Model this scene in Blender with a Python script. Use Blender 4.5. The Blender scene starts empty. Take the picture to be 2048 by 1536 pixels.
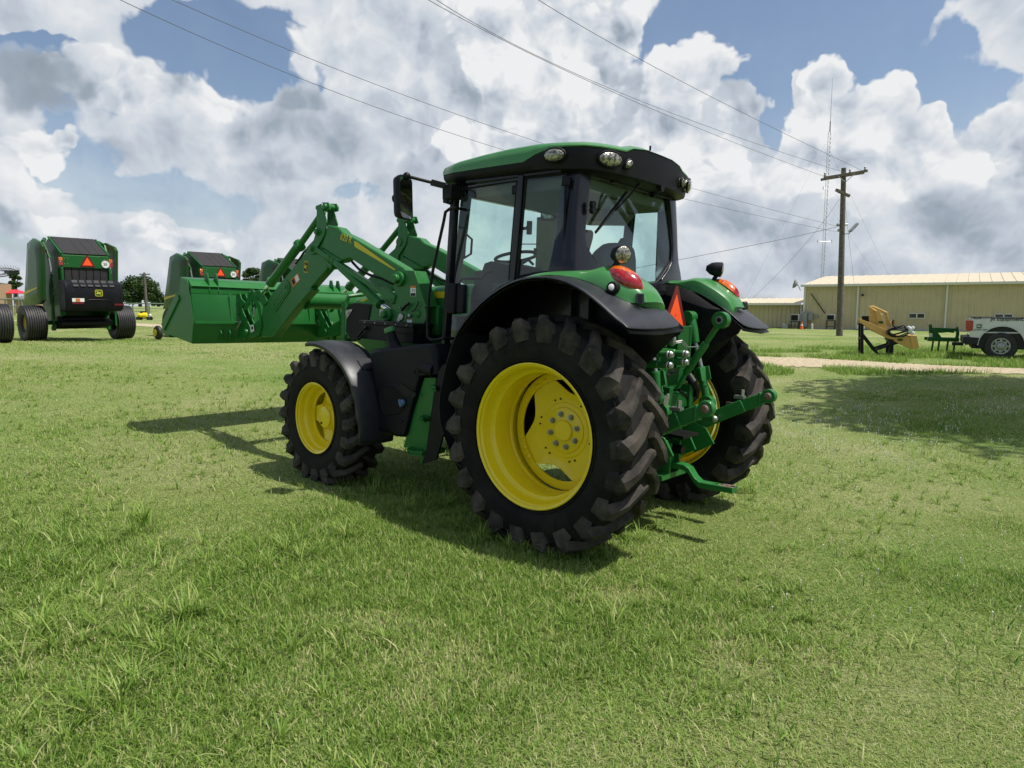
import bpy, math, random
import numpy as np
from mathutils import Vector, Matrix
R_ = math.radians
sc = bpy.context.scene
COL = sc.collection
random.seed(7)
rng = np.random.default_rng(11)

# ------------------------------------------------------------------ camera
FPX = 1382.0                      # focal length in px of the 2048 wide photograph
PITCH = math.atan((768 - 612) / FPX)
CAMH = 1.70
cd = bpy.data.cameras.new('camera'); cam = bpy.data.objects.new('camera', cd); COL.objects.link(cam)
cd.sensor_width = 36; cd.lens = 36 * FPX / 2048; cd.clip_start = 0.05; cd.clip_end = 6000
cam.location = (0, 0, CAMH); cam.rotation_euler = (math.pi / 2 - PITCH, 0, 0)
sc.camera = cam
sc.view_settings.view_transform = 'Standard'; sc.view_settings.look = 'None'
sc.view_settings.exposure = 0.0; sc.view_settings.gamma = 1

# frame of the tractor: x forward, y to its left, z up (it stands on a gentle slope)
M = np.array([[-0.7592718742419939, -0.6496469661313623, 0.038275845926202284],
              [0.6500958081952125, -0.7598516710020606, -0.0009371458742188365],
              [0.029692779460051, 0.024171418487393626, 0.9992667718763812]])
T0 = np.array([0.8837953099741483, 5.666247406837215, -0.05850991329262567])
TRACTOR = Matrix([[*M[0], T0[0]], [*M[1], T0[1]], [*M[2], T0[2]], [0, 0, 0, 1]])
CW = np.array([0, 0, CAMH])
FW = np.array([0, math.cos(PITCH), -math.sin(PITCH)]); RW = np.array([1., 0, 0]); UW = np.cross(RW, FW)
CT = M.T @ (CW - T0)
def ray(px, py): return FW + RW * (px - 1024) / FPX - UW * (py - 768) / FPX
def P(px, py, ax, v):
    """point of the tractor frame on the plane ax = v"""
    d = M.T @ ray(px, py); i = 'xyz'.index(ax)
    return CT + d * ((v - CT[i]) / d[i])
def W(px, py, Y):
    """world point at depth Y"""
    d = ray(px, py); return CW + d * (Y / d[1])
def crop(ox, oy, s): return lambda x, y: (ox + x / s, oy + y / s)

# ------------------------------------------------------------------ sun and sky
SUN = np.array([.465, -.117, .98]); SUN /= np.linalg.norm(SUN)
sl = bpy.data.lights.new('sun', 'SUN'); so = bpy.data.objects.new('sun', sl); COL.objects.link(so)
sl.energy = 5.0; sl.angle = R_(0.53); sl.color = (1, .955, .88)
so.location = (20, -5, 40)
so.rotation_euler = Vector(SUN).to_track_quat('Z', 'Y').to_euler()

def world():
    w = bpy.data.worlds.new('World'); sc.world = w; w.use_nodes = True
    nt = w.node_tree; N = nt.nodes; L = nt.links; N.clear()
    def nd(t, **k):
        n = N.new(t)
        for a, b in k.items(): setattr(n, a, b)
        return n
    def mth(op, a, b=None, c=None, clamp=False):
        n = nd('ShaderNodeMath', operation=op, use_clamp=clamp)
        for i, v in enumerate((a, b, c)):
            if v is None: continue
            if isinstance(v, (int, float)): n.inputs[i].default_value = v
            else: L.new(v, n.inputs[i])
        return n.outputs[0]
    def vm(op, a, b=None, s=None):
        n = nd('ShaderNodeVectorMath', operation=op)
        for i, v in enumerate((a, b)):
            if v is None: continue
            if isinstance(v, (tuple, list)): n.inputs[i].default_value = v
            else: L.new(v, n.inputs[i])
        if s is not None: n.inputs['Scale'].default_value = s
        return n.outputs[0]
    def sstep(x, a, b):
        n = nd('ShaderNodeMapRange', interpolation_type='SMOOTHSTEP'); L.new(x, n.inputs[0])
        n.inputs[1].default_value = a; n.inputs[2].default_value = b; return n.outputs[0]
    tc = nd('ShaderNodeTexCoord'); D = tc.outputs['Generated']
    sp = nd('ShaderNodeSeparateXYZ'); L.new(D, sp.inputs[0])
    az = mth('ARCTAN2', sp.outputs[0], sp.outputs[1]); el = mth('ARCSINE', sp.outputs[2])
    cb = nd('ShaderNodeCombineXYZ'); L.new(az, cb.inputs[0]); L.new(el, cb.inputs[1])
    p = cb.outputs[0]
    def noise(v, sc_, det=4, rough=.55, col=False):
        n = nd('ShaderNodeTexNoise', noise_dimensions='2D'); L.new(v, n.inputs['Vector']); n.inputs['Scale'].default_value = sc_
        n.inputs['Detail'].default_value = det; n.inputs['Roughness'].default_value = rough
        return n.outputs['Color' if col else 'Fac']
    # irregular edges: bend the direction before looking up the cloud banks
    w1 = vm('SCALE', vm('SUBTRACT', noise(p, 5, 5, .58, True), (.5, .5, .5)), s=.13)
    pw = vm('ADD', p, w1)
    def billow(v):
        n = nd('ShaderNodeTexVoronoi', voronoi_dimensions='2D', feature='SMOOTH_F1'); L.new(v, n.inputs['Vector'])
        n.inputs['Scale'].default_value = 8; n.inputs['Detail'].default_value = 4
        n.inputs['Roughness'].default_value = .58; n.inputs['Smoothness'].default_value = .40
        return mth('SUBTRACT', 1, n.outputs['Distance'])
    w2 = vm('SCALE', vm('SUBTRACT', noise(p, 11, 3, .5, True), (.5, .5, .5)), s=.05)
    pb = vm('ADD', p, w2); p2 = vm('ADD', p, vm('SCALE', vm('SUBTRACT', noise(p, 7, 4, .6, True), (.5, .5, .5)), s=.09))
    H = billow(pb); H2 = billow(vm('ADD', pb, (.022, .03, 0)))
    def ae(px, py):
        d = ray(px, py); d = d / np.linalg.norm(d); return math.atan2(d[0], d[1]), math.asin(d[2])
    def blobs(vec, lst):
        tot = None
        for px, py, rx, ry, wgt in lst:
            a, e = ae(px, py)
            q = vm('MULTIPLY', vm('SUBTRACT', vec, (a, e, 0)), (FPX / rx, FPX / ry, 0))
            ln = nd('ShaderNodeVectorMath', operation='LENGTH'); L.new(q, ln.inputs[0])
            s = mth('MULTIPLY', sstep(ln.outputs['Value'], 1.2, .5), wgt)
            tot = s if tot is None else mth('ADD', tot, s)
        return tot
    holes = blobs(pw, HOLES); puffs = blobs(pw, PUFFS)
    # elsewhere in the sky: broken cumulus
    front = sstep(mth('ABSOLUTE', az), .75, 1.1); high = sstep(el, .50, .75)
    off = mth('MAXIMUM', front, high)
    gen = mth('MULTIPLY', sstep(noise(p, 2.2, 3), .38, .52), off)
    dens = mth('SUBTRACT', 1.0, mth('ADD', mth('MULTIPLY', holes, mth('SUBTRACT', 1, off)), gen))
    dens = mth('ADD', dens, puffs)
    edge = mth('ADD', dens, mth('MULTIPLY', mth('SUBTRACT', H, .40), .34))
    edge = mth('ADD', edge, mth('MULTIPLY', mth('SUBTRACT', noise(p, 24, 5, .65), .5), .35))
    alpha = sstep(edge, .36, .70)
    # cloud light: sunlit lobes, grey undersides
    lobes = mth('SUBTRACT', H, H2)
    big = mth('SUBTRACT', noise(pw, 5, 5, .55), .5)
    fine = mth('SUBTRACT', noise(pb, 26, 3, .6), .5)
    relief = mth('ADD', mth('ADD', mth('MULTIPLY', lobes, .88), mth('MULTIPLY', big, .34)), mth('MULTIPLY', fine, .05))
    tone = blobs(pw, TONES)
    br = mth('ADD', mth('ADD', mth('MULTIPLY', relief, .36), tone), .74)
    rag = mth('ADD', mth('MULTIPLY', mth('SUBTRACT', H, .42), .60), mth('MULTIPLY', mth('SUBTRACT', noise(p, 30, 3, .6), .5), .12))
    ragd = mth('ADD', rag, mth('MULTIPLY', big, .5))
    # banks of cumulus, each laid over the ones behind it: (light, rim light, edge softness, relief, blobs)
    for base, rimv, soft, con, bl in MASSES:
        B = None
        for px, py, rx, ry in bl:
            a, e = ae(px, py); q = vm('MULTIPLY', vm('SUBTRACT', p2, (a, e, 0)), (FPX / rx, FPX / ry, 0))
            ln = nd('ShaderNodeVectorMath', operation='LENGTH'); L.new(q, ln.inputs[0]); f = mth('SUBTRACT', 1.5, ln.outputs['Value'])
            B = f if B is None else mth('SMOOTH_MAX', B, f, .25)
        eg = mth('ADD', B, ragd); ak = sstep(eg, .5 - soft, .5 + soft)
        bk = mth('ADD', mth('MULTIPLY', relief, con), base)
        if rimv: bk = mth('ADD', bk, mth('MULTIPLY', sstep(eg, 1.05, .55), rimv))
        mxx = nd('ShaderNodeMix', data_type='FLOAT'); L.new(ak, mxx.inputs[0]); L.new(br, mxx.inputs[2]); L.new(bk, mxx.inputs[3]); br = mxx.outputs[0]
        alpha = mth('MAXIMUM', alpha, ak)
    cr = nd('ShaderNodeValToRGB'); L.new(br, cr.inputs[0]); e = cr.color_ramp.elements
    e[0].position = 0.0; e[0].color = (.235, .28, .34, 1)
    e[1].position = 1.0; e[1].color = (.90, .91, .92, 1)
    a = cr.color_ramp.elements.new(.38); a.color = (.37, .43, .51, 1)
    a = cr.color_ramp.elements.new(.66); a.color = (.61, .665, .74, 1)
    sky = nd('ShaderNodeTexSky', sky_type='NISHITA', sun_disc=False)
    sky.sun_elevation = math.asin(SUN[2]); sky.sun_rotation = math.atan2(SUN[0], SUN[1])
    sky.air_density = 1.0; sky.dust_density = 1.2; sky.ozone_density = 1.6
    b1 = nd('ShaderNodeBackground'); L.new(sky.outputs[0], b1.inputs[0]); b1.inputs[1].default_value = .115
    b2 = nd('ShaderNodeBackground'); L.new(cr.outputs[0], b2.inputs[0]); b2.inputs[1].default_value = .95
    # thin high veil keeps the blue from being pure, thicker near the horizon
    veil = mth('MULTIPLY', sstep(el, .34, .02), .55)
    alpha2 = mth('MAXIMUM', alpha, mth('MULTIPLY', veil, 1.0))
    alpha2 = mth('MAXIMUM', alpha2, .06)
    mx = nd('ShaderNodeMixShader'); L.new(alpha2, mx.inputs[0]); L.new(b1.outputs[0], mx.inputs[1]); L.new(b2.outputs[0], mx.inputs[2])
    out = nd('ShaderNodeOutputWorld'); L.new(mx.outputs[0], out.inputs[0])
    w.cycles.sampling_method = 'MANUAL'; w.cycles.sample_map_resolution = 512
# (px, py, rx, ry, weight) of the photograph, turned into directions
HOLES = [(500, 105, 190, 95, 1.1), (330, 55, 110, 50, .6), (600, 160, 70, 50, .8), (60, 110, 110, 22, .7), (165, 250, 60, 45, .75),
         (330, 400, 180, 55, .62), (130, 330, 60, 30, .5), (1500, 40, 260, 105, 1.2), (1800, 60, 200, 110, 1.2), (1560, 210, 50, 110, 1.1),
         (1955, 170, 60, 100, .9), (660, 110, 30, 20, .4), (720, 400, 60, 25, .45), (20, 480, 80, 35, .5), (1400, 590, 160, 25, .3)]
PUFFS = [(1360, 20, 45, 12, .55), (1990, 70, 95, 70, 1.0), (2040, 20, 60, 60, .6), (1650, 150, 40, 55, .9), (1545, 35, 20, 8, .3)]
TONES = [(700, 350, 200, 60, -.14), (880, 240, 170, 60, -.10), (1300, 190, 130, 60, -.10), (1300, 560, 300, 40, -.08), (1780, 520, 260, 50, -.16), (750, 60, 240, 60, .03), (620, 440, 260, 40, -.04), (330, 450, 80, 35, .12), (60, 370, 150, 40, .06)]
MASSES = [(.62, .16, .12, .55, [(760, 90, 170, 110), (930, 150, 150, 130), (830, 260, 160, 90)]),
          (.70, .24, .09, .9, [(1080, 60, 190, 90), (1225, 70, 55, 65), (1180, 130, 90, 70)]),
          (.64, .30, .08, .8, [(1390, 150, 95, 65), (1480, 220, 60, 60), (1360, 240, 110, 80), (1440, 300, 110, 60)]),
          (.84, .16, .08, .9, [(1060, 190, 110, 85), (1170, 190, 75, 75), (1130, 280, 130, 70), (950, 290, 90, 50)]),
          (.56, .25, .10, .8, [(2020, 260, 60, 60), (2060, 320, 100, 80)]),
          (.76, .26, .07, .85, [(1655, 160, 48, 50), (1690, 230, 100, 60), (1800, 200, 60, 45), (1850, 260, 90, 55), (1905, 220, 40, 45), (1760, 330, 190, 90), (1620, 330, 50, 80)]),
          (.72, .22, .10, .8, [(1270, 300, 50, 50), (1350, 360, 130, 60), (1530, 380, 120, 60)]),
          (.50, .16, .20, .45, [(1470, 440, 120, 38), (1560, 470, 90, 30)]),
          (.55, .10, .24, .5, [(1880, 430, 150, 70), (1990, 520, 140, 60)]),
          (.70, .20, .12, .8, [(230, 145, 110, 40), (330, 190, 110, 48), (440, 220, 80, 30), (180, 200, 50, 50)]),
          (.60, .10, .22, .5, [(280, 270, 150, 60), (440, 300, 100, 40)]),
          (.42, .18, .14, .42, [(470, 280, 60, 50), (560, 270, 110, 75), (690, 290, 130, 80), (600, 200, 55, 40), (610, 350, 120, 35)]),
          (.74, .18, .10, .8, [(125, 285, 40, 32), (50, 300, 80, 30)]),
          (.30, .05, .26, .30, [(40, 160, 90, 50), (70, 210, 85, 38)]),
          (.66, .22, .14, .8, [(70, 440, 90, 26), (120, 470, 60, 30)]), (.66, .20, .14, .8, [(310, 460, 70, 30), (370, 490, 90, 30)])]
world()

# ------------------------------------------------------------------ materials
def mat(name, base, rough=.5, metal=0., coat=0., spec=.5, noise=None, bump=None, emit=None, trans=None, ior=1.45):
    """noise = (other colour, scale, low, high, detail) mixes a second colour in patches; bump = (scale, strength, distance)"""
    m = bpy.data.materials.new(name); m.use_nodes = True; nt = m.node_tree; N = nt.nodes; L = nt.links
    b = N['Principled BSDF']
    b.inputs['Base Color'].default_value = (*base, 1); b.inputs['Roughness'].default_value = rough
    b.inputs['Metallic'].default_value = metal; b.inputs['Coat Weight'].default_value = coat
    b.inputs['Coat Roughness'].default_value = .08; b.inputs['Specular IOR Level'].default_value = spec; b.inputs['IOR'].default_value = ior
    if trans: b.inputs['Transmission Weight'].default_value = trans
    if emit: b.inputs['Emission Color'].default_value = (*emit[0], 1); b.inputs['Emission Strength'].default_value = emit[1]
    tc = N.new('ShaderNodeTexCoord')
    if noise:
        c2, s, lo, hi, det = noise
        n = N.new('ShaderNodeTexNoise'); L.new(tc.outputs['Object'], n.inputs['Vector']); n.inputs['Scale'].default_value = s; n.inputs['Detail'].default_value = det
        n.inputs['Roughness'].default_value = .65
        mr = N.new('ShaderNodeMapRange'); L.new(n.outputs['Fac'], mr.inputs[0]); mr.inputs[1].default_value = lo; mr.inputs[2].default_value = hi
        mx = N.new('ShaderNodeMix'); mx.data_type = 'RGBA'; L.new(mr.outputs[0], mx.inputs['Factor'])
        mx.inputs['A'].default_value = (*base, 1); mx.inputs['B'].default_value = (*c2, 1); L.new(mx.outputs['Result'], b.inputs['Base Color'])
        r2 = N.new('ShaderNodeMapRange'); L.new(n.outputs['Fac'], r2.inputs[0]); r2.inputs[1].default_value = lo; r2.inputs[2].default_value = hi
        r2.inputs[3].default_value = rough; r2.inputs[4].default_value = min(1, rough + .12); L.new(r2.outputs[0], b.inputs['Roughness'])
    if bump:
        n = N.new('ShaderNodeTexNoise'); L.new(tc.outputs['Object'], n.inputs['Vector']); n.inputs['Scale'].default_value = bump[0]; n.inputs['Detail'].default_value = 4
        bp = N.new('ShaderNodeBump'); bp.inputs['Strength'].default_value = bump[1]; bp.inputs['Distance'].default_value = bump[2]
        L.new(n.outputs['Fac'], bp.inputs['Height']); L.new(bp.outputs[0], b.inputs['Normal'])
    return m
def glass_mat(name, tint, refl=1.0):
    m = bpy.data.materials.new(name); m.use_nodes = True; nt = m.node_tree; N = nt.nodes; L = nt.links; N.clear()
    t = N.new('ShaderNodeBsdfTransparent'); t.inputs[0].default_value = (*tint, 1)
    g = N.new('ShaderNodeBsdfGlossy'); g.inputs['Roughness'].default_value = .02; g.inputs[0].default_value = (refl, refl, refl, 1)
    lw = N.new('ShaderNodeLayerWeight'); lw.inputs[0].default_value = .5
    pw = N.new('ShaderNodeMath'); pw.operation = 'POWER'; L.new(lw.outputs['Facing'], pw.inputs[0]); pw.inputs[1].default_value = 4.5
    f = N.new('ShaderNodeMath'); f.operation = 'MULTIPLY_ADD'; L.new(pw.outputs[0], f.inputs[0]); f.inputs[1].default_value = .9; f.inputs[2].default_value = .05
    mx = N.new('ShaderNodeMixShader'); L.new(f.outputs[0], mx.inputs[0]); L.new(t.outputs[0], mx.inputs[1]); L.new(g.outputs[0], mx.inputs[2])
    o = N.new('ShaderNodeOutputMaterial'); L.new(mx.outputs[0], o.inputs[0]); return m
GREEN = mat('green_paint', (.020, .145, .030), .36, coat=.10, spec=.26, noise=((.032, .16, .044), 3.0, .5, .75, 5), bump=(220, .03, .001))
GREEN_L = mat('green_plastic', (.045, .20, .05), .34, coat=.35, noise=((.06, .22, .07), 4, .5, .8, 4))
GREEN_B = mat('dark_green', (.012, .092, .020), .36, coat=.08, spec=.22, noise=((.02, .11, .03), 2, .5, .8, 5))
YELLOW = mat('yellow_paint', (.86, .66, .010), .36, coat=.3, noise=((.80, .60, .014), 6, .5, .8, 4), bump=(160, .04, .001))
DECALY = mat('decal_yellow', (.62, .50, .02), .45)
BLACKP = mat('black_plastic', (.006, .0065, .010), .46, spec=.22, noise=((.012, .012, .015), 5, .45, .75, 5), bump=(260, .12, .001))
GREYP = mat('grey_plastic', (.022, .024, .030), .38, spec=.4, noise=((.040, .041, .045), 4, .45, .8, 5), bump=(260, .12, .001))
BLACKS = mat('black_gloss', (.007, .007, .012), .26, coat=.15, spec=.4)
BLACKM = mat('black_metal', (.007, .007, .008), .45, spec=.25, noise=((.03, .028, .025), 7, .55, .8, 5))
CABTRIM = mat('cab_trim', (.035, .036, .036), .7)
LINER = mat('headliner', (.15, .15, .14), .8)
SEATM = mat('seat_fabric', (.03, .033, .032), .85)
RUBBER = mat('rubber', (.008, .008, .008), .7, spec=.18, noise=((.026, .023, .020), 3.2, .42, .72, 7), bump=(90, .25, .002))
TREAD = mat('dusty_rubber', (.014, .013, .012), .72, spec=.3, noise=((.092, .077, .063), 5.0, .38, .70, 8), bump=(60, .5, .004))
RIBR = mat('new_rubber', (.020, .020, .021), .55, noise=((.034, .033, .032), 4, .45, .75, 5), bump=(70, .2, .002))
ZINC = mat('zinc', (.42, .43, .42), .38, metal=.9, noise=((.25, .25, .24), 30, .4, .7, 4))
CHROME = mat('chrome', (.75, .76, .78), .12, metal=1)
RUST = mat('worn_steel', (.16, .09, .06), .65, metal=.4, noise=((.30, .26, .24), 18, .4, .7, 6))
ORANGE = mat('glowing_orange', (.90, .085, .012), .5, emit=((1, .09, .01), .10))  # low emission added, the sign's orange glows by itself
REDBORD = mat('reflective_red', (.13, .004, .010), .35)
LENS_R = mat('red_lens', (.42, .006, .008), .12, coat=1, noise=((.25, .004, .006), 40, .4, .6, 2))
LENS_O = mat('amber_lens', (.80, .16, .01), .12, coat=1, noise=((.45, .07, .005), 60, .4, .6, 2))
LAMPG = mat('lamp_glass', (.42, .40, .34), .16, metal=.5, coat=1, noise=((.07, .065, .05), 46, .44, .56, 3), bump=(130, .8, .004))
WHITE = mat('white_label', (.72, .72, .70), .5)
MIRROR = mat('mirror_glass', (.8, .8, .8), .02, metal=1)
GLASS = glass_mat('tinted_glass', (.80, .95, .91))
ORLAB = mat('orange_label', (.62, .16, .02), .5)
TANP = mat('tan_paint', (.60, .37, .10), .40, coat=.25, noise=((.50, .27, .06), 4, .5, .8, 5))

# ------------------------------------------------------------------ mesh tools
class MB:
    def __init__(s): s.v = []; s.f = []; s.m = []; s.k = 0
    def add(s, vs, fs):
        o = len(s.v); s.v += [tuple(map(float, q)) for q in vs]; s.f += [tuple(o + i for i in f) for f in fs]; s.m += [s.k] * len(fs); return s
    def box(s, a, b):
        (x0, y0, z0), (x1, y1, z1) = a, b
        return s.add([(x, y, z) for x in (x0, x1) for y in (y0, y1) for z in (z0, z1)],
                     [(0, 1, 3, 2), (4, 6, 7, 5), (0, 4, 5, 1), (2, 3, 7, 6), (0, 2, 6, 4), (1, 5, 7, 3)])
    def cbox(s, c, d): c = np.array(c); d = np.array(d) / 2; return s.box(c - d, c + d)
    def beam(s, p0, p1, w, h, up=(0, 0, 1), w1=None, h1=None):
        p0 = np.array(p0, float); p1 = np.array(p1, float); d = p1 - p0; d /= np.linalg.norm(d)
        a = np.cross(up, d)
        if np.linalg.norm(a) < 1e-4: a = np.cross((1, 0, 0), d)
        a /= np.linalg.norm(a); b = np.cross(d, a); w1 = w if w1 is None else w1; h1 = h if h1 is None else h1
        vs = [p + a * i * ww / 2 + b * j * hh / 2 for p, ww, hh in ((p0, w, h), (p1, w1, h1)) for i, j in ((-1, -1), (1, -1), (1, 1), (-1, 1))]
        return s.add(vs, [(3, 2, 1, 0), (4, 5, 6, 7), (0, 1, 5, 4), (1, 2, 6, 5), (2, 3, 7, 6), (3, 0, 4, 7)])
    def cyl(s, p0, p1, r0, r1=None, n=20, caps=True):
        r1 = r0 if r1 is None else r1
        return s.rev([(0, r0), (1, r1)], p0, p1, n, caps)
    def rev(s, prof, p0, p1, n=24, caps=True):
        """prof = [(t, r)], t runs 0..1 from p0 to p1"""
        p0 = np.array(p0, float); p1 = np.array(p1, float); d = p1 - p0; dn = d / np.linalg.norm(d)
        a = np.cross(dn, (0, 0, 1));
        if np.linalg.norm(a) < 1e-3: a = np.cross(dn, (1, 0, 0))
        a /= np.linalg.norm(a); b = np.cross(dn, a)
        vs = [p0 + d * t + r * (a * math.cos(k * 2 * math.pi / n) + b * math.sin(k * 2 * math.pi / n)) for t, r in prof for k in range(n)]
        fs = [(i * n + k, i * n + (k + 1) % n, (i + 1) * n + (k + 1) % n, (i + 1) * n + k) for i in range(len(prof) - 1) for k in range(n)]
        if caps: fs += [tuple(range(n))[::-1], tuple((len(prof) - 1) * n + k for k in range(n))]
        return s.add(vs, fs)
    def tube(s, pts, r, n=10, caps=True):
        pts = [np.array(q, float) for q in pts]; rs = r if isinstance(r, (list, tuple)) else [r] * len(pts)
        vs = []; a = None
        for i, q in enumerate(pts):
            d = pts[min(i + 1, len(pts) - 1)] - pts[max(i - 1, 0)]; d = d / (np.linalg.norm(d) + 1e-9)
            if a is None:
                a = np.cross(d, (0, 0, 1))
                if np.linalg.norm(a) < 1e-3: a = np.cross(d, (1, 0, 0))
            a = a - d * (a @ d); a /= np.linalg.norm(a); b = np.cross(d, a)
            vs += [q + rs[i] * (a * math.cos(k * 2 * math.pi / n) + b * math.sin(k * 2 * math.pi / n)) for k in range(n)]
        fs = [(i * n + k, i * n + (k + 1) % n, (i + 1) * n + (k + 1) % n, (i + 1) * n + k) for i in range(len(pts) - 1) for k in range(n)]
        if caps: fs += [tuple(range(n))[::-1], tuple((len(pts) - 1) * n + k for k in range(n))]
        return s.add(vs, fs)
    def prism(s, poly, off):
        """poly = list of 3-D points, pushed along off"""
        n = len(poly); off = np.array(off, float); a = [np.array(q, float) for q in poly]
        return s.add(a + [q + off for q in a], [tuple(range(n))[::-1], tuple(range(n, 2 * n))] + [(i, (i + 1) % n, n + (i + 1) % n, n + i) for i in range(n)])
    def grid(s, rows, closed=False):
        n = len(rows[0]); vs = [q for r in rows for q in r]
        fs = [(i * n + k, i * n + k + 1, (i + 1) * n + k + 1, (i + 1) * n + k) for i in range(len(rows) - 1) for k in range(n - 1)]
        if closed: fs += [(i * n + n - 1, i * n, (i + 1) * n, (i + 1) * n + n - 1) for i in range(len(rows) - 1)]
        return s.add(vs, fs)
    def blob(s, c, r, n=14, m=9):
        c = np.array(c); r = np.array(r if hasattr(r, '__len__') else (r,) * 3)
        rows = [[c + r * np.array((math.sin(math.pi * i / m) * math.cos(2 * math.pi * k / n), math.sin(math.pi * i / m) * math.sin(2 * math.pi * k / n), math.cos(math.pi * i / m))) for k in range(n)] for i in range(m + 1)]
        return s.grid(rows, True)
    def mirror(s):
        o = MB(); o.v = [(x, -y, z) for x, y, z in s.v]; o.f = [f[::-1] for f in s.f]; o.m = list(s.m); return o
    def build(s, name, mats, parent=None, smooth=35, bevel=0, solid=0, subd=0):
        me = bpy.data.meshes.new(name); me.from_pydata(s.v, [], s.f)
        mats = mats if isinstance(mats, (list, tuple)) else [mats]
        for m_ in mats: me.materials.append(m_)
        me.polygons.foreach_set('material_index', s.m)
        me.update()
        if smooth:
            me.shade_smooth(); me.set_sharp_from_angle(angle=R_(smooth))
        o = bpy.data.objects.new(name, me); COL.objects.link(o)
        if parent: o.parent = parent
        if solid:
            md = o.modifiers.new('solid', 'SOLIDIFY'); md.thickness = solid; md.offset = 0
        if subd:
            md = o.modifiers.new('subd', 'SUBSURF'); md.levels = subd; md.render_levels = subd
        if bevel:
            md = o.modifiers.new('bevel', 'BEVEL'); md.width = bevel; md.segments = 2; md.limit_method = 'ANGLE'; md.angle_limit = R_(40); md.harden_normals = False
        return o
def tag(o, label, cat, group=None, kind=None):
    if kind: o['kind'] = kind; return o
    o['label'] = label; o['category'] = cat
    if group: o['group'] = group
    return o
def thing(name, label, cat, loc=(0, 0, 0), rz=0, group=None):
    o = bpy.data.objects.new(name, None); COL.objects.link(o); o.location = loc; o.rotation_euler = (0, 0, rz); o.empty_display_size = .3
    return tag(o, label, cat, group)
def kids(o): return [c for c in COL.objects if c.parent == o]
def copy_tree(o, parent=None):
    c = o.copy(); COL.objects.link(c)
    if parent: c.parent = parent
    for ch in kids(o): copy_tree(ch, c)
    return c
def text3(mb, s, org, xd, yd, size, extr=.0015, font_aspect=1.0, bold=.0):
    """letters laid flat: org = left end of the baseline, xd and yd unit directions"""
    cu = bpy.data.curves.new('t', 'FONT'); cu.body = s; cu.size = 1; cu.fill_mode = 'BOTH'; cu.extrude = .01; cu.offset = bold; cu.resolution_u = 3
    ob = bpy.data.objects.new('t', cu); COL.objects.link(ob); dg = bpy.context.evaluated_depsgraph_get(); me = bpy.data.meshes.new_from_object(ob.evaluated_get(dg))
    xd = np.array(xd, float); yd = np.array(yd, float); zd = np.cross(xd, yd); org = np.array(org, float)
    vs = [org + xd * v.co.x * size * font_aspect + yd * v.co.y * size + zd * (v.co.z / .01 * extr) for v in me.vertices]
    mb.add(vs, [tuple(p_.vertices) for p_ in me.polygons])
    bpy.data.objects.remove(ob); bpy.data.curves.remove(cu); bpy.data.meshes.remove(me)
def rrect(cx, cy, w, h, r, n=4):
    o = []
    for sx, sy, a0 in ((1, 1, 0), (-1, 1, 90), (-1, -1, 180), (1, -1, 270)):
        for k in range(n + 1):
            a = R_(a0 + 90 * k / n); o.append((cx + sx * (w / 2 - r) + r * math.cos(a), cy + sy * (h / 2 - r) + r * math.sin(a)))
    return o
DEER = [(-.42, -.08), (-.36, -.20), (-.20, -.16), (-.05, -.10), (.10, -.16), (.28, -.36), (.33, -.30), (.20, -.08), (.24, .04), (.40, .14), (.36, .2), (.22, .16), (.08, .16), (-.08, .12),
        (-.16, .16), (-.14, .30), (-.04, .44), (-.12, .42), (-.22, .30), (-.26, .36), (-.34, .32), (-.26, .22), (-.26, .10), (-.34, .02)]
def plaque(mb, c, xd, yd, w, h, k0, k1, k2):
    """rounded emblem with border, field and a leaping animal; k0..k2 material slots"""
    c = np.array(c, float); xd = np.array(xd, float); yd = np.array(yd, float); zd = np.cross(xd, yd)
    for k, f, d in ((k0, 1.0, 0), (k1, .90, .0015), (k0, .80, .003), (k1 if k1 != k0 else k0, .74, .0045)):
        mb.k = k; mb.prism([c + xd * a * f + yd * b * f + zd * d for a, b in rrect(0, 0, w, h, min(w, h) * .25)], zd * .0012)
    mb.k = k2; mb.prism([c + xd * a * w * .78 + yd * b * h * .78 + zd * .006 for a, b in DEER], zd * .0012)
    mb.k = 0
# ------------------------------------------------------------------ ground
def tz(X, Y):      # height of the plane the tractor stands on
    n = M[:, 2]; return T0[2] - (n[0] * (X - T0[0]) + n[1] * (Y - T0[1])) / n[2]
CTRL = [(X, Y, tz(X, Y)) for X, Y in ((0, 2.5), (-2.2, 4.6), (2.2, 4.6), (.9, 5.7), (.2, 4.9), (1.5, 6.4), (-1.7, 6.6), (-.4, 8.1), (-3.8, 8.1), (-2.6, 3), (0, 0), (-4, 5), (2, 9), (3, 6))]
CTRL += [(-12.2, 20, .70), (-13.6, 18.3, .74), (-10.1, 24.2, .60), (-12.5, 23, .64), (-8.1, 27.5, .60), (-6, 30, .50), (-9, 13, .55), (0, 22, .25), (6, 12, -.10), (7.5, 7, -.12), (9, 14, 0), (13.5, 19.8, .15), (16, 21, .17), (12, 23, .15), (19, 36, .15), (21, 47, .14), (32, 41, .14),
         (6, 30, .18), (10, 50, .2), (-30, 60, .8), (-60, 120, 1.05), (-120, 200, 1.1), (0, 150, .9), (100, 150, .6), (-25, 10, .9), (-30, 30, .95), (20, 5, 0), (0, -15, 0), (-20, -10, .6), (25, -10, 0), (60, 40, .1), (150, 20, .2), (-150, 50, 1.1), (0, -120, 0), (-200, -100, .5), (200, -100, 0)]
CT_ = np.array(CTRL); _c = 3.0
def _phi(a, b): return np.sqrt(((a[:, None, :] - b[None, :, :]) ** 2).sum(-1) + _c * _c)
_A = _phi(CT_[:, :2], CT_[:, :2]); _n = len(CT_)
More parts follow.
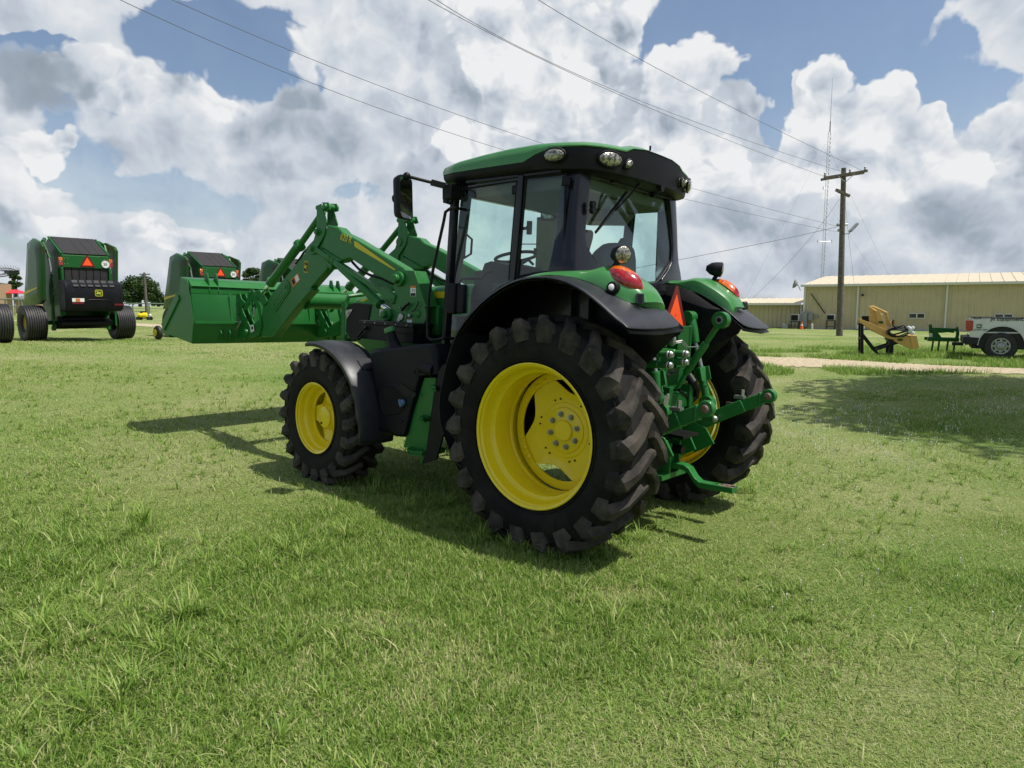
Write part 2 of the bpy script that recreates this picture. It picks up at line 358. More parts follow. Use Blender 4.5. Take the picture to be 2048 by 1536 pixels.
_K = np.zeros((_n + 1, _n + 1)); _K[:_n, :_n] = _A - np.eye(_n) * .02; _K[:_n, _n] = 1; _K[_n, :_n] = 1
_w = np.linalg.solve(_K, np.r_[CT_[:, 2], 0])
def gz(X, Y):
    X = np.atleast_1d(np.asarray(X, float)); Y = np.atleast_1d(np.asarray(Y, float))
    h = _phi(np.c_[X, Y], CT_[:, :2]) @ _w[:_n] + _w[_n]
    far = np.clip((np.hypot(X, Y) - 120) / 200, 0, 1)
    return h * (1 - far) + .9 * far
def g1(X, Y): return float(gz(X, Y)[0])
def onground(px, py):
    """where the ray through a pixel meets the ground"""
    d = ray(px, py); t = 1.0
    for _ in range(60):
        q = CW + d * t; e = q[2] - g1(q[0], q[1]); t += e / max(-d[2], .02) * .7
    q = CW + d * t; return q

def ground_mat():
    m = bpy.data.materials.new('turf'); m.use_nodes = True; nt = m.node_tree; N = nt.nodes; L = nt.links; b = N['Principled BSDF']
    b.inputs['Roughness'].default_value = .9; b.inputs['Specular IOR Level'].default_value = .15
    g = N.new('ShaderNodeNewGeometry'); pos = g.outputs['Position']
    def noise(sc_, det, r=.6, v=pos):
        n = N.new('ShaderNodeTexNoise'); L.new(v, n.inputs['Vector']); n.inputs['Scale'].default_value = sc_; n.inputs['Detail'].default_value = det; n.inputs['Roughness'].default_value = r; return n.outputs['Fac']
    def ramp(f, els):
        c = N.new('ShaderNodeValToRGB'); L.new(f, c.inputs[0]); e = c.color_ramp.elements
        e[0].position, e[0].color = els[0][0], (*els[0][1], 1); e[1].position, e[1].color = els[-1][0], (*els[-1][1], 1)
        for p_, c_ in els[1:-1]: x = e.new(p_); x.color = (*c_, 1)
        return c.outputs[0]
    def mix(f, a, b_, mode='MIX'):
        x = N.new('ShaderNodeMix'); x.data_type = 'RGBA'; x.blend_type = mode
        for k, v in (('Factor', f), ('A', a), ('B', b_)):
            if isinstance(v, (float, int)): x.inputs[k].default_value = v
            elif isinstance(v, tuple): x.inputs[k].default_value = (*v, 1)
            else: L.new(v, x.inputs[k])
        return x.outputs['Result']
    def mr(f, a, b_, c=0, d=1):
        x = N.new('ShaderNodeMapRange'); L.new(f, x.inputs[0]); x.inputs[1].default_value = a; x.inputs[2].default_value = b_; x.inputs[3].default_value = c; x.inputs[4].default_value = d; return x.outputs[0]
    patch = noise(.35, 5); mid = noise(2.2, 6, .7); fine = noise(45, 6, .75)
    base = ramp(fine, [(.30, (0.047, 0.056, 0.019)), (.45, (0.152, 0.196, 0.058)), (.58, (0.284, 0.342, 0.116)), (.75, (0.509, 0.540, 0.245))])
    dry = ramp(fine, [(.30, (0.074, 0.071, 0.034)), (.5, (0.282, 0.288, 0.127)), (.72, (0.576, 0.562, 0.314))])
    lush = ramp(fine, [(.30, (0.030, 0.051, 0.012)), (.5, (0.126, 0.211, 0.041)), (.72, (0.288, 0.404, 0.105))])
    c = mix(mr(patch, .5, .66), base, dry); c = mix(mr(patch, .47, .36), c, lush); c = mix(mr(mid, .58, .72, 0, .75), c, dry); c = mix(mr(mid, .42, .32, 0, .6), c, lush)
    # bare worn strip and gravel under the mown field
    L.new(c, b.inputs['Base Color'])
    bp = N.new('ShaderNodeBump'); bp.inputs['Strength'].default_value = .9; bp.inputs['Distance'].default_value = .03
    L.new(noise(30, 7, .8), bp.inputs['Height']); L.new(bp.outputs[0], b.inputs['Normal'])
    return m
TURF = ground_mat()
def ax_steps(lo, hi, near, n):
    t = np.linspace(-1, 1, n); s = np.sign(t) * (np.abs(t) ** 3.2); a = np.where(s < 0, -s * lo, s * hi); return a + near
gx = ax_steps(-2500, 2500, 0, 151); gy = ax_steps(-1500, 5000, 8, 151)
XX, YY = np.meshgrid(gx, gy); ZZ = gz(XX.ravel(), YY.ravel()).reshape(XX.shape)
g = MB(); g.grid([[(XX[i, j], YY[i, j], ZZ[i, j]) for j in range(XX.shape[1])] for i in range(XX.shape[0])])
tag(g.build('ground', TURF, smooth=180), 0, 0, kind='structure')

# gravel track
def track():
    lo = [onground(px, py) for px, py in ((1470, 729), (1520, 731.5), (1600, 734), (1700, 738), (1800, 742), (1900, 745.5), (2060, 749), (2250, 754))]
    hi = [onground(px, py) for px, py in ((1470, 711), (1520, 713), (1600, 716), (1700, 721), (1800, 727), (1900, 732), (2060, 738), (2250, 744))]
    def res(a, n=120):
        t = np.linspace(0, len(a) - 1, n); a = np.array(a); i = np.minimum(t.astype(int), len(a) - 2); f = (t - i)[:, None]; return a[i] * (1 - f) + a[i + 1] * f
    lo = res(lo); hi = res(hi); d = lo[0] - lo[1]; d /= np.linalg.norm(d)
    ext_l = [lo[0] + d * k for k in range(40, 0, -1)]; ext_h = [hi[0] + d * k for k in range(40, 0, -1)]
    lo = np.vstack([ext_l, lo]); hi = np.vstack([ext_h, hi]); rows = []
    for k in range(len(lo)):
        j1, j2 = rng.uniform(-.10, .10, 2) * (1 if k % 2 else .4); a = lo[k] + (lo[k] - hi[k]) * j1; b = hi[k] + (hi[k] - lo[k]) * j2
        rows.append([(q[0], q[1], g1(q[0], q[1]) + .012) for q in (a + (b - a) * t for t in np.linspace(0, 1, 7))])
    gm = mat('gravel', (.52, .43, .29), .9, noise=((.25, .20, .12), 9, .46, .66, 9), bump=(60, .8, .02))
    b = MB(); b.grid(rows); tag(b.build('gravel_track', gm, smooth=180), 0, 0, kind='structure')
    return lo, hi
TRK = track()

# ------------------------------------------------------------------ grass blades: one mesh, thousands of tapered bent blades
def leaf_mat(name, cols, rough=.5, trans=.42):
    m = bpy.data.materials.new(name); m.use_nodes = True; nt = m.node_tree; N = nt.nodes; L = nt.links; N.clear()
    at = N.new('ShaderNodeAttribute'); at.attribute_name = 'shade'
    c = N.new('ShaderNodeValToRGB'); L.new(at.outputs['Fac'], c.inputs[0]); e = c.color_ramp.elements
    e[0].position, e[0].color = 0, (*cols[0], 1); e[1].position, e[1].color = 1, (*cols[-1], 1)
    for i, q in enumerate(cols[1:-1]): x = e.new((i + 1) / (len(cols) - 1)); x.color = (*q, 1)
    d = N.new('ShaderNodeBsdfPrincipled'); L.new(c.outputs[0], d.inputs['Base Color']); d.inputs['Roughness'].default_value = rough; d.inputs['Specular IOR Level'].default_value = .3
    t = N.new('ShaderNodeBsdfTranslucent'); L.new(c.outputs[0], t.inputs[0])
    mx = N.new('ShaderNodeMixShader'); mx.inputs[0].default_value = trans; L.new(d.outputs[0], mx.inputs[1]); L.new(t.outputs[0], mx.inputs[2])
    o = N.new('ShaderNodeOutputMaterial'); L.new(mx.outputs[0], o.inputs[0]); return m
BLADE = leaf_mat('grass_blade', [(.048, .112, .012), (.122, .240, .028), (.242, .375, .060), (.420, .495, .150), (.63, .55, .33)])
def vnoise(x, y, s, seed):
    """smooth value noise for patches"""
    r = np.random.default_rng(seed); g_ = r.random((128, 128)); u = x * s + 1000; v = y * s + 1000
    i = np.floor(u).astype(int); j = np.floor(v).astype(int); fu = u - i; fv = v - j; fu = fu * fu * (3 - 2 * fu); fv = fv * fv * (3 - 2 * fv)
    a = lambda p_, q_: g_[p_ % 128, q_ % 128]
    return a(i, j) * (1 - fu) * (1 - fv) + a(i + 1, j) * fu * (1 - fv) + a(i, j + 1) * (1 - fu) * fv + a(i + 1, j + 1) * fu * fv
def blades(name, x, y, hgt, wid, bend, shade, material, kind='stuff', zoff=-.004, yaw=None, lean=None, seg=2):
    n = len(x); yaw = rng.uniform(0, 2 * np.pi, n) if yaw is None else yaw
    z = gz(x, y) + zoff; dx, dy = np.cos(yaw), np.sin(yaw); sx, sy = -dy, dx
    lv = []                                          # blade leans and curls along its yaw
    for t, wf in ((0, 1.0), (.55, .8), (1, 0)) if seg == 2 else ((0, .9), (.35, 1.), (.7, .75), (1, 0)):
        o = bend * hgt * t ** 1.8 + (0 if lean is None else lean * hgt * t); zz = hgt * (t - .28 * np.minimum(bend, 1.6) * t ** 2.4)
        lv.append((o, zz, wid * wf / 2))
    cols = []
    for o, zz, w in lv[:-1]:
        for s_ in (-1, 1): cols.append(np.stack([x + dx * o + sx * w * s_, y + dy * o + sy * w * s_, z + zz], 1))
    o, zz, w = lv[-1]; cols.append(np.stack([x + dx * o, y + dy * o, z + zz], 1))
    k = len(cols); V = np.stack(cols, 1).reshape(-1, 3); nq = len(lv) - 2
    base = (np.arange(n) * k)[:, None]
    q = [np.array([[2 * i, 2 * i + 1, 2 * i + 3, 2 * i + 2]]) + base for i in range(nq)]; tr = np.array([[k - 3, k - 2, k - 1]]) + base
    loops = np.concatenate([np.stack(q, 1).reshape(n, -1), tr], 1).ravel(); tot = np.tile([4] * nq + [3], n); st = np.r_[0, np.cumsum(tot)[:-1]]
    me = bpy.data.meshes.new(name); me.vertices.add(len(V)); me.vertices.foreach_set('co', V.ravel()); me.loops.add(len(loops)); me.loops.foreach_set('vertex_index', loops)
    me.polygons.add(len(tot)); me.polygons.foreach_set('loop_start', st); me.polygons.foreach_set('loop_total', tot); me.update()
    a = me.attributes.new('shade', 'FLOAT', 'POINT'); a.data.foreach_set('value', np.repeat(np.clip(shade, 0, 1), k))
    me.materials.append(material); me.shade_smooth() if False else None
    o = bpy.data.objects.new(name, me); COL.objects.link(o)
    if kind: o['kind'] = kind
    return o
def in_track(x, y):
    d = np.full(len(x), False); lo, hi = TRK
    c = (lo + hi) / 2; c = c[:, :2]; wd = np.linalg.norm(lo[:, :2] - hi[:, :2], axis=1) / 2
    for k in range(0, len(c), 2): d |= np.hypot(x - c[k, 0], y - c[k, 1]) < wd[k] * .88
    return d
def scatter(n, d0, d1, pw=1.0, spread=.84):
    u = rng.random(n); d = (d0 ** pw + u * (d1 ** pw - d0 ** pw)) ** (1 / pw); x = rng.uniform(-spread, spread, n) * (d + .5); return x, d
def lawn():
    near = [(420000, 2.0, 6.0, 2.0), (430000, 6.0, 14.0, 1.6), (230000, 14.0, 34.0, 1.3)]
    X = []; Y = []; S = []
    for n, a, b_, pw in near:
        x, y = scatter(n, a, b_, pw); X.append(x); Y.append(y); S.append(np.full(n, [1.0, 1.35, 2.3][near.index((n, a, b_, pw))]))
    x = np.concatenate(X); y = np.concatenate(Y); s = np.concatenate(S)
    ok = ~in_track(x, y); x, y, s = x[ok], y[ok], s[ok]
    p1 = vnoise(x, y, .9, 1); p2 = vnoise(x, y, 3.5, 2); p3 = vnoise(x, y, .28, 3)
    lush = np.clip((p1 * .5 + p2 * .25 + p3 * .45 + .16 * np.clip(-x / (y + 1) + .1, 0, .7) + .25 * np.clip(1 - np.abs(y - 4.2) / 1.6, 0, 1) - .50) * 2.4 - .12, 0, 1)
    h = (.011 + .015 * rng.random(len(x)) + lush ** 2 * .050 * rng.random(len(x))) * np.sqrt(s)
    w = (.0022 + .0022 * rng.random(len(x)) + .002 * lush) * s
    bend = rng.uniform(.2, 1.7, len(x)) * (1.2 - .5 * lush)
    dry = (rng.random(len(x)) < .08 + .32 * (1 - lush) * p2)
    sh = .40 + .22 * rng.standard_normal(len(x)) * .8 + .16 * (1 - lush) + .10 * (p3 - .5); sh = np.where(dry, rng.uniform(.75, 1, len(x)), np.clip(sh, 0, .78))
    p5 = vnoise(x, y, 1.7, 21) * .6 + vnoise(x, y, 5.0, 22) * .4; bare = rng.random(len(x)) < np.clip((p5 - .55) * 2.6, 0, .75)
    sh = np.where(bare, rng.uniform(.72, 1, len(x)), sh); h = np.where(bare, h * .6, h); k_ = ~(bare & (rng.random(len(x)) < .35)); x, y, h, w, bend, sh = x[k_], y[k_], h[k_], w[k_], bend[k_], sh[k_]
    blades('grass', x, y, h, w, bend, sh, BLADE)
    n = 42000; x, y = scatter(n, 2.0, 12, 1.5); q = vnoise(x, y, 1.1, 31); ok = rng.random(n) < np.clip((q - .25) * 1.8, .08, 1); x, y = x[ok], y[ok]; k = len(x)
    blades('loose_blades', x, y, rng.uniform(.03, .095, k), rng.uniform(.004, .0085, k), rng.uniform(.3, 1.6, k), np.clip(rng.normal(.48, .24, k), 0, 1), BLADE, seg=3)
    # coarse tufts of long blades
    c = []; nt_ = 3600; cx, cy = scatter(nt_, 2.1, 14, 1.45)
    pl = vnoise(cx, cy, .8, 5); keep = (rng.random(nt_) < np.clip(.12 + (pl - .35) * 1.5 + .5 * np.clip(-cx / cy, -.2, .7), 0, 1)) & ~in_track(cx, cy); cx, cy = cx[keep], cy[keep]
    n0_ = len(cx)
    # longer grass the mower missed round the tyres and on the left foreground
    for px_, py_, r_, k in ((790, 985, .20, 18), (850, 1012, .22, 24), (915, 1045, .22, 28), (975, 1072, .20, 28), (1040, 1098, .16, 22), (1110, 1112, .12, 14), (1190, 1112, .12, 12), (1265, 1085, .12, 8), (640, 955, .12, 10), (700, 968, .14, 10), (745, 960, .14, 8), (1400, 1005, .15, 8), (1490, 985, .15, 8), (1320, 1050, .2, 6),
                      (280, 1042, .10, 9), (300, 1062, .12, 8), (385, 1235, .09, 9), (355, 1300, .12, 7), (230, 1395, .14, 9), (90, 1290, .2, 12), (60, 1150, .3, 16), (700, 1070, .14, 9), (560, 1110, .3, 14), (1190, 1235, .2, 6), (1800, 1130, .3, 8), (420, 1120, .35, 14), (150, 1080, .3, 14)):
        wx, wy = onground(px_, py_)[:2]
        a = rng.uniform(0, 6.28, k); q = r_ * np.sqrt(rng.random(k)); cx = np.r_[cx, wx + q * np.cos(a)]; cy = np.r_[cy, wy + q * np.sin(a)]
    m = len(cx); cnt = rng.integers(5, 18, m); ix = np.repeat(np.arange(m), cnt); k = len(ix); size = (rng.uniform(.55, 1.15, m) + .7 * np.clip(-cx / cy - .12, 0, .45) * (cy < 5.5))[ix]; size = np.where(ix >= n0_, size * 1.55, size)
    a = rng.uniform(0, 6.28, k); rr = rng.random(k) * .022; X = cx[ix] + rr * np.cos(a); Y = cy[ix] + rr * np.sin(a)
    blades('tall_grass', X, Y, rng.uniform(.04, .115, k) * size, rng.uniform(.0045, .0085, k), rng.uniform(.25, 1.4, k), np.clip(rng.normal(.50, .17, k), 0, .9), BLADE, yaw=a + rng.normal(0, .5, k), seg=3)
    # longer unmown strip along the track and round the parked implements
    n = 60000; t = rng.random(n); px = rng.uniform(1500, 2250, n); x = np.empty(n); y = np.empty(n)
    yy = rng.uniform(16.5, 26, n); x = (px - 1024) / FPX * yy; y = yy; q = vnoise(x, y, .8, 9); ok = (q > .38) & ~in_track(x, y); x, y = x[ok], y[ok]; k = len(x)
    blades('field_grass', x, y, rng.uniform(.05, .20, k), rng.uniform(.008, .016, k), rng.uniform(.2, .9, k), np.clip(rng.normal(.42, .18, k), 0, .9), BLADE)
lawn()
def flowers():
    m = MB(); wm = mat('clover_white', (.75, .75, .68), .8)
    n = 900
    for i in range(n):
        px = rng.uniform(1540, 2120); py = rng.triangular(765, 830, 960) if rng.random() < .93 else rng.uniform(900, 1250)
        if vnoise(np.array([px]), np.array([py]), .02, 4)[0] < .35: continue
        q = onground(px, py); r = rng.uniform(.006, .009) * (1 if py < 900 else .7)
        m.cyl(q + (0, 0, 0), q + (0, 0, .045), .0015, n=3, caps=False); m.blob(q + np.array((0, 0, .05)), r, 6, 4)
    tag(m.build('clover_flowers', wm), 0, 0, kind='stuff')
flowers()
# ------------------------------------------------------------------ the tractor
c1 = crop(440, 380, 4.096); cabc = crop(850, 260, 3.656); whc = crop(860, 600, 3.012); hit = crop(1270, 620, 3.94)
ffc = crop(540, 560, 3.7475); roofc = crop(1120, 270, 7.314); fen = crop(1100, 460, 6.827); mirc = crop(780, 330, 8.083)
tractor = thing('tractor', 'large green farm tractor with yellow wheels and raised front loader bucket on the mown grass', 'tractor')
tractor.matrix_world = TRACTOR
def V(*a): return np.array(a, float)

def tyre(cx, cy, cz, R, rim, w, n, lug_h, parent, mirror=False, steer=0.0):
    """agricultural tyre with chevron lugs; axis along y; outer side +y"""
    hw = w / 2; q = R - lug_h
    prof = [(hw * .84, rim * .985), (hw * .93, rim * 1.03), (hw * 1.04, rim + (q - rim) * .30), (hw * 1.06, rim + (q - rim) * .50), (hw * 1.02, rim + (q - rim) * .72), (hw * .93, rim + (q - rim) * .90), (hw * .80, q - .004), (hw * .45, q + .008), (0, q + .012)]
    prof = prof + [(-a, b) for a, b in prof[-2::-1]]
    m = MB(); N_ = 96; rows = []
    for k in range(N_):
        a = 2 * math.pi * k / N_; rows.append([(b * math.cos(a), y, b * math.sin(a)) for y, b in prof])
    rows.append(rows[0]); m.grid(rows)
    # raised ring and bead on the side walls
    for s_ in (1, -1):
        for rr, yy in ((rim + (q - rim) * .12, hw * .985), (rim + (q - rim) * .80, hw * 1.0)):
            m.tube([(rr * math.cos(2 * math.pi * k / 64), s_ * yy, rr * math.sin(2 * math.pi * k / 64)) for k in range(65)], .0045, 6, False)
    m.k = 1; sgn = -1 if mirror else 1
    def surf(y):     # radius of carcass and outward normal (ny, nr)
        ay = abs(y)
        if ay < hw * .80: return q + .010 * (1 - ay / hw), 0, 1
        t = min((ay - hw * .80) / (hw * .26), 1.0)
        return q - t * (q - (rim + (q - rim) * .70)), math.copysign(math.sin(t * 1.35), y), math.cos(t * 1.35)
    for side in (1, -1):
        for k in range(n):
            a0 = 2 * math.pi * (k + (0.5 if side < 0 else 0)) / n
            st = [(-.03, 0.0, (.019, .030), 1.0), (.12, .05, (.020, .032), 1), (.35, .17, (.022, .036), 1), (.62, .33, (.025, .044), 1.0), (.84, .46, (.029, .058), 1.0), (.97, .53, (.033, .070), .90), (1.04, .57, (.038, .078), .62), (1.03, .60, (.045, .074), .18)]
            sec = []
            for i, (fy, fa, fw, fh) in enumerate(st):
                y = side * fy * hw; a = a0 + fa * (2 * math.pi / n) * 1.62
                if i < 6: r, ny, nr = surf(y if i < 5 else side * hw * .92)
                if i == 5: y = side * hw * .99; r = q * .982; ny, nr = side * .55, .84
                if i == 6: y = side * hw * 1.03; r = rim + (q - rim) * .86; ny, nr = side * .9, .44
                if i == 7: y = side * hw * 1.05; r = rim + (q - rim) * .56; ny, nr = side * 1, .0
                c = V(r * math.cos(a), y, r * math.sin(a)); nv = V(nr * math.cos(a), ny, nr * math.sin(a)); nv /= np.linalg.norm(nv)
                sec.append([c, nv, fw, fh])
            vs = []
            for i, (c, nv, fw, fh) in enumerate(sec):
                d = sec[min(i + 1, 7)][0] - sec[max(i - 1, 0)][0]; d /= np.linalg.norm(d); b = np.cross(d, nv); b /= np.linalg.norm(b)
                wt = fw[0] * R / .82; wb = fw[1] * R / .82; h = lug_h * fh
                vs += [c - b * wb - nv * .012, c - b * wt + nv * h * .93, c + nv * h, c + b * wt + nv * h * .93, c + b * wb - nv * .012]
            fs = []
            for i in range(7):
                for j in range(4):
                    f = (i * 5 + j, i * 5 + j + 1, (i + 1) * 5 + j + 1, (i + 1) * 5 + j); fs.append(f if side > 0 else f[::-1])
            fs += [(0, 1, 2, 3, 4), (35, 39, 38, 37, 36)]; m.add(vs, fs)
    if sgn < 0: m.v = [(x, -y, z) for x, y, z in m.v]; m.f = [f[::-1] for f in m.f]
    ca, sa = math.cos(steer), math.sin(steer)
    m.v = [(cx + x * ca - y * sa, cy + x * sa + y * ca, cz + z) for x, y, z in m.v]
    return m.build('tyre', [RUBBER, TREAD], parent, smooth=27)

def lathe_y(m, prof, n=72):
    rows = [[(r * math.cos(2 * math.pi * k / n), y, r * math.sin(2 * math.pi * k / n)) for y, r in prof] for k in range(n + 1)]
    m.grid(rows)
def place(m, c, s_, steer=0):
    ca, sa = math.cos(steer), math.sin(steer)
    if s_ < 0: m.v = [(x, -y, z) for x, y, z in m.v]; m.f = [f[::-1] for f in m.f]
    m.v = [(c[0] + x * ca - y * sa, c[1] + x * sa + y * ca, c[2] + z) for x, y, z in m.v]; return m
def disc(m, ro, ri_, y0, y1, lobes, ph, depth, th=.012, hole=0.0):
    """dished wheel centre: outline reaches ro at the lobes and ri_ between them"""
    n = 96; out = []
    for k in range(n):
        a = 2 * math.pi * k / n; dl = abs((a - ph - math.pi / lobes + math.pi / lobes) % (2 * math.pi / lobes) - math.pi / lobes); t = min(1, dl / R_(31)) ** 2
        out.append((a, ri_ + (ro - ri_) * t))
    for dy, flip in ((0, 1), (-th, -1)):
        rows = []
        for k in range(n + 1):
            a, r = out[k % n]; row = [(r * math.cos(a), y0 + dy, r * math.sin(a))]
            for f in (.82, .62, .56): row.append((ro * f * min(1, r / ro / f * .98 if f > .7 else 1) * math.cos(a), y0 + (y1 - y0) * {.82: .35, .62: .95, .56: 1}[f] + dy, ro * f * min(1, r / ro / f * .98 if f > .7 else 1) * math.sin(a)))
            row.append((ro * .30 * math.cos(a), y1 + dy, ro * .30 * math.sin(a))); row.append((.001 * math.cos(a), y1 + dy, .001 * math.sin(a)))
            rows.append(row)
        m.grid(rows[::flip])
    m.grid([[(r * math.cos(a), y0, r * math.sin(a)), (r * math.cos(a), y0 - th, r * math.sin(a))] for a, r in (out + out[:1])])

def rear_wheel(s_):
    g = thing('rear_wheel', '', ''); del g['label'], g['category']; g.parent = tractor
    c = (0, .985 * s_, .824)
    tyre(*c, .845, .50, .455, 22, .048, g, mirror=s_ < 0)
    m = MB()
    lathe_y(m, [(.222, .494), (.232, .510), (.227, .517), (.219, .513), (.212, .494), (.196, .481), (.130, .474), (.112, .462), (.100, .444), (.078, .437), (-.05, .437), (-.06, .444), (-.07, .444), (-.08, .437), (-.100, .437), (-.112, .444), (-.130, .474), (-.196, .481), (-.212, .494), (-.219, .513), (-.227, .517), (-.232, .510), (-.222, .494)])
    # ring welded in the barrel
    lathe_y(m, [(-.155, .445), (-.150, .437), (-.150, .378), (-.162, .378), (-.162, .437)])
    disc(m, .405, .285, -.168, -.185, 4, R_(57), 0)
    lathe_y(m, [(-.192, .215), (-.180, .205), (-.176, .150), (-.176, .148)])
    m.rev([(0, .175), (.75, .170), (1, .160)], (0, -.182, 0), (0, -.166, 0), 40); m.rev([(0, .078), (.8, .078), (1, .072)], (0, -.17, 0), (0, -.148, 0), 32)
    m.cyl((0, -.149, 0), (0, -.145, 0), .008)
    for k in range(4):
        for d_ in (-.10, .10):
            a = R_(57 + 90 * k) + d_; m.rev([(0, .020), (.5, .020), (1, .010)], (.392 * math.cos(a), -.152, .392 * math.sin(a)), (.392 * math.cos(a), -.136, .392 * math.sin(a)), 12)
    place(m, c, s_); m.build('rim', YELLOW, g, smooth=30)
    for k in range(8):
        m = MB(); a = R_(22.5 + 45 * k + 8); x, z = .122 * math.cos(a), .122 * math.sin(a)
        m.cyl((x, -.168, z), (x, -.160, z), .023, n=16); m.cyl((x, -.160, z), (x, -.140, z), .018, n=6); m.cyl((x, -.14, z), (x, -.128, z), .010, n=10)
        place(m, c, s_); m.build('lug_nut', ZINC, g, smooth=30)
    m = MB()
    for k in range(6):
        for d_ in (-.10, .12):
            a = R_(60 * k + 10) + d_; m.cbox((.235 * math.cos(a), -.1795, .235 * math.sin(a)), (.013, .004, .013))
    place(m, c, s_); m.build('disc_slots', BLACKM, g, smooth=0)
rear_wheel(1); rear_wheel(-1)
for s_ in (1, -1):
    m = MB()
    for a0 in (68, 248):
        for k, ch in enumerate('BKT'):
            a = R_(a0 + 13 * k * -s_ + (13 if s_ > 0 else -13)); rd = V(math.cos(a), 0, math.sin(a)); tg = V(math.sin(a), 0, -math.cos(a)) * -s_ * -1 if s_ < 0 else V(-math.sin(a), 0, math.cos(a)) * -1
            xd = np.cross(rd, V(0, s_, 0)); xd = xd if s_ > 0 else xd; text3(m, ch, V(0, (.985 + .2405) * s_, .824) + rd * .615 - xd * .04, xd, rd, .105, .004, font_aspect=1.1)
    m.build('tyre_lettering', RUBBER, [o for o in tractor.children if o.name.startswith('rear_wheel')][0 if s_ > 0 else 1], smooth=0)
def front_wheel(s_):
    g = thing('front_wheel', '', ''); del g['label'], g['category']; g.parent = tractor
    c = (2.607, 1.03 * s_, .600); st = -.047
    tyre(*c, .655, .325, .36, 20, .042, g, mirror=s_ < 0, steer=st)
    m = MB()
    lathe_y(m, [(.180, .322), (.187, .335), (.183, .340), (.176, .336), (.170, .322), (.160, .310), (.115, .304), (.100, .290), (.085, .282), (-.06, .282), (-.10, .290), (-.115, .304), (-.160, .310), (-.170, .322), (-.176, .336), (-.183, .340), (-.187, .335), (-.180, .322)], 60)
    lathe_y(m, [(.035, .285), (.04, .282), (.04, .238), (.028, .238), (.028, .282)], 60)
    disc(m, .255, .165, .022, -.01, 4, R_(2), 0, .010)
    m.rev([(0, .128), (.45, .128), (.80, .118), (1, .105)], (0, -.012, 0), (0, .060, 0), 32)
    m.rev([(0, .10), (.8, .10), (1, .09)], (0, .06, 0), (0, .082, 0), 32)
    for k in range(4):
        for d_ in (-.13, .13):
            a = R_(2 + 90 * k) + d_; m.rev([(0, .014), (1, .009)], (.248 * math.cos(a), .036, .248 * math.sin(a)), (.248 * math.cos(a), .050, .248 * math.sin(a)), 10)
    place(m, c, s_, st); m.build('rim', YELLOW, g, smooth=30)
    m = MB(); a = R_(-60); m.cyl((.07 * math.cos(a), .080, .07 * math.sin(a)), (.07 * math.cos(a), .090, .07 * math.sin(a)), .011, n=8)
    place(m, c, s_, st); m.build('hub_bolt', BLACKM, g)
front_wheel(1); front_wheel(-1)

# ---- frame, axles, engine block
m = MB()
m.box((-.38, -.24, .52), (.55, .24, 1.12)); m.box((.5, -.20, .62), (1.6, .20, 1.0)); m.box((1.5, -.24, .66), (3.0, .24, .98)); m.box((1.3, -.30, .95), (3.0, .30, 1.25))
m.rev([(0, .12), (.12, .12), (.3, .17), (.42, .20), (.58, .20), (.7, .17), (.88, .12), (1, .12)], (0, -.77, .824), (0, .77, .824), 28)
m.beam((2.6, -.86, .60), (2.6, .86, .60), .14, .13); m.rev([(0, .15), (1, .10)], (2.6, .62, .60), (2.6, .93, .60), 20); m.rev([(0, .15), (1, .10)], (2.6, -.62, .60), (2.6, -.93, .60), 20)
m.box((2.9, -.28, .72), (3.25, .28, 1.2)); m.box((-.30, -.55, .86), (.35, .55, 1.02))
m.build('chassis', GREEN, tractor, bevel=.012)
m = MB(); m.box((1.35, -.36, 1.0), (2.85, .36, 1.45)); m.box((.3, -.5, .60), (1.3, .70, .86)); m.cyl((1.3, .6, .68), (.7, .6, .68), .14, n=18); m.box((.25, -.72, .98), (1.36, .72, 1.22))
m.build('engine_block', BLACKM, tractor, bevel=.02)

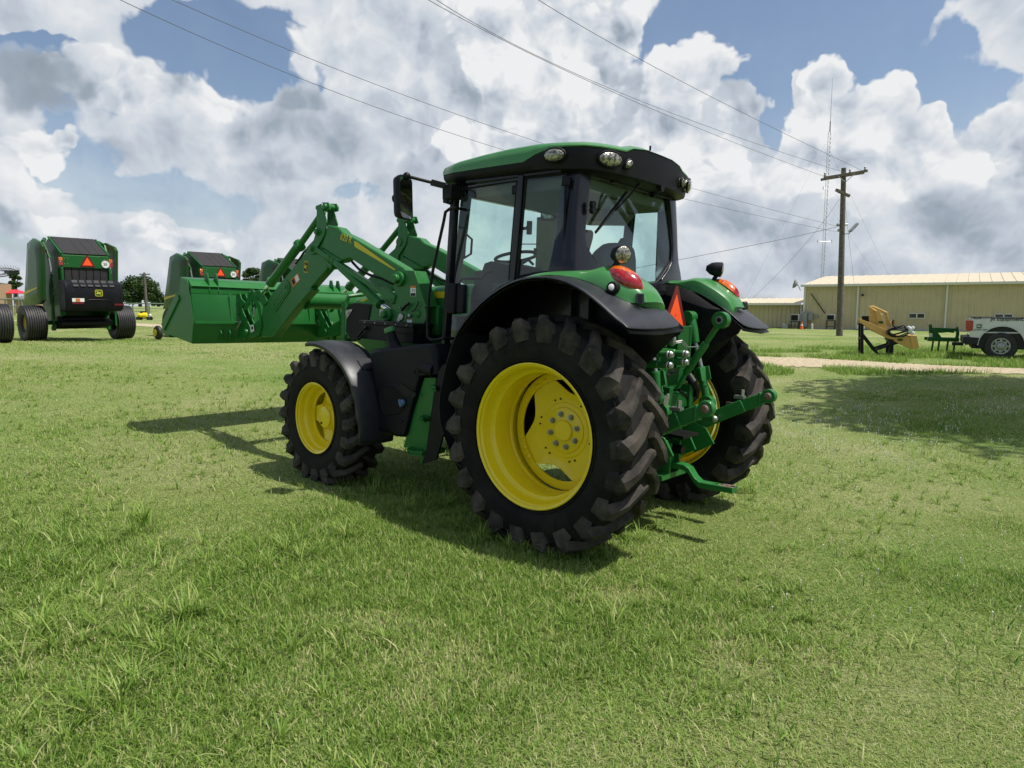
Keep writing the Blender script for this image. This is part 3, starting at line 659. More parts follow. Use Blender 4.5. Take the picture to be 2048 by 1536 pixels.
# ---- hood
def hood():
    xs = [1.38, 1.8, 2.2, 2.6, 2.9, 3.08, 3.17, 3.22]; tops = [1.915, 1.895, 1.87, 1.83, 1.79, 1.765, 1.735, 1.66]; rows = []
    for x, t in zip(xs, tops):
        w = .42 if x < 3.1 else .40 if x < 3.2 else .37; b = 1.22 if x < 3.0 else 1.30 if x < 3.2 else 1.42
        hs = [(w - .01, b), (w, b + .1), (w, t - .13), (w - .01, t - .06), (w - .05, t - .018), (w - .14, t), (w - .28, t + .008), (0, t + .012)]
        rows.append([(x, y, z) for y, z in hs] + [(x, -y, z) for y, z in hs[-2::-1]])
    m = MB(); m.grid(rows)
    f = rows[-1]; m.add(f, [tuple(range(len(f)))])
    h = m.build('hood', GREEN, tractor, smooth=40)
    m = MB()
    pts = [(1040, 962), (1100, 925), (1240, 938), (1215, 1090), (1180, 1180), (1090, 1240), (1035, 1160), (1040, 1085)]
    for s_ in (1, -1): m.prism([(*P(*c1(*q), 'y', .424)[[0]], .424 * s_, P(*c1(*q), 'y', .424)[2]) for q in pts], (0, .008 * s_, 0))
    m.prism([(3.222, y, z) for y, z in ((-.33, 1.32), (.33, 1.32), (.35, 1.60), (-.35, 1.60))], (.008, 0, 0)); m.build('grille', BLACKP, h, smooth=0)
    for s_ in (1, -1):
        m = MB(); m.prism([(*P(*c1(*q), 'y', .434)[[0]], .434 * s_, P(*c1(*q), 'y', .434)[2]) for q in ((1032, 985), (1090, 975), (1070, 1010), (1040, 1060))], (0, .006 * s_, 0)); m.build('headlight', LAMPG, h, smooth=0)
    m = MB(); a = P(*c1(1840, 830), 'y', .424); z0, z1 = 1.772, 1.832
    m.prism([(1.705, .424, z0), (2.36, .424, z0 - .012), (2.36, .424, z1 - .012), (1.705, .424, z1)], (0, .0015, 0)); m.k = 1
    text3(m, 'JOHN DEERE', (2.285, .426, z0 + .006), (-1, 0, .02), (0, 0, 1), .064, bold=.012, font_aspect=1.15); m.build('name_strip', [DECALY, BLACKM], h, smooth=0); m = MB()
    m.prism([P(*c1(*q), 'y', .424) for q in ((1140, 915), (1175, 890), (1215, 893), (1180, 912))], (0, .0015, 0))
    m.build('hood_decal', [DECALY, BLACKM], h, smooth=0)
    m = MB(); m.prism([P(*c1(*q), 'y', .426) for q in ((1310, 975), (1362, 985), (1360, 1030), (1308, 1030))], (0, .0015, 0)); m.build('sticker', WHITE, h, smooth=0)
    m = MB(); m.box((1.72, .40, 1.42), (1.86, .50, 1.70)); m.box((1.5, .40, .98), (1.95, .44, 1.3)); m.build('side_cover', GREEN, h, bevel=.02)
hood()

# ---- rear fenders
def fender(s_):
    def F(mb): return mb if s_ > 0 else mb.mirror()
    lip = [P(px, py, 'y', 1.2) for px, py in ((905, 676), (927, 646), (959, 607), (1003, 575), (1041, 558), (1096, 554), (1134, 565), (1167, 583), (1203, 613), (1233, 643))]
    mid = [(.85, 1.46), (.77, 1.62), (.64, 1.77), (.44, 1.89), (.27, 1.938), (.06, 1.957), (-.13, 1.930), (-.30, 1.888), (-.47, 1.808), (-.585, 1.755)]
    cr = [P(1300, 598, 'y', .52), P(1322, 609, 'y', .52), P(1345, 630, 'y', .52), P(1368, 654, 'y', .52)]
    inn = [(.86, 1.46), (.79, 1.63), (.66, 1.79), (.46, 1.92), (.27, 1.965), (.06, 1.982), (-.12, 1.975), (-.30, 1.92), (cr[0][0], cr[0][2]), (cr[1][0], cr[1][2])]
    low = [(.94, 1.02, 1.20), (.97, .80, 1.16), (.90, .55, 1.10), (.80, .40, 1.08)]
    rows = [[V(x + .01, y, z), V(x + .01, y - .12, z), V(x, .80, z), V(x, .52, z)] for x, z, y in low[::-1]]
    for i, (a, b, c) in enumerate(zip(lip, mid, inn)):
        e = V((a[0] + b[0]) / 2, 1.09, a[2] * .42 + b[1] * .58 - .004)
        rows.append([a, a + (0, -.012, .018 if i > 1 else .010), e, V(b[0], .95, b[1]), V((b[0] + c[0]) / 2, .72, (b[1] + c[1]) / 2 + .006), V(c[0], .52, c[1])])
    for r in rows[:4]: r.insert(1, r[0] + (.012, -.012, 0)); r.insert(3, (r[2] + r[3]) / 2)
    # rear edge turns inwards to the tip
    tip = [V(-.722, 1.20, 1.613), V(-.726, 1.185, 1.612), V(-.745, 1.06, 1.604), V(-.762, .90, 1.602), V(-.772, .70, 1.610), cr[3]]
    tip2 = [.5 * (a + b) + (0, 0, .010) for a, b in zip(rows[-1], tip)]; tip2[-1] = cr[2]
    rows += [tip2, tip]
    m = MB(); m.grid(rows); fo = F(m).build('rear_fender', GREYP, tractor, smooth=180, solid=.008, subd=1)
    # dark liner and inner wall of the wheel arch
    m = MB(); wall = []
    for c in [(.98, .45), (.96, .8)] + [(x, z - .02) for x, z in inn] + [(cr[3][0] + .01, cr[3][2] - .005)]: wall.append([(c[0], .515, c[1]), (c[0] * .75, .515, .824 + (c[1] - .824) * .75), (c[0] * .3, .515, .824 + (c[1] - .824) * .3)])
    m.grid(wall)
    m.grid([[r[1] - (0, 0.01, .03), r[3] - (0, 0, .03), r[5] - (0, 0, .03)] for r in rows[4:]])
    pw_ = [P(*q, 'y', .512) for q in ((1150, 560), (1215, 585), (1290, 612), (1322, 614), (1345, 634), (1366, 655), (1358, 669), (1325, 686), (1292, 699), (1272, 701), (1235, 655), (1180, 640))]; m.prism(pw_, (0, -.006, 0))
    for k in range(7):
        i = k + 3; m.rev([(0, .012), (1, .007)], (inn[i][0] * .93, .517, .824 + (inn[i][1] - .824) * .92), (inn[i][0] * .93, .529, .824 + (inn[i][1] - .824) * .92), 8)
    F(m).build('wheel_arch', BLACKM, fo, smooth=40, solid=.006)
    # green cover with the lamp hump
    st = [(.36, 1.918, 1.955, 1.96), (.27, 1.936, 1.982, 1.985), (.09, 1.957, 1.998, 2.0), (-.10, 1.937, 1.997, 1.998), (-.20, 1.915, 2.005, 2.005), (-.27, 1.896, 2.035, 2.03), (-.34, 1.868, 2.030, 2.015), (-.40, 1.842, 2.000, 1.985), (-.48, 1.808, 1.955, 1.945), (-.55, 1.785, 1.905, 1.90), (-.605, 1.772, 1.850, 1.85), (-.635, 1.768, 1.788, 1.788)]
    rows = []
    for x, zb, zp, zi in st:
        t_ = max(0, (-x - .38) / .25); e = .945 - .055 * t_ * t_; yp = .80; iy = .53 + .03 * t_ * t_; dx = .07 * t_ * t_
        rows.append([V(x + dx, e, zb + .006), V(x + dx, e - .012, zb + (zp - zb) * .35), V(x, e - .055, zb + (zp - zb) * .78), V(x, yp + .02, zp - .004), V(x, yp - .07, zp), V(x, iy + .08, zi), V(x, iy + .005, zi - .012), V(x, iy, zi - .12)])
    m = MB(); m.grid(rows); m.add(rows[-1], [tuple(range(8))]); cv = F(m).build('fender_cover', GREEN_L, fo, smooth=60, subd=1)
    # tail lamp: lens on the outer rear slope of the hump
    c = V(-.465, .822, 1.938); lx = V(-.25, -.03, -.145); lx /= np.linalg.norm(lx); nn = V(-.42, .50, .76); nn -= lx * (nn @ lx); nn /= np.linalg.norm(nn); ly = np.cross(nn, lx)
    for part, (a0, a1), mt in (('amber_lens', (48, 205), LENS_O), ('red_lens', (205, 408), LENS_R)):
        m = MB(); rows = []
        for fr, h in ((1.08, -.012), (1.0, .012), (.86, .034), (.62, .050), (.3, .058), (.02, .060)):
            row = []
            for k in range(17):
                a = R_(a0 + (a1 - a0) * k / 16); ex = 1 if math.cos(a) < 0 else .94
                row.append(c + lx * .138 * fr * math.cos(a) * ex + ly * .074 * fr * math.sin(a) * (.95 if math.sin(a) > 0 else 1.1) + nn * h)
            rows.append(row)
        m.grid(rows); F(m).build(part, mt, fo, smooth=60)
    # small round side marker and badge
    q = P(*fen(855, 805), 'y', .93); m = MB(); m.rev([(0, .045), (.7, .045), (1, .036)], q - (0, .03, 0), q + V(-.012, .035, .01), 18); F(m).build('marker_housing', BLACKP, fo)
    m = MB(); m.rev([(0, .022), (.6, .022), (1, .014)], q + V(-.012, .033, .01), q + V(-.018, .042, .012), 16); F(m).build('marker_light', WHITE, fo)
    q = V(-.600, .868, 1.80); m = MB(); xd = V(-.75, -.66, 0); xd /= np.linalg.norm(xd); yd = V(.15, -.12, 1); yd /= np.linalg.norm(yd); zd = np.cross(xd, yd)
    m.prism([q + xd * a + yd * b + zd * .03 for a, b in rrect(0, 0, .052, .068, .008)], zd * -.03); m.k = 1
    for dz in (-.018, 0, .018): m.prism([q + xd * a + yd * (b + dz) + zd * .031 for a, b in rrect(0, 0, .030, .011, .003)], zd * .002)
    F(m).build('reflector_badge', [GREYP, BLACKM], fo, smooth=0)
    # work lamp on a short arm
    m = MB(); k0 = V(-.33, .80, 2.02); k1 = V(-.40, .80, 2.09); m.beam(k0 - (0, 0, .03), k1, .045, .02); m.rev([(0, .02), (.3, .050), (.6, .060), (1, .064)], V(-.30, .74, 2.112), V(-.415, .80, 2.10), 24); F(m).build('lamp_housing', BLACKP, fo)
    m = MB(); m.rev([(0, .060), (.5, .055), (.85, .030), (1, .005)], V(-.415, .80, 2.10), V(-.430, .808, 2.098), 24, False); F(m).build('work_lamp', LAMPG, fo, smooth=60)
fender(1); fender(-1)

def front_fender(s_):
    rows = []
    for k in range(19):
        a = R_(80 + 112 * k / 18); r = .715; fl = .05 if k == 0 else 0
        c = V(2.607 + r * math.cos(a), 0, .600 + r * math.sin(a)); n_ = V(math.cos(a), 0, math.sin(a)); w0 = 1.24 if k < 16 else 1.22
        rows.append([c + (0, w0, 0) - n_ * .035, c + (0, w0, 0) - n_ * .008, c + (0, w0 - .03, 0) + n_ * .006, c + (0, 1.05, 0) + n_ * .018, c + (0, .86, 0) + n_ * .006, c + (0, .83, 0) - n_ * .02])
    m = MB(); m.grid(rows); f = (m if s_ > 0 else m.mirror()).build('front_fender', GREYP, tractor, smooth=50, solid=.007)
    m = MB(); a = R_(132); c = V(2.607 + .742 * math.cos(a), 1.0, .600 + .742 * math.sin(a)); xd = V(0, -1, 0); yd = V(-math.sin(a), 0, math.cos(a)) * -1
    for w, h, d in ((.16, .13, .002), (.14, .11, .004)): m.prism([c + V(0, -u, 0) + yd * -v for u, v in rrect(0, 0, w, h, .03)], V(math.cos(a), 0, math.sin(a)) * d)
    (m if s_ > 0 else m.mirror()).build('embossed_badge', GREYP, f, smooth=0)
    m = MB(); m.beam((2.2, .45 * s_, 1.12), (2.1, .95 * s_, 1.12), .05, .04); m.build('bracket', BLACKM, f)
front_fender(1); front_fender(-1)

# ---- cab
def cab():
    G = BLACKS
    m = MB()
    for s_ in (1, -1):
        k = MB(); y = .80
        # rear corner post: wide side face, rounded corner, rear face that widens at the foot
        rows = []
        for z, xo, yo, xi, yi in ((1.90, -.05, .83, .21, .42), (2.0, -.045, .845, .20, .44), (2.08, -.035, .83, .195, .56), (2.16, -.02, .815, .19, .655), (2.28, -.01, .80, .185, .675), (2.45, 0, .785, .18, .655), (2.62, .01, .765, .175, .62), (2.74, .015, .745, .17, .59)):
            rows.append([V(xi, yo - .01, z), V(xi - .08, yo + .004, z), V(xo + .05, yo, z), V(xo + .012, yo - .015, z), V(xo, yo - .05, z), V(xo, yi, z), V(xo + .06, yi, z), V(xi, yo - .08, z)])
        k.grid(rows, True); k.add(rows[0], [tuple(range(8))])
        def L_(a, b, w, d=.06, yy=y): k.beam(P(*a, 'y', yy), P(*b, 'y', yy), w, d, up=(0, 1, 0))
        L_((912, 368), (890, 715), .045, .07)                                  # front post
        k.beam(V(1.10, .79, 2.72), V(.14, .79, 2.725), .05, .05)                # top rail
        L_((1045, 350), (1027, 566), .055, .05)                                # middle post
        arc = [P(px, py, 'y', y) for px, py in ((1130, 543), (1080, 548), (1030, 562), (1003, 574), (965, 604), (932, 642), (908, 682), (897, 716))]
        k.tube(arc, .020, 8)
        k.beam(P(890, 712, 'y', y), P(897, 718, 'y', y), .05, .05)
        m2 = k if s_ > 0 else k.mirror(); m.add(m2.v, m2.f)
    # lower body, floor, rear wall below the glass
    m.box((-.02, -.60, 1.10), (.22, .60, 1.86)); m.prism([(-.045, y, z) for y, z in ((-.82, 1.86), (.82, 1.86), (.80, 1.98), (.42, 1.98), (.34, 1.945), (-.34, 1.945), (-.42, 1.98), (-.80, 1.98))], (.07, 0, 0))
    m.box((.2, -.74, 1.0), (1.34, .74, 1.24)); m.box((1.25, -.72, 1.0), (1.40, .72, 1.62)); m.box((0, -.74, 2.70), (1.3, .74, 2.73))
    m.beam((1.22, .76, 2.66), (1.22, -.76, 2.66), .06, .09); m.beam((.03, .62, 2.715), (.03, -.62, 2.715), .05, .05)
    m.box((.10, .60, 1.2), (.9, .66, 1.90)); m.box((.10, -.66, 1.2), (.9, -.60, 1.90))
    c = m.build('cab_frame', G, tractor, smooth=40, bevel=.006)
    # roof
    half = [(1.50, 0), (1.495, .30), (1.475, .55), (1.44, .72), (1.36, .82), (1.2, .855), (.9, .87), (.62, .875), (.45, .875), (.34, .875), (.22, .868), (.08, .845), (-.04, .785), (-.11, .68), (-.15, .55), (-.175, .44), (-.185, .36), (-.20, .2), (-.205, 0)]
    out = half + [(x, -y) for x, y in half[-2:0:-1]]
    ip = np.interp
    def rim(x, y): y = abs(y); return ip(x, [-.2, 0, .34, .67, 1.12, 1.39, 1.5], [2.885, 2.885, 2.897, 2.894, 2.866, 2.838, 2.812]) + (ip(y, [.2, .34, .44, .86], [.05, .045, .014, 0]) if x < .1 else 0)
    def low(x, y): y = abs(y); return ip(x, [.20, .32, .42, 1.5], [2.862, 2.838, 2.786, 2.780]) + (ip(y, [.2, .34, .40, .86], [.065, .06, .010, 0]) if x < .1 else 0)
    def ring(inset, zf, kx=.62):
        o = []
        for x, y in out: d = V(x - kx, y); L = np.linalg.norm(d); d = d * (1 - inset / L); o.append(V(kx + d[0], d[1], zf(x, y)))
        return o
    m = MB()
    m.grid([ring(.02, lambda x, y: low(x, y) + .002), ring(.0, lambda x, y: low(x, y) + .004), ring(-.002, lambda x, y: (low(x, y) + rim(x, y)) / 2), ring(.012, rim), ring(.05, lambda x, y: rim(x, y) + .020),
            ring(.16, lambda x, y: rim(x, y) + .034), ring(.4, lambda x, y: rim(x, y) * .35 + 2.945 * .65), ring(.60, lambda x, y: 2.950)], True)
    m.add(ring(.60, lambda x, y: 2.950), [tuple(range(len(out)))]); m.build('roof', GREEN_L, c, smooth=50)
    m = MB(); bot = lambda x, y: 2.70 + (.0 if x < .2 else .012)
    m.grid([ring(.30, bot), ring(.07, bot), ring(.022, lambda x, y: bot(x, y) + .015), ring(.006, lambda x, y: (low(x, y) * .6 + bot(x, y) * .4)), ring(.003, low), ring(.03, lambda x, y: low(x, y) + .004)], True)
    m.add(ring(.30, bot), [tuple(range(len(out)))[::-1]]); m.cyl(V(-.17, .10, 2.95), V(-.17, .10, 2.985), .008)
    # low pod behind the roof lamps
    for s_ in (1, -1):
        pass
    m.cyl((-.15, -.10, 2.70), (-.19, -.10, 2.70), .03)
    m.build('roof_trim', BLACKP, c, smooth=50)
    def lamp(q, nrm, a, b, name='roof_lamp', roll=0):
        q = V(*q); nrm = V(*nrm); nrm /= np.linalg.norm(nrm); xd = np.cross((0, 0, 1), nrm); xd /= np.linalg.norm(xd); yd = np.cross(nrm, xd); cr, sr = math.cos(roll), math.sin(roll); xd, yd = xd * cr + yd * sr, yd * cr - xd * sr
        m = MB(); rows = []
        for f, h in ((1.0, -.03), (1.0, .0), (.93, .010), (.7, .018), (.4, .022), (.03, .023)): rows.append([q + xd * a * f * math.cos(t) + yd * b * f * math.sin(t) + nrm * h for t in np.linspace(0, 2 * math.pi, 25)])
        m.grid(rows); m.build(name, LAMPG, c, smooth=60)
        m = MB(); m.tube([q + xd * a * 1.06 * math.cos(t) + yd * b * 1.08 * math.sin(t) - nrm * .002 for t in np.linspace(0, 2 * math.pi, 25)], .009, 6, False); m.build('lamp_bezel', BLACKP, c, smooth=60)
    for s_ in (1, -1):
        lamp((-.150, .612 * s_, 2.796), (-1, .42 * s_, -.16), .098, .050); lamp((-.186, .425 * s_, 2.790), (-1, .18 * s_, -.12), .040, .026, roll=.7 * s_); lamp((.155, .880 * s_, 2.808), (-.22, 1.0 * s_, -.10), .082, .044)
    # glass panes
    def pane(name, pts, th=(0, .006, 0)):
        m = MB(); m.add([V(*q) for q in pts], [tuple(range(len(pts)))]); return m.build(name, GLASS, c, smooth=0)
    for s_ in (1, -1):
        f = lambda pts, y=.80: [(*P(*q, 'y', y)[[0]], y * s_, P(*q, 'y', y)[2]) for q in pts]
        d = pane('door_glass', f([(918, 374), (1040, 356), (1022, 566), (1003, 576), (962, 608), (930, 646), (908, 684), (895, 714)]))
        pane('side_window', f([(1050, 353), (1134, 347), (1128, 543), (1080, 549), (1033, 560)]))
        m = MB(); rr = [P(*q, 'y', .803) for q in ((1052, 356), (1132, 348), (1126, 540), (1078, 545), (1037, 553), (1037, 545), (1052, 356))]; m.tube(rr, .010, 6, False)
        rr = [P(*q, 'y', .803) for q in ((926, 378), (1034, 362), (1018, 560))]; m.tube(rr, .009, 6, False)
        (m if s_ > 0 else m.mirror()).build('window_seal', BLACKP, c)
    ws = []
    for z in (1.55, 1.9, 2.3, 2.68): ws.append([(1.40 - .13 * (z - 1.55) - .10 * (abs(y) / .76) ** 2 , y, z) for y in np.linspace(-.76, .76, 9)])
    m = MB(); m.grid(ws); m.build('windscreen', GLASS, c)
    rg = [(.58, 2.715), (.62, 2.60), (.68, 2.28), (.66, 2.17), (.56, 2.09), (.42, 1.985), (.34, 1.95)]
    rw = [[V(.055 - .012 * k if False else .05 - (2.72 - z) * .09, y * t, z) for t in np.linspace(1, -1, 7)] for k, (y, z) in enumerate(rg)]
    m = MB(); m.grid(rw); rw_ = m.build('rear_window', GLASS, c)
    m = MB(); loop = [V(.045 - (2.72 - z) * .09, y, z) for y, z in rg] + [V(.045 - (2.72 - z) * .09, -y, z) for y, z in rg[::-1]]; m.tube(loop + [loop[0]], .013, 6, False); m.build('rear_window_seal', BLACKP, c)
    # rear wiper
    a = P(*roofc(1215, 640), 'x', -.12); b = P(*roofc(810, 1110), 'x', -.06); e0 = P(*roofc(985, 830), 'x', -.055); e1 = P(*roofc(530, 1430), 'x', -.05)
    m = MB(); m.tube([a, a * .6 + b * .4 + (-.01, 0, 0), b], [.014, .009, .006], 8); m.tube([e0, (e0 + e1) / 2 + (-.008, 0, 0), e1], [.005, .009, .005], 6); m.beam(e0 + V(.01, 0, 0), e1 + V(.01, 0, 0), .006, .018, up=(0, 1, 0)); m.cyl(a + V(-.02, 0, 0), a + V(.06, 0, 0), .024); m.build('rear_wiper', BLACKM, c)
    # hinges and latches
    for q in ((1031, 380), (1132, 362), (1128, 524)): m = MB(); p_ = P(q[0], q[1], 'y', .81); m.cbox(p_, (.06, .03, .07)); m.build('hinge', BLACKP, c, bevel=.008)
    for q in ((785, 640), (1365, 860)): m = MB(); p_ = P(*roofc(*q), 'x', 0); m.cbox(p_, (.05, .05, .06)); m.build('hinge', BLACKP, c, bevel=.008)
    for q in (1020, 1100): m = MB(); p_ = P(*roofc(455, q), 'x', -.03); m.cyl(p_ + V(-.03, 0, 0), p_, .026); m.build('rubber_stop', BLACKP, c)
    # door handle lever inside, grab loop, exterior lock block
    m = MB(); A = [P(*crop(890, 340, 3.172)(*q), 'y', .765) for q in ((118, 560), (165, 532), (171, 440), (136, 408), (128, 445), (122, 540), (118, 560))]; m.tube(A, .010, 8); m.build('door_handle', BLACKP, c); m = MB()
    A = [P(*crop(860, 540, 6.98)(*q), 'y', .70) for q in ((400, 330), (410, 170), (450, 120), (740, 115), (790, 30), (860, 20))]; m.tube(A, .014, 8); m.build('grab_loop', BLACKP, c); m = MB()
    m.tube([P(*cabc(x, y), 'y', .76) for x, y in ((715, 720), (735, 720), (765, 700))], .012, 8); m.cbox(P(*cabc(763, 715), 'y', .76), (.03, .03, .10)); m.build('door_handle', BLACKP, c)
    q = P(*crop(860, 540, 6.98)(310, 400), 'y', .83); m = MB(); m.cbox(q, (.10, .05, .26)); m.cbox(q + V(-.09, -.02, 0), (.09, .05, .24)); m.build('door_latch', BLACKP, c, bevel=.015)
    # entry rail
    A = [P(*q, 'y', .93) for q in ((912, 416), (899, 418), (891, 424), (887, 445), (878, 485), (866, 540), (858, 590), (855, 640), (855, 674), (863, 681), (888, 677))]; m = MB(); m.tube(A, .013, 10); m.tube([A[0], A[0] + (0, -.12, 0)], .012, 8); m.tube([A[-1], A[-1] + (0, -.12, 0)], .012, 8); m.build('grab_rail', BLACKM, c)
    return c
CAB = cab()

# ---- cab interior
ci = crop(890, 340, 3.172)
def sheet(m, cr, pts, ax, v, th):
    m.prism([P(*cr(*q), ax, v) for q in pts], (0, th, 0) if ax == 'y' else (th, 0, 0))
m = MB(); sheet(m, fen, [(545, 330), (600, 270), (690, 195), (760, 178), (880, 180), (960, 205), (1010, 260), (1030, 420), (1030, 700), (545, 700)], 'x', .30, -.12); m.box((.30, -.26, 1.50), (.85, .26, 1.68)); m.box((.35, -.2, 1.2), (.8, .2, 1.5))
seat = m.build('seat', SEATM, tractor, bevel=.03)
for pts in ([(478, 10), (500, -5), (580, 0), (605, 30), (595, 120), (540, 320), (470, 230)], [(1000, 160), (1030, 105), (1110, 115), (1130, 150), (1100, 300), (1050, 520), (970, 500)]):
    m = MB(); sheet(m, fen, pts, 'x', .42, .06); m.build('armrest', CABTRIM, seat, bevel=.015)
w0 = P(1032, 514, 'y', .08); tl = V(.22, 0, 1); tl /= np.linalg.norm(tl); ux = V(1, 0, -.22); ux /= np.linalg.norm(ux)
m = MB(); ring_ = lambda t: w0 + ux * .19 * math.cos(t) + V(0, 1, 0) * .19 * math.sin(t)
m.tube([ring_(t) for t in np.linspace(0, 2 * math.pi, 33)], .015, 8, False)
for t in (.3, 2.4, 4.5): m.tube([w0 - tl * .09, ring_(t)], .011, 6)
m.tube([w0 - tl * .07, w0 - tl * .25 + V(.06, 0, 0), w0 - tl * .6 + V(.2, 0, 0)], [.03, .035, .05], 12); m.tube([ring_(4.2), ring_(4.2) + (0, 0, .07)], .018, 8); m.build('steering_wheel', BLACKP, tractor)
m = MB(); sheet(m, ci, [(190, 640), (235, 635), (250, 592), (290, 578), (390, 602), (402, 640), (400, 720), (215, 830), (168, 842)], 'y', .35, -.5); m.box((1.05, -.30, 1.3), (1.30, .30, 1.80)); m.box((.45, -.72, 1.24), (1.05, -.52, 1.75))
sheet(m, ci, [(105, 108), (165, 180), (140, 400), (116, 560), (62, 820), (38, 820), (78, 400)], 'y', .735, -.01)
dash = m.build('dashboard', CABTRIM, tractor, bevel=.01)
m = MB(); sheet(m, ci, [(583, 300), (606, 298), (608, 222), (640, 216), (715, 226), (726, 300), (705, 316), (712, 400), (716, 645), (572, 648)], 'y', -.70, -.05); sheet(m, ci, [(655, 400), (712, 398), (714, 560), (655, 570)], 'y', -.66, -.03); m.build('right_console_post', CABTRIM, dash, smooth=0)
m = MB(); sheet(m, ci, [(618, 226), (688, 224), (680, 305), (635, 308), (612, 285)], 'y', -.64, -.02); m.build('interior_lamp', LAMPG, dash, smooth=0)
m = MB(); m.tube([P(*ci(485, 470), 'y', -.7), P(*ci(610, 470), 'y', -.7)], .006, 6); m.tube([P(*ci(560, 600), 'y', 0), P(*ci(520, 560), 'y', 0)], .012, 6); m.cyl(P(*ci(480, 570), 'y', .2), P(*ci(480, 640), 'y', .2), .022); m.build('levers', BLACKP, dash)
m = MB(); m.box((.06, -.70, 2.60), (1.1, .70, 2.70)); m.cbox((.14, .12, 2.56), (.08, .34, .09)); m.prism([(x, -.72, z) for x, z in ((.4, 2.60), (1.05, 2.60), (.9, 2.52), (.5, 2.50))], (0, .4, 0)); m.build('headliner', LINER, tractor, bevel=.02)

# ---- mirror on its arm
m = MB(); j = P(*mirc(900, 340), 'y', .88); e = P(*mirc(270, 180), 'y', 1.14); mid_ = j * .62 + e * .38
m.beam(j, mid_, .045, .045); m.tube([mid_, e], .014, 8); h0 = P(*mirc(170, 190), 'y', 1.16)
m.tube([e, h0 + (0, 0, .01), P(*mirc(150, 250), 'y', 1.17), P(*mirc(150, 560), 'y', 1.17)], .011, 8)
m.beam(P(*mirc(1000, 330), 'y', .84), P(*mirc(1000, 560), 'y', .84), .10, .12, up=(0, 1, 0)); m.beam(P(*mirc(900, 350), 'y', .88), P(*mirc(910, 610), 'y', .88), .05, .03, up=(0, 1, 0)); m.beam(P(*mirc(900, 590), 'y', .88), P(*mirc(980, 615), 'y', .86), .03, .03); m.blob(e, .032)
ma = m.build('mirror_arm', BLACKM, tractor, bevel=.005)
q = P(*mirc(250, 530), 'y', 1.15); nz = V(-.925, -.30, .05); nz /= np.linalg.norm(nz); xd = np.cross((0, 0, 1), nz); xd /= np.linalg.norm(xd); yd = np.cross(nz, xd)
m = MB(); rows = [[q + xd * a * f + yd * b * (1 - (1 - f) * .5) + nz * h for a, b in rrect(0, 0, .20, .345, .045, 5)] for f, h in ((.55, -.075), (.85, -.06), (1, -.02), (1, .008), (.93, .010))]; m.grid(rows, True); m.add(rows[0], [tuple(range(len(rows[0])))[::-1]]); m.cyl(q - nz * .06, q - nz * .11, .03); m.build('mirror_housing', BLACKP, ma, smooth=50)
m = MB(); m.add([q + xd * a + yd * b + nz * .009 for a, b in rrect(0, 0, .182, .325, .04, 5)], [tuple(range(24))]); m.build('mirror_glass', MIRROR, ma, smooth=0)
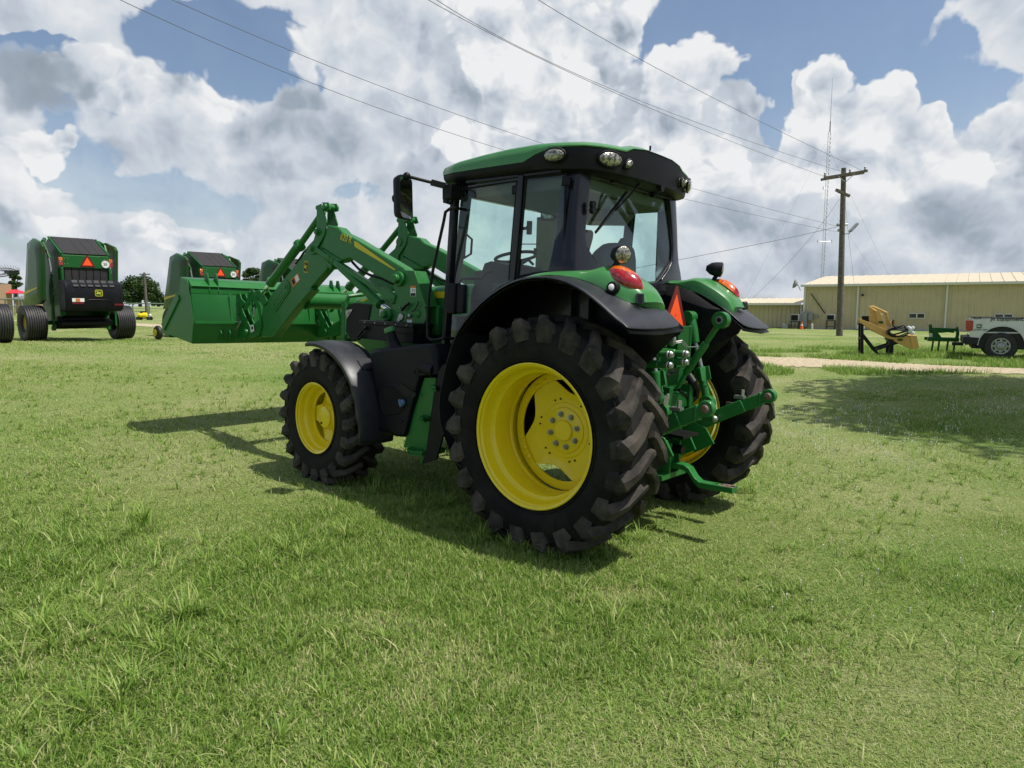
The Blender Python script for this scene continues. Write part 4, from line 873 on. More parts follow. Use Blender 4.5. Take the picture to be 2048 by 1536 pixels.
# ------------------------------------------------------------------ front loader
def loader(s_):
    YO, YI, YC = .615, .495, .555
    def fx(mb): return mb if s_ > 0 else mb.mirror()
    def pts(l, y=YO): return [P(*c1(*q), 'y', y) for q in l]
    def plate(m, l, y0, y1, tr=YO):
        m.prism([V(q[0], y0, q[2]) for q in pts(l, tr)], (0, y1 - y0, 0))
    def boss(m, q, r, y0, y1, tr=YO, r1=None):
        a = pts([q], tr)[0]; m.rev([(0, r), (.85, r), (1, r * .8 if r1 is None else r1)], (a[0], y0, a[2]), (a[0], y1, a[2]), 20)
    # upright bolted to the tractor
    m = MB()
    plate(m, [(1430, 700), (1465, 655), (1580, 660), (1610, 740), (1680, 930), (1695, 1050), (1650, 1130), (1592, 1140), (1592, 1240), (1400, 1240), (1385, 1080), (1400, 980), (1440, 880), (1425, 800)], .600, .618)
    plate(m, [(1430, 700), (1465, 655), (1580, 660), (1610, 740), (1680, 930), (1695, 1050), (1650, 1130), (1592, 1140), (1592, 1240), (1400, 1240), (1385, 1080), (1400, 980), (1440, 880), (1425, 800)], .478, .494)
    plate(m, [(1575, 662), (1600, 662), (1700, 955), (1680, 960)], .48, .63)
    m.box((1.66, .44, 1.20), (2.35, .60, 1.34)); m.box((1.75, .24, 1.02), (2.25, .58, 1.22))
    boss(m, (1478, 730), .070, .60, .655, r1=.055); boss(m, (1476, 730), .044, .64, .70); boss(m, (1385, 1020), .062, .60, .66, r1=.050); boss(m, (1383, 1020), .035, .655, .70)
    boss(m, (1625, 1015), .035, .61, .63); boss(m, (1500, 1170), .022, .61, .64)
    mast = fx(m).build('loader_mast', GREEN, tractor, bevel=.005)
    m = MB()
    a = pts([(1565, 1030)])[0]; m.cyl(a, a + (0, .03, 0), .016, n=14)
    plate(m, [(1475, 1020), (1490, 1005), (1512, 1030), (1505, 1060), (1475, 1080), (1455, 1082)], .622, .634)
    for q in ((1490, 965), (1535, 1045)): a = pts([q])[0]; m.cyl(a, a + (0, .03, 0), .008, n=8)
    q = pts([(1625, 910), (1620, 935), (1600, 975), (1570, 1000)], .64); fx(m).build('latch_plate', ZINC, mast, bevel=.003)
    m = MB(); m.tube(q, .005, 6); m.tube(pts([(1490, 985), (1525, 945), (1550, 930)], .65), .014, 8); fx(m).build('latch_handle', BLACKM, mast)
    if s_ > 0:
        m = MB(); plate(m, [(1562, 785), (1607, 785), (1607, 870), (1562, 870)], .6185, .6195); m.k = 1; plate(m, [(1562, 785), (1607, 785), (1607, 802), (1562, 802)], .6197, .6205); m.k = 2; plate(m, [(1565, 845), (1604, 845), (1604, 868), (1565, 868)], .6197, .6205)
        m.tube(pts([(1575, 835), (1578, 815), (1595, 818), (1592, 835)], .6205), .0022, 4)
        m.build('warning_label', [WHITE, ORLAB, BLACKM], mast, smooth=0)
        m = MB(); plate(m, [(1535, 1058), (1575, 1058), (1575, 1085), (1535, 1085)], .6185, .6195); m.k = 1; plate(m, [(1535, 1058), (1575, 1058), (1575, 1068), (1535, 1068)], .6197, .6203); m.build('warning_label', [WHITE, LENS_R], mast, smooth=0)
    # upper boom
    m = MB()
    up = [(880, 285), (965, 305), (1005, 350), (1100, 395), (1500, 636), (1545, 690), (1500, 790), (1430, 772), (1260, 690), (1060, 556), (1000, 578), (830, 470)]
    plate(m, up, YI, YO)
    plate(m, [(905, 600), (835, 560), (845, 480), (1000, 578), (985, 588)], YI - .005, YO + .004)
    arm = fx(m).build('upper_boom', GREEN, tractor, bevel=.012)
    if s_ > 0:
        m = MB(); plate(m, [(1098, 418), (1122, 425), (1437, 650), (1432, 658), (1112, 470), (1104, 462)], YO + .001, YO + .002)
        a, b = pts([(985, 405), (1082, 440)]); xd = V(b[0] - a[0], 0, b[2] - a[2]); L_ = np.linalg.norm(xd); xd /= L_; yd = np.cross((0, 1, 0), xd)
        text3(m, '620 R', V(a[0], YO + .002, a[2]), xd, yd, .094, bold=.008, font_aspect=.86); m.build('boom_decal', DECALY, arm, smooth=0)
    # knee ears and lower boom
    m = MB()
    for y0, y1 in ((.613, .628), (.482, .497)):
        plate(m, [(800, 130), (835, 112), (882, 265), (862, 370), (805, 470), (800, 512), (755, 530), (735, 500), (745, 465), (772, 420), (797, 330)], y0, y1)
    for y0, y1 in ((.60, .612), (.50, .512)):
        plate(m, [(830, 100), (885, 100), (900, 160), (870, 170)], y0, y1)
    boss(m, (865, 137), .034, .47, .640); boss(m, (795, 145), .030, .49, .62); boss(m, (812, 345), .050, .47, .640); boss(m, (812, 345), .030, .64, .665); boss(m, (762, 482), .042, .48, .640); boss(m, (762, 482), .024, .64, .655)
    ear = fx(m).build('knee_bracket', GREEN, tractor, bevel=.004)
    m = MB()
    plate(m, [(800, 325), (860, 330), (872, 340), (830, 470), (865, 555), (890, 600), (868, 650), (735, 800), (740, 812), (430, 1205), (335, 1205), (320, 1110), (345, 950), (500, 745), (655, 560), (690, 510), (700, 470), (765, 400)], .505, .605)
    plate(m, [(640, 820), (740, 808), (750, 815), (690, 880), (600, 985), (430, 1205), (395, 1205), (560, 960)], .50, .611)
    low = fx(m).build('lower_boom', GREEN, tractor, bevel=.010)
    m = MB(); c = pts([(490, 870)])[0]; a, b = pts([(430, 960), (545, 785)]); xd = b - a; L_ = np.linalg.norm(xd); xd /= L_; yd = np.cross((0, 1, 0), xd)
    for w, h, d in ((L_ * 1.20, .160, .008), (L_ * 1.05, .115, .014)): m.prism([V(c[0], .606, c[2]) + xd * u + yd * v for u, v in rrect(0, 0, w, h, h * .42, 5)], (0, d, 0))
    for u in (-.40, .42): q = V(c[0], .618, c[2]) + xd * L_ * u; m.rev([(0, .022), (1, .016)], q, q + (0, .014, 0), 14)
    for v in (-.02, .02): m.prism([V(c[0], .620, c[2]) + xd * u + yd * w for u, w in rrect(0, v, L_ * .6, .012, .005)], (0, .003, 0))
    fx(m).build('cover_plate', GREEN, low, bevel=.003)
    if s_ > 0:
        c = pts([(699, 629)])[0]; m = MB(); plaque(m, V(c[0], .6065, c[2]), V(-1, 0, -.10), V(-.10, 0, 1), .085, .125, 0, 1, 2); m.build('emblem', [DECALY, BLACKM, DECALY], low, smooth=0)
        m = MB(); plate(m, [(572, 740), (632, 680), (652, 735), (592, 798)], .606, .607); m.k = 1; plate(m, [(606, 712), (628, 690), (645, 735), (622, 758)], .6075, .608); m.k = 2; plate(m, [(580, 742), (600, 722), (612, 760), (594, 778)], .6075, .608); m.build('warning_label', [ORLAB, WHITE, BLACKM], low, smooth=0)
        m = MB(); plate(m, [(262, 1110), (290, 1100), (298, 1155), (268, 1168)], .640, .641); m.k = 1; plate(m, [(272, 1120), (285, 1115), (288, 1140), (276, 1148)], .6415, .642); m.build('warning_label', [WHITE, BLACKM], low, smooth=0)
    # bucket cylinder
    def cylinder(m0, m1, seg, y, n0='hydraulic_cylinder', n1='piston_rod', hose=False):
        g = MB(); r = MB()
        for (a, b, rad, which) in seg:
            a, b = pts([a, b], YO); a = V(a[0], y, a[2]); b = V(b[0], y, b[2]); (g if which == 0 else r).rev([(0, rad * .9), (.02, rad), (.98, rad), (1, rad * .9)], a, b, 24)
        o = fx(g).build(n0, GREEN, tractor, smooth=40); fx(r).build(n1, CHROME, o, smooth=40)
        return o
    bc = cylinder(None, None, [((808, 170), (600, 470), .034, 0), ((615, 440), (375, 765), .050, 0), ((600, 425), (625, 475), .056, 0), ((390, 735), (372, 770), .055, 0), ((372, 765), (312, 850), .024, 1)], .555)
    cylinder(None, None, [((905, 560), (1275, 912), .046, 0), ((885, 540), (935, 590), .050, 0), ((1265, 905), (1298, 935), .052, 0), ((1290, 930), (1378, 992), .026, 1)], .590)
    m = MB(); m.tube([V(q[0], .52, q[2]) for q in pts([(700, 462), (655, 475), (625, 505), (600, 545), (560, 600)])], .012, 8); fx(m).build('hydraulic_hose', BLACKM, bc); m = MB(); m.tube([V(q[0], .50, q[2]) for q in pts([(1005, 580), (1060, 640), (1150, 690), (1250, 720), (1330, 760), (1420, 780)])], .014, 8); fx(m).build('hydraulic_hose', BLACKM, bc)
    # levelling link beside the lift cylinder
    m = MB(); a, b = pts([(810, 500), (1425, 905)]); m.beam(V(a[0], .600, a[2]), V(b[0], .600, b[2]), .045, .060, up=(0, 1, 0)); m.beam(V(*pts([(1330, 820)])[0]) , V(*pts([(1440, 900)])[0]), .085, .040, up=(0, 1, 0)); boss(m, (1420, 905), .036, .56, .635)
    a, b = pts([(800, 490), (910, 560)]); m.beam(V(a[0], .60, a[2]), V(b[0], .60, b[2]), .05, .085, up=(0, 1, 0)); boss(m, (905, 622), .034, .54, .625); fx(m).build('levelling_link', GREEN, tractor, bevel=.006)
    # quick attach: links and hook plate at the boom foot
    m = MB()
    for y0, y1 in ((.500, .512), (.612, .624)):
        plate(m, [(235, 860), (250, 815), (275, 815), (330, 950), (345, 1120), (325, 1180), (250, 1215), (240, 1130), (330, 1060), (310, 960), (262, 900), (215, 985), (190, 990)], y0, y1)
        plate(m, [(285, 830), (330, 820), (385, 925), (355, 955)], y0, y1)
    boss(m, (250, 845), .030, .49, .635); boss(m, (315, 840), .026, .50, .62); boss(m, (215, 1165), .040, .49, .640); boss(m, (325, 1100), .030, .49, .632)
    fx(m).build('bucket_linkage', GREEN, tractor, bevel=.003)
    m = MB()
    for y0, y1 in ((.515, .530), (.588, .603)):
        plate(m, [(120, 845), (155, 850), (165, 890), (200, 925), (165, 960), (185, 1010), (250, 1150), (235, 1200), (170, 1225), (130, 1205), (140, 1150), (175, 1110), (125, 960), (140, 900)], y0, y1)
    boss(m, (150, 1005), .026, .50, .62); fx(m).build('hook_plate', GREEN, tractor, bevel=.003)
    m = MB(); q = pts([(195, 1080), (150, 1085), (115, 1130), (120, 1150), (160, 1140), (185, 1100)]); m.tube([V(a[0], .66, a[2]) for a in q] + [V(q[0][0], .66, q[0][2])], .010, 8); m.tube([V(a[0], .63, a[2]) for a in pts([(288, 960), (290, 1010), (285, 1040)])], .010, 8); fx(m).build('release_lever', ZINC, tractor)
loader(1); loader(-1)
m = MB(); a = P(*c1(700, 905), 'y', .5); m.rev([(0, .088), (1, .088)], (a[0], .50, a[2]), (a[0], -.50, a[2]), 28); q = P(*c1(1055, 905), 'y', -.5)
for s_ in (1, -1): m.rev([(0, .10), (1, .10)], (a[0], .50 * s_, a[2]), (a[0], .47 * s_, a[2]), 28)
m.tube([(a[0], .5, a[2] + .095), (a[0], -.5, a[2] + .095)], .010, 6); m.build('cross_tube', GREEN, tractor)

# ---- bucket
z3 = crop(300, 460, 4.876)
def bucket():
    Y = 1.16; prof3 = [(305, 462), (372, 490), (392, 560), (432, 900), (415, 1105), (115, 987)]
    A = [P(*z3(*q), 'y', Y) for q in prof3]; m = MB()
    def sweep(pp, y0, y1): m.grid([[V(q[0], y0, q[2]) for q in pp], [V(q[0], y1, q[2]) for q in pp]])
    sweep(A, Y, -Y); b = m.build('bucket', GREEN, tractor, smooth=25, solid=.014)
    side = [(305, 462), (372, 490), (384, 540), (434, 900), (415, 1106), (115, 985), (292, 640)]
    for s_ in (1, -1):
        m = MB(); m.prism([V(q[0], s_ * (Y - .002), q[2]) for q in (P(*z3(*r), 'y', Y) for r in side)], (0, s_ * .014, 0)); e = [P(*z3(*r), 'y', Y) for r in ((300, 640), (150, 950))]
        m.beam(V(e[0][0] + .02, s_ * (Y + .02), e[0][2]), V(e[1][0] + .02, s_ * (Y + .02), e[1][2]), .10, .020, up=(0, 1, 0)); m.build('side_plate', GREEN, b, bevel=.003)
    m = MB()     # top roll, wear strip, stiffeners
    a, c = A[1], A[2]; m.prism([V(a[0] - .012, Y, a[2]), V(a[0] + .03, Y, a[2] + .015), V(c[0] + .0, Y, c[2]), V(c[0] - .035, Y, c[2] + .02)], (0, -2 * Y, 0))
    a = A[3]; m.beam(V(a[0] - .015, Y, a[2]), V(a[0] - .015, -Y, a[2]), .02, .03); m.beam(V(A[2][0] - .02, Y, A[2][2] - .04), V(A[2][0] - .02, -Y, A[2][2] - .04), .012, .05)
    e = A[5]; m.beam(V(e[0] - .08, Y, e[2] + .02), V(e[0] + .02, Y * 1, e[2]), .001, .001)
    m.prism([V(A[5][0], Y, A[5][2]), V(A[5][0] - .2, Y, A[5][2] - .035), V(A[5][0] - .2, Y, A[5][2] - .065), V(A[5][0] + .03, Y, A[5][2] - .01)], (0, -2 * Y, 0))
    ym = (A[2] * .6 + A[3] * .4)
    for y in (.70, .40, -.4, -.7): m.beam(V(ym[0] - .012, y, A[2][2] - .05), V(A[3][0] - .010, y, A[3][2]), .02, .006, up=(1, 0, 0))
    m.build('stiffeners', GREEN, b, bevel=.003)
    ears = [(-.02, .10), (.03, .10), (.045, .02), (.0, -.14), (-.03, -.20), (-.075, -.12), (-.06, .0)]
    q0 = P(*z3(500, 520), 'y', 1.0)
    for y in (.935, .825, -.825, -.935):
        m = MB(); m.prism([V(A[1][0] - .01 + u, y, A[1][2] + v) for u, v in ears], (0, .014, 0)); m.cyl((A[1][0] + .0, y - .003, A[1][2] + .06), (A[1][0] + .0, y + .018, A[1][2] + .06), .012); m.build('hook_ear', GREEN, b, bevel=.002)
        m = MB(); m.prism([V(A[4][0] + .02 + u, y - .10 * (1 if y > 0 else -1), A[4][2] + .10 + v) for u, v in ((-.10, .02), (-.08, .055), (-.03, .06), (0.02, .03), (.0, -.09), (-.06, -.09))], (0, .014, 0)); m.build('lower_ear', GREEN, b, bevel=.002)
bucket()
# front guard
m = MB(); 
for s_ in (1, -1): m.tube([(3.30, .33 * s_, 1.05), (3.36, .33 * s_, 1.2), (3.38, .33 * s_, 1.66), (3.34, .30 * s_, 1.76), (3.30, .18 * s_, 1.78), (3.30, 0, 1.78)], .025, 8); m.beam((3.38, .33 * s_, 1.08), (3.38, .33 * s_, 1.70), .03, .07)
for z in (1.28, 1.45): m.beam((3.37, .33, z), (3.37, -.33, z), .03, .04)
m.build('front_guard', GREEN, tractor)

# ---- toolbox, fuel tank, steps
m = MB(); a = P(*ffc(675, 455), 'y', .85); b_ = P(*ffc(1075, 325), 'y', .85); m.box((1.66, .62, 1.36), (2.40, .85, 1.50)); m.box((1.65, .61, 1.50), (2.42, .865, 1.535)); m.box((1.68, .85, 1.44), (2.05, .858, 1.455))
tb = m.build('toolbox', BLACKM, tractor, bevel=.006)
m = MB(); q = [P(*ffc(*r), 'y', .88) for r in ((705, 360), (690, 385), (660, 425), (665, 445), (690, 420))]; m.tube(q, .012, 8); m.cyl(q[0] - (0, .02, 0), q[0] + (0, .01, 0), .02); m.build('latch', BLACKP, tb)
m = MB()
for k in range(5): m.cyl((1.72 + k * .15, .866, 1.518), (1.72 + k * .15, .872, 1.518), .006, n=8)
m.build('rivet_row', ZINC, tb)
def tank():
    out = [(740, 545), (760, 520), (835, 508), (980, 492), (1140, 478), (1215, 480), (1235, 520), (1262, 660), (1262, 700), (1130, 708), (1095, 830), (1040, 1050), (1010, 1165), (985, 1182), (930, 1178), (880, 1150), (795, 1132), (785, 1000), (775, 760), (750, 620)]
    def F(l, y): return [P(*ffc(*q), 'y', y) for q in l]
    a = F(out, 1.03); c = sum(a) / len(a); m = MB()
    # rounded front face: inset rows
    def ins(k, y): return [V(c[0] + (q[0] - c[0]) * k, y, c[2] + (q[2] - c[2]) * k) for q in a]
    m.grid([ins(.99, .42), ins(1, .9), ins(1, .985), ins(.985, 1.015), ins(.955, 1.03), ins(.90, 1.035)], True); r = ins(.90, 1.035); m.add(r, [tuple(range(len(r)))]); t = m.build('fuel_tank', BLACKP, tractor, smooth=38)
    m = MB(); n0, n1 = P(*ffc(935, 490), 'y', .95), P(*ffc(903, 392), 'y', .97); m.rev([(0, .085), (.15, .062), (.5, .048), (.9, .043), (1, .043)], n0 - (0, 0, .03), n1, 20); m.build('filler_neck', BLACKP, t)
    m = MB(); d = (n1 - n0) / np.linalg.norm(n1 - n0); m.rev([(0, .046), (.15, .052), (.8, .050), (1, .040)], n1, n1 + d * .045, 18); m.build('filler_cap', GREEN_L, t)
    hole = [(838, 795), (870, 788), (940, 800), (990, 850), (1012, 900), (1005, 960), (960, 1005), (860, 1005), (838, 960), (826, 870)]
    h = F(hole, 1.036); m = MB(); hc = sum(h) / len(h); m.grid([h, [q + (0, -.012, 0) for q in h]], True)
    m.tube(h + [h[0]], .008, 6, False); m.build('recess_rim', BLACKP, t); m = MB(); m.prism([q + (0, .0012, 0) for q in h], (0, .001, 0)); m.build('recess_shade', mat('deep_black', (.003, .003, .003), .9), t, smooth=0)  # flat black plate paints the dark of the opening, tank is not hollowed
    m = MB(); q0 = P(*ffc(990, 920), 'y', 1.05); m.rev([(0, .028), (.7, .028), (1, .022)], q0 - (0, .01, 0), q0 + (0, .02, 0), 14); m.beam(q0 + V(-.01, .022, -.03), q0 + V(.012, .022, .03), .014, .014); m.build('def_cap', mat('blue_cap', (.10, .20, .33), .5), t)
    m = MB()
    for q in ((970, 795), (1048, 855), (990, 1060)): p_ = P(*ffc(*q), 'y', 1.036); m.rev([(0, .014), (1, .009)], p_, p_ + (0, .010, 0), 8)
    plt = F([(955, 770), (985, 775), (1100, 850), (1085, 880), (1000, 870), (950, 800)], 1.037); m.prism(plt, (0, .006, 0)); m.build('tank_guard', BLACKM, t, smooth=0); m = MB(); plt = F([(860, 1070), (1010, 1090), (1005, 1100), (895, 1092), (880, 1130), (865, 1110)], 1.03); m.prism(plt, (0, .004, 0)); m.build('tank_guard', BLACKM, t, smooth=0)
    m = MB(); p_ = P(*ffc(1098, 688), 'y', 1.036); m.tube([p_ + V(.024 * math.cos(t_), 0, .024 * math.sin(t_)) for t_ in np.linspace(0, 6.283, 17)], .006, 6, False); m.cyl((1.35, 1.0, 1.19), (1.20, 1.0, 1.17), .06); m.build('round_port', BLACKP, t)
tank()
def steps():
    F = lambda l, y: [P(*ffc(*q), 'y', y) for q in l]
    m = MB(); m.prism(F([(1165, 732), (1252, 732), (1178, 1275), (1145, 1378), (1130, 1372), (1160, 1270), (1005, 1252)], .98), (0, .012, 0)); m.prism(F([(1165, 732), (1252, 732), (1170, 1275), (1160, 1250), (1005, 1252)], .78), (0, -.012, 0))
    st = m.build('step_frame', GREEN, tractor, smooth=0, bevel=.002)
    for (x0, x1, y0) in ((1000, 1165, 1268), (1092, 1192, 1028), (1182, 1242, 798)):
        a, b = P(*ffc(x0, y0), 'y', 1.08), P(*ffc(x1, y0), 'y', 1.0); xa, xb = a[0], b[0]; z = a[2]; m = MB()
        if xa < xb: xa, xb = xb, xa
        w = .34; n = 12; arc = [V(xa - .02 + .03 * math.sin(math.pi * k / n), .78 + w * k / n, z) for k in range(n + 1)]
        fr = [V(xa + .0, .80, z), V(xa + .01, .95, z), V(xa - .03, 1.06, z), V(xa - .12, 1.10, z), V(xb - .02, 1.06, z), V(xb - .03, .80, z)]
        m.tube(fr + [fr[0]], .010, 6, False); m.grid([[q + (0, 0, .012) for q in fr + fr[:1]], [q - (0, 0, .03) for q in fr + fr[:1]]])
        for k in range(5): yy = .83 + .05 * k; m.beam((xa - .005, yy, z + .004), (xb - .02, yy, z + .004), .008, .016)
        for k in range(3): xx = xb + (xa - xb) * (k + 1) / 4; m.beam((xx, .80, z + .002), (xx, 1.05, z + .002), .006, .014)
        m.build('step_tread', GREEN, st)
steps()
m = MB(); m.prism([P(*ffc(*q), 'y', 1.06) for q in ((1330, 620), (1290, 640), (1262, 690), (1230, 860), (1175, 1270), (1145, 1370), (1160, 1374), (1245, 1345), (1340, 1000), (1370, 720))], (0, -.02, 0)); m.build('mud_flap', BLACKP, tractor, smooth=0)

# ---- rear hitch
H = lambda x, y, ax, v: P(*hit(x, y), ax, v)
m = MB()       # valve block, hydraulic couplers, hoses
m.box((-.44, -.22, 1.12), (-.25, .22, 1.30)); m.box((-.42, -.20, .50), (-.30, .20, .72)); m.box((-.50, -.26, .98), (-.34, .26, 1.10))
m.prism([(-.34, y, z) for y, z in ((-.30, .72), (.30, .72), (.26, 1.40), (-.26, 1.40))], (-.06, 0, 0)); m.box((-.52, .14, .86), (-.38, .20, 1.16)); m.box((-.52, -.20, .86), (-.38, -.14, 1.16)); m.box((-.50, -.10, 1.30), (-.36, .08, 1.62))
for y in (.20, .10, -.30): m.cyl((-.40, y, 1.20), (-.40, y, 1.62), .022)
hb = m.build('hitch_body', GREEN_B, tractor, bevel=.006)  # darker green puts the hitch's shade and grease into its colour
for k, (x, y) in enumerate(((250, 350), (375, 345), (245, 435), (370, 410))):
    a = H(x, y, 'x', -.62); m = MB(); m.rev([(0, .030), (.6, .030), (.65, .024), (1, .024)], a + V(.16, 0, 0), a, 16); cp = m.build('hydraulic_coupler', GREEN, hb)
    m = MB(); m.rev([(0, .027), (.3, .029), (.4, .024), (.7, .026), (1, .018)], a, a - V(.05, 0, 0), 16); m.build('coupler_sleeve', ZINC, cp)
m = MB(); m.tube([H(420, 520, 'x', -.48), H(450, 560, 'x', -.52), H(480, 620, 'x', -.52), H(470, 680, 'x', -.50), H(420, 720, 'x', -.48), H(380, 690, 'x', -.44)], .035, 10); m.build('hose', BLACKM, hb); m = MB(); m.tube([H(345, 630, 'x', -.5), H(400, 670, 'x', -.5), H(430, 720, 'x', -.5), H(425, 770, 'x', -.5)], .012, 8); m.build('hose', BLACKM, hb); m = MB(); m.tube([H(200, 520, 'x', -.48), H(240, 540, 'x', -.5), H(270, 500, 'x', -.5), H(310, 480, 'x', -.5)], .014, 8); m.build('hose', BLACKM, hb)
m = MB(); m.tube([H(320, 250, 'x', -.55), H(370, 240, 'x', -.58), H(415, 292, 'x', -.60), H(505, 290, 'x', -.62)], .006, 6); m.tube([H(320, 262, 'x', -.55), H(365, 255, 'x', -.58), H(405, 300, 'x', -.60)], .005, 6); m.cyl(H(247, 720, 'x', -.60), H(247, 720, 'x', -.60) + V(.01, 0, 0), .040, n=18); m.blob(H(295, 240, 'x', -.55), (.03, .018, .045)); m.tube([H(262, 660, 'x', -.58), H(262, 700, 'x', -.58)], .012, 8); m.build('hitch_fittings', ZINC, hb)
# top link stowed on its hook
m = MB(); a, b, c_, e = H(680, 80, 'y', 0), H(560, 260, 'y', 0), H(400, 500, 'y', 0), H(330, 625, 'y', 0)
m.tube([a, a * .75 + b * .25, b], [.030, .022, .020], 12); m.rev([(0, .026), (.03, .030), (.97, .030), (1, .026)], b, c_, 14); m.beam(c_, e, .045, .025); m.cyl(a + (0, -.035, 0), a + (0, .035, 0), .062, n=24); m.blob(a, (.055, .03, .055)); tl_ = m.build('top_link', GREEN, tractor, bevel=.003)
m = MB(); m.cyl(a + (0, -.042, 0), a + (0, .042, 0), .030, n=20); m.build('ball_joint', ZINC, tl_); m = MB(); m.cyl(a + (0, -.044, 0), a + (0, .044, 0), .017, n=14); m.build('pin_hole', BLACKM, tl_)
def lower_link(s_):
    yb = .57
    def fx(mb): return mb if s_ < 0 else mb.mirror()
    m = MB(); E = V(-.99, -yb, 1.09); K = lambda x, z, y=-.50: V(x, y, z)
    m.beam(K(-.93, 1.055, -yb), K(-.78, .985, -.55), .050, .10); m.beam(K(-.80, .995, -.55), K(-.60, .885, -.52), .085, .105); m.beam(K(-.62, .895, -.52), K(-.42, .775, -.46), .030, .105); m.beam(K(-.44, .79, -.47), K(.05, .52, -.38), .035, .10); m.box((-.93, -.60, 1.0), (-.91, -.54, 1.11))
    m.beam(E + V(.07, 0, -.04), E, .05, .075); m.cyl(E + (0, -.03, 0), E + (0, .03, 0), .056, n=24)
    o = fx(m).build('lower_link', GREEN, tractor, bevel=.005)
    m = MB(); m.rev([(0, .022), (.2, .036), (.8, .036), (1, .022)], E + (0, -.042, 0), E + (0, .042, 0), 18); fx(m).build('ball_joint', RUST, o)
    m = MB(); m.cyl(E + (0, -.045, 0), E + (0, .045, 0), .019, n=14); m.box((-.72, -.60, .93), (-.63, -.588, 1.0)); fx(m).build('worn_patch', RUST, o)
    m = MB(); m.box((-.80, -.58, 1.045), (-.72, -.52, 1.07)); m.cyl((-.78, -.55, 1.06), (-.78, -.55, 1.12), .016, n=6); fx(m).build('link_bolt', ZINC, o)
    # sway block under the link
    m = MB(); m.prism([(x, -.36, z) for x, z in ((-.36, .86), (-.58, .80), (-.66, .68), (-.50, .58), (-.34, .66))], (0, .02, 0)); m.prism([(x, -.20, z) for x, z in ((-.34, .80), (-.52, .75), (-.58, .64), (-.44, .56), (-.30, .62))], (0, .02, 0)); fx(m).build('sway_block', GREEN, tractor, bevel=.004)
    # lift arm and lift rod
    m = MB(); L_ = [(430, 55), (455, 150), (475, 260)]; a, b, c = [V(q[0], -.36, q[2]) for q in (H(*r, 'y', -.36) for r in L_)]
    m.beam(V(.0, -.34, 1.45), a, .07, .10); m.tube([a + V(.02, 0, .02), a, b, c], [.03, .045, .042, .034], 12); m.cyl(a + (0, -.05, 0), a + (0, .05, 0), .05, n=18)
    d, e, f_, g_ = [V(q[0], -.38, q[2]) for q in (H(*r, 'y', -.38) for r in ((520, 450), (545, 600), (570, 730), (600, 860)))]
    m.rev([(0, .038), (.1, .044), (.9, .034), (1, .038)], d, e, 16); m.beam(d, d * .3 + e * .7, .012, .14); m.beam(d + V(-.03, .06, 0), d * .3 + e * .7 + V(-.03, .06, 0), .06, .010); m.tube([e, f_], .032, 12); m.cyl(f_ + (0, -.035, 0), f_ + (0, .035, 0), .060, n=22); m.beam(f_, g_, .03, .05)
    lr = fx(m).build('lift_rod', GREEN, tractor, bevel=.003)
    m = MB(); m.tube([c, d], .020, 12); fx(m).build('lift_screw', ZINC, lr); m = MB(); m.blob(g_ + V(-.01, -.03, 0), (.035, .03, .03)); fx(m).build('clevis_pin', ZINC, lr); m = MB(); m.cyl(f_ + (0, -.04, 0), f_ + (0, .04, 0), .030, n=18); fx(m).build('rod_bushing', RUST, lr)
lower_link(-1); lower_link(1)
m = MB(); DB = [H(*q, 'y', 0) for q in ((225, 1218), (345, 1222), (400, 1235), (440, 1262), (480, 1330), (520, 1370), (600, 1385), (785, 1418))]; DB = [V(q[0], 0, q[2]) for q in DB]
top = [q + (0, 0, .022) for q in DB]; bot = [q - (0, 0, .022) for q in DB]; m.prism([q + (0, .045, 0) for q in top + bot[::-1]], (0, -.09, 0)); m.beam(V(.1, 0, DB[0][2]), V(DB[0][0] + .02, 0, DB[0][2]), .085, .042)
m.box((-.50, -.20, DB[0][2] - .085), (-.30, .20, DB[0][2] - .04)); m.box((-.46, -.20, DB[0][2] + .03), (-.36, .20, DB[0][2] + .10))
for y in (.075, -.075): m.box((-.50, y - .012, DB[0][2] - .05), (-.36, y + .012, DB[0][2] + .20))
db = m.build('drawbar', GREEN, tractor, bevel=.004)
m = MB()
for k in range(4): q = DB[-1] * (1 - .1 - .22 * k) + DB[-2] * (.1 + .22 * k); m.cyl(q + (0, 0, .0225), q + (0, 0, .024), .018 if k == 0 else .011, n=16)
m.build('pin_holes', BLACKM, db); q = DB[-1] * .75 + DB[-2] * .25; m = MB()
m.prism([DB[-1] + V(0, s_ * .043, .0228) for s_ in (1, -1)] + [DB[-1] * .5 + DB[-2] * .5 + V(.0, -.04, .0228), DB[-1] * .3 + DB[-2] * .7 + V(0, .02, .0228), DB[-1] * .6 + DB[-2] * .4 + V(0, .043, .0228)], (0, 0, .0006)); m.build('worn_patch', RUST, db, smooth=0)
m = MB(); m.rev([(0, .06), (.3, .06), (.35, .035), (1, .035)], (-.36, 0, .66), (-.56, 0, .66), 18); m.prism([(x, -.13, z) for x, z in ((-.36, .80), (-.62, .79), (-.62, .77), (-.36, .76))], (0, .26, 0)); m.build('pto_shaft', BLACKM, tractor)
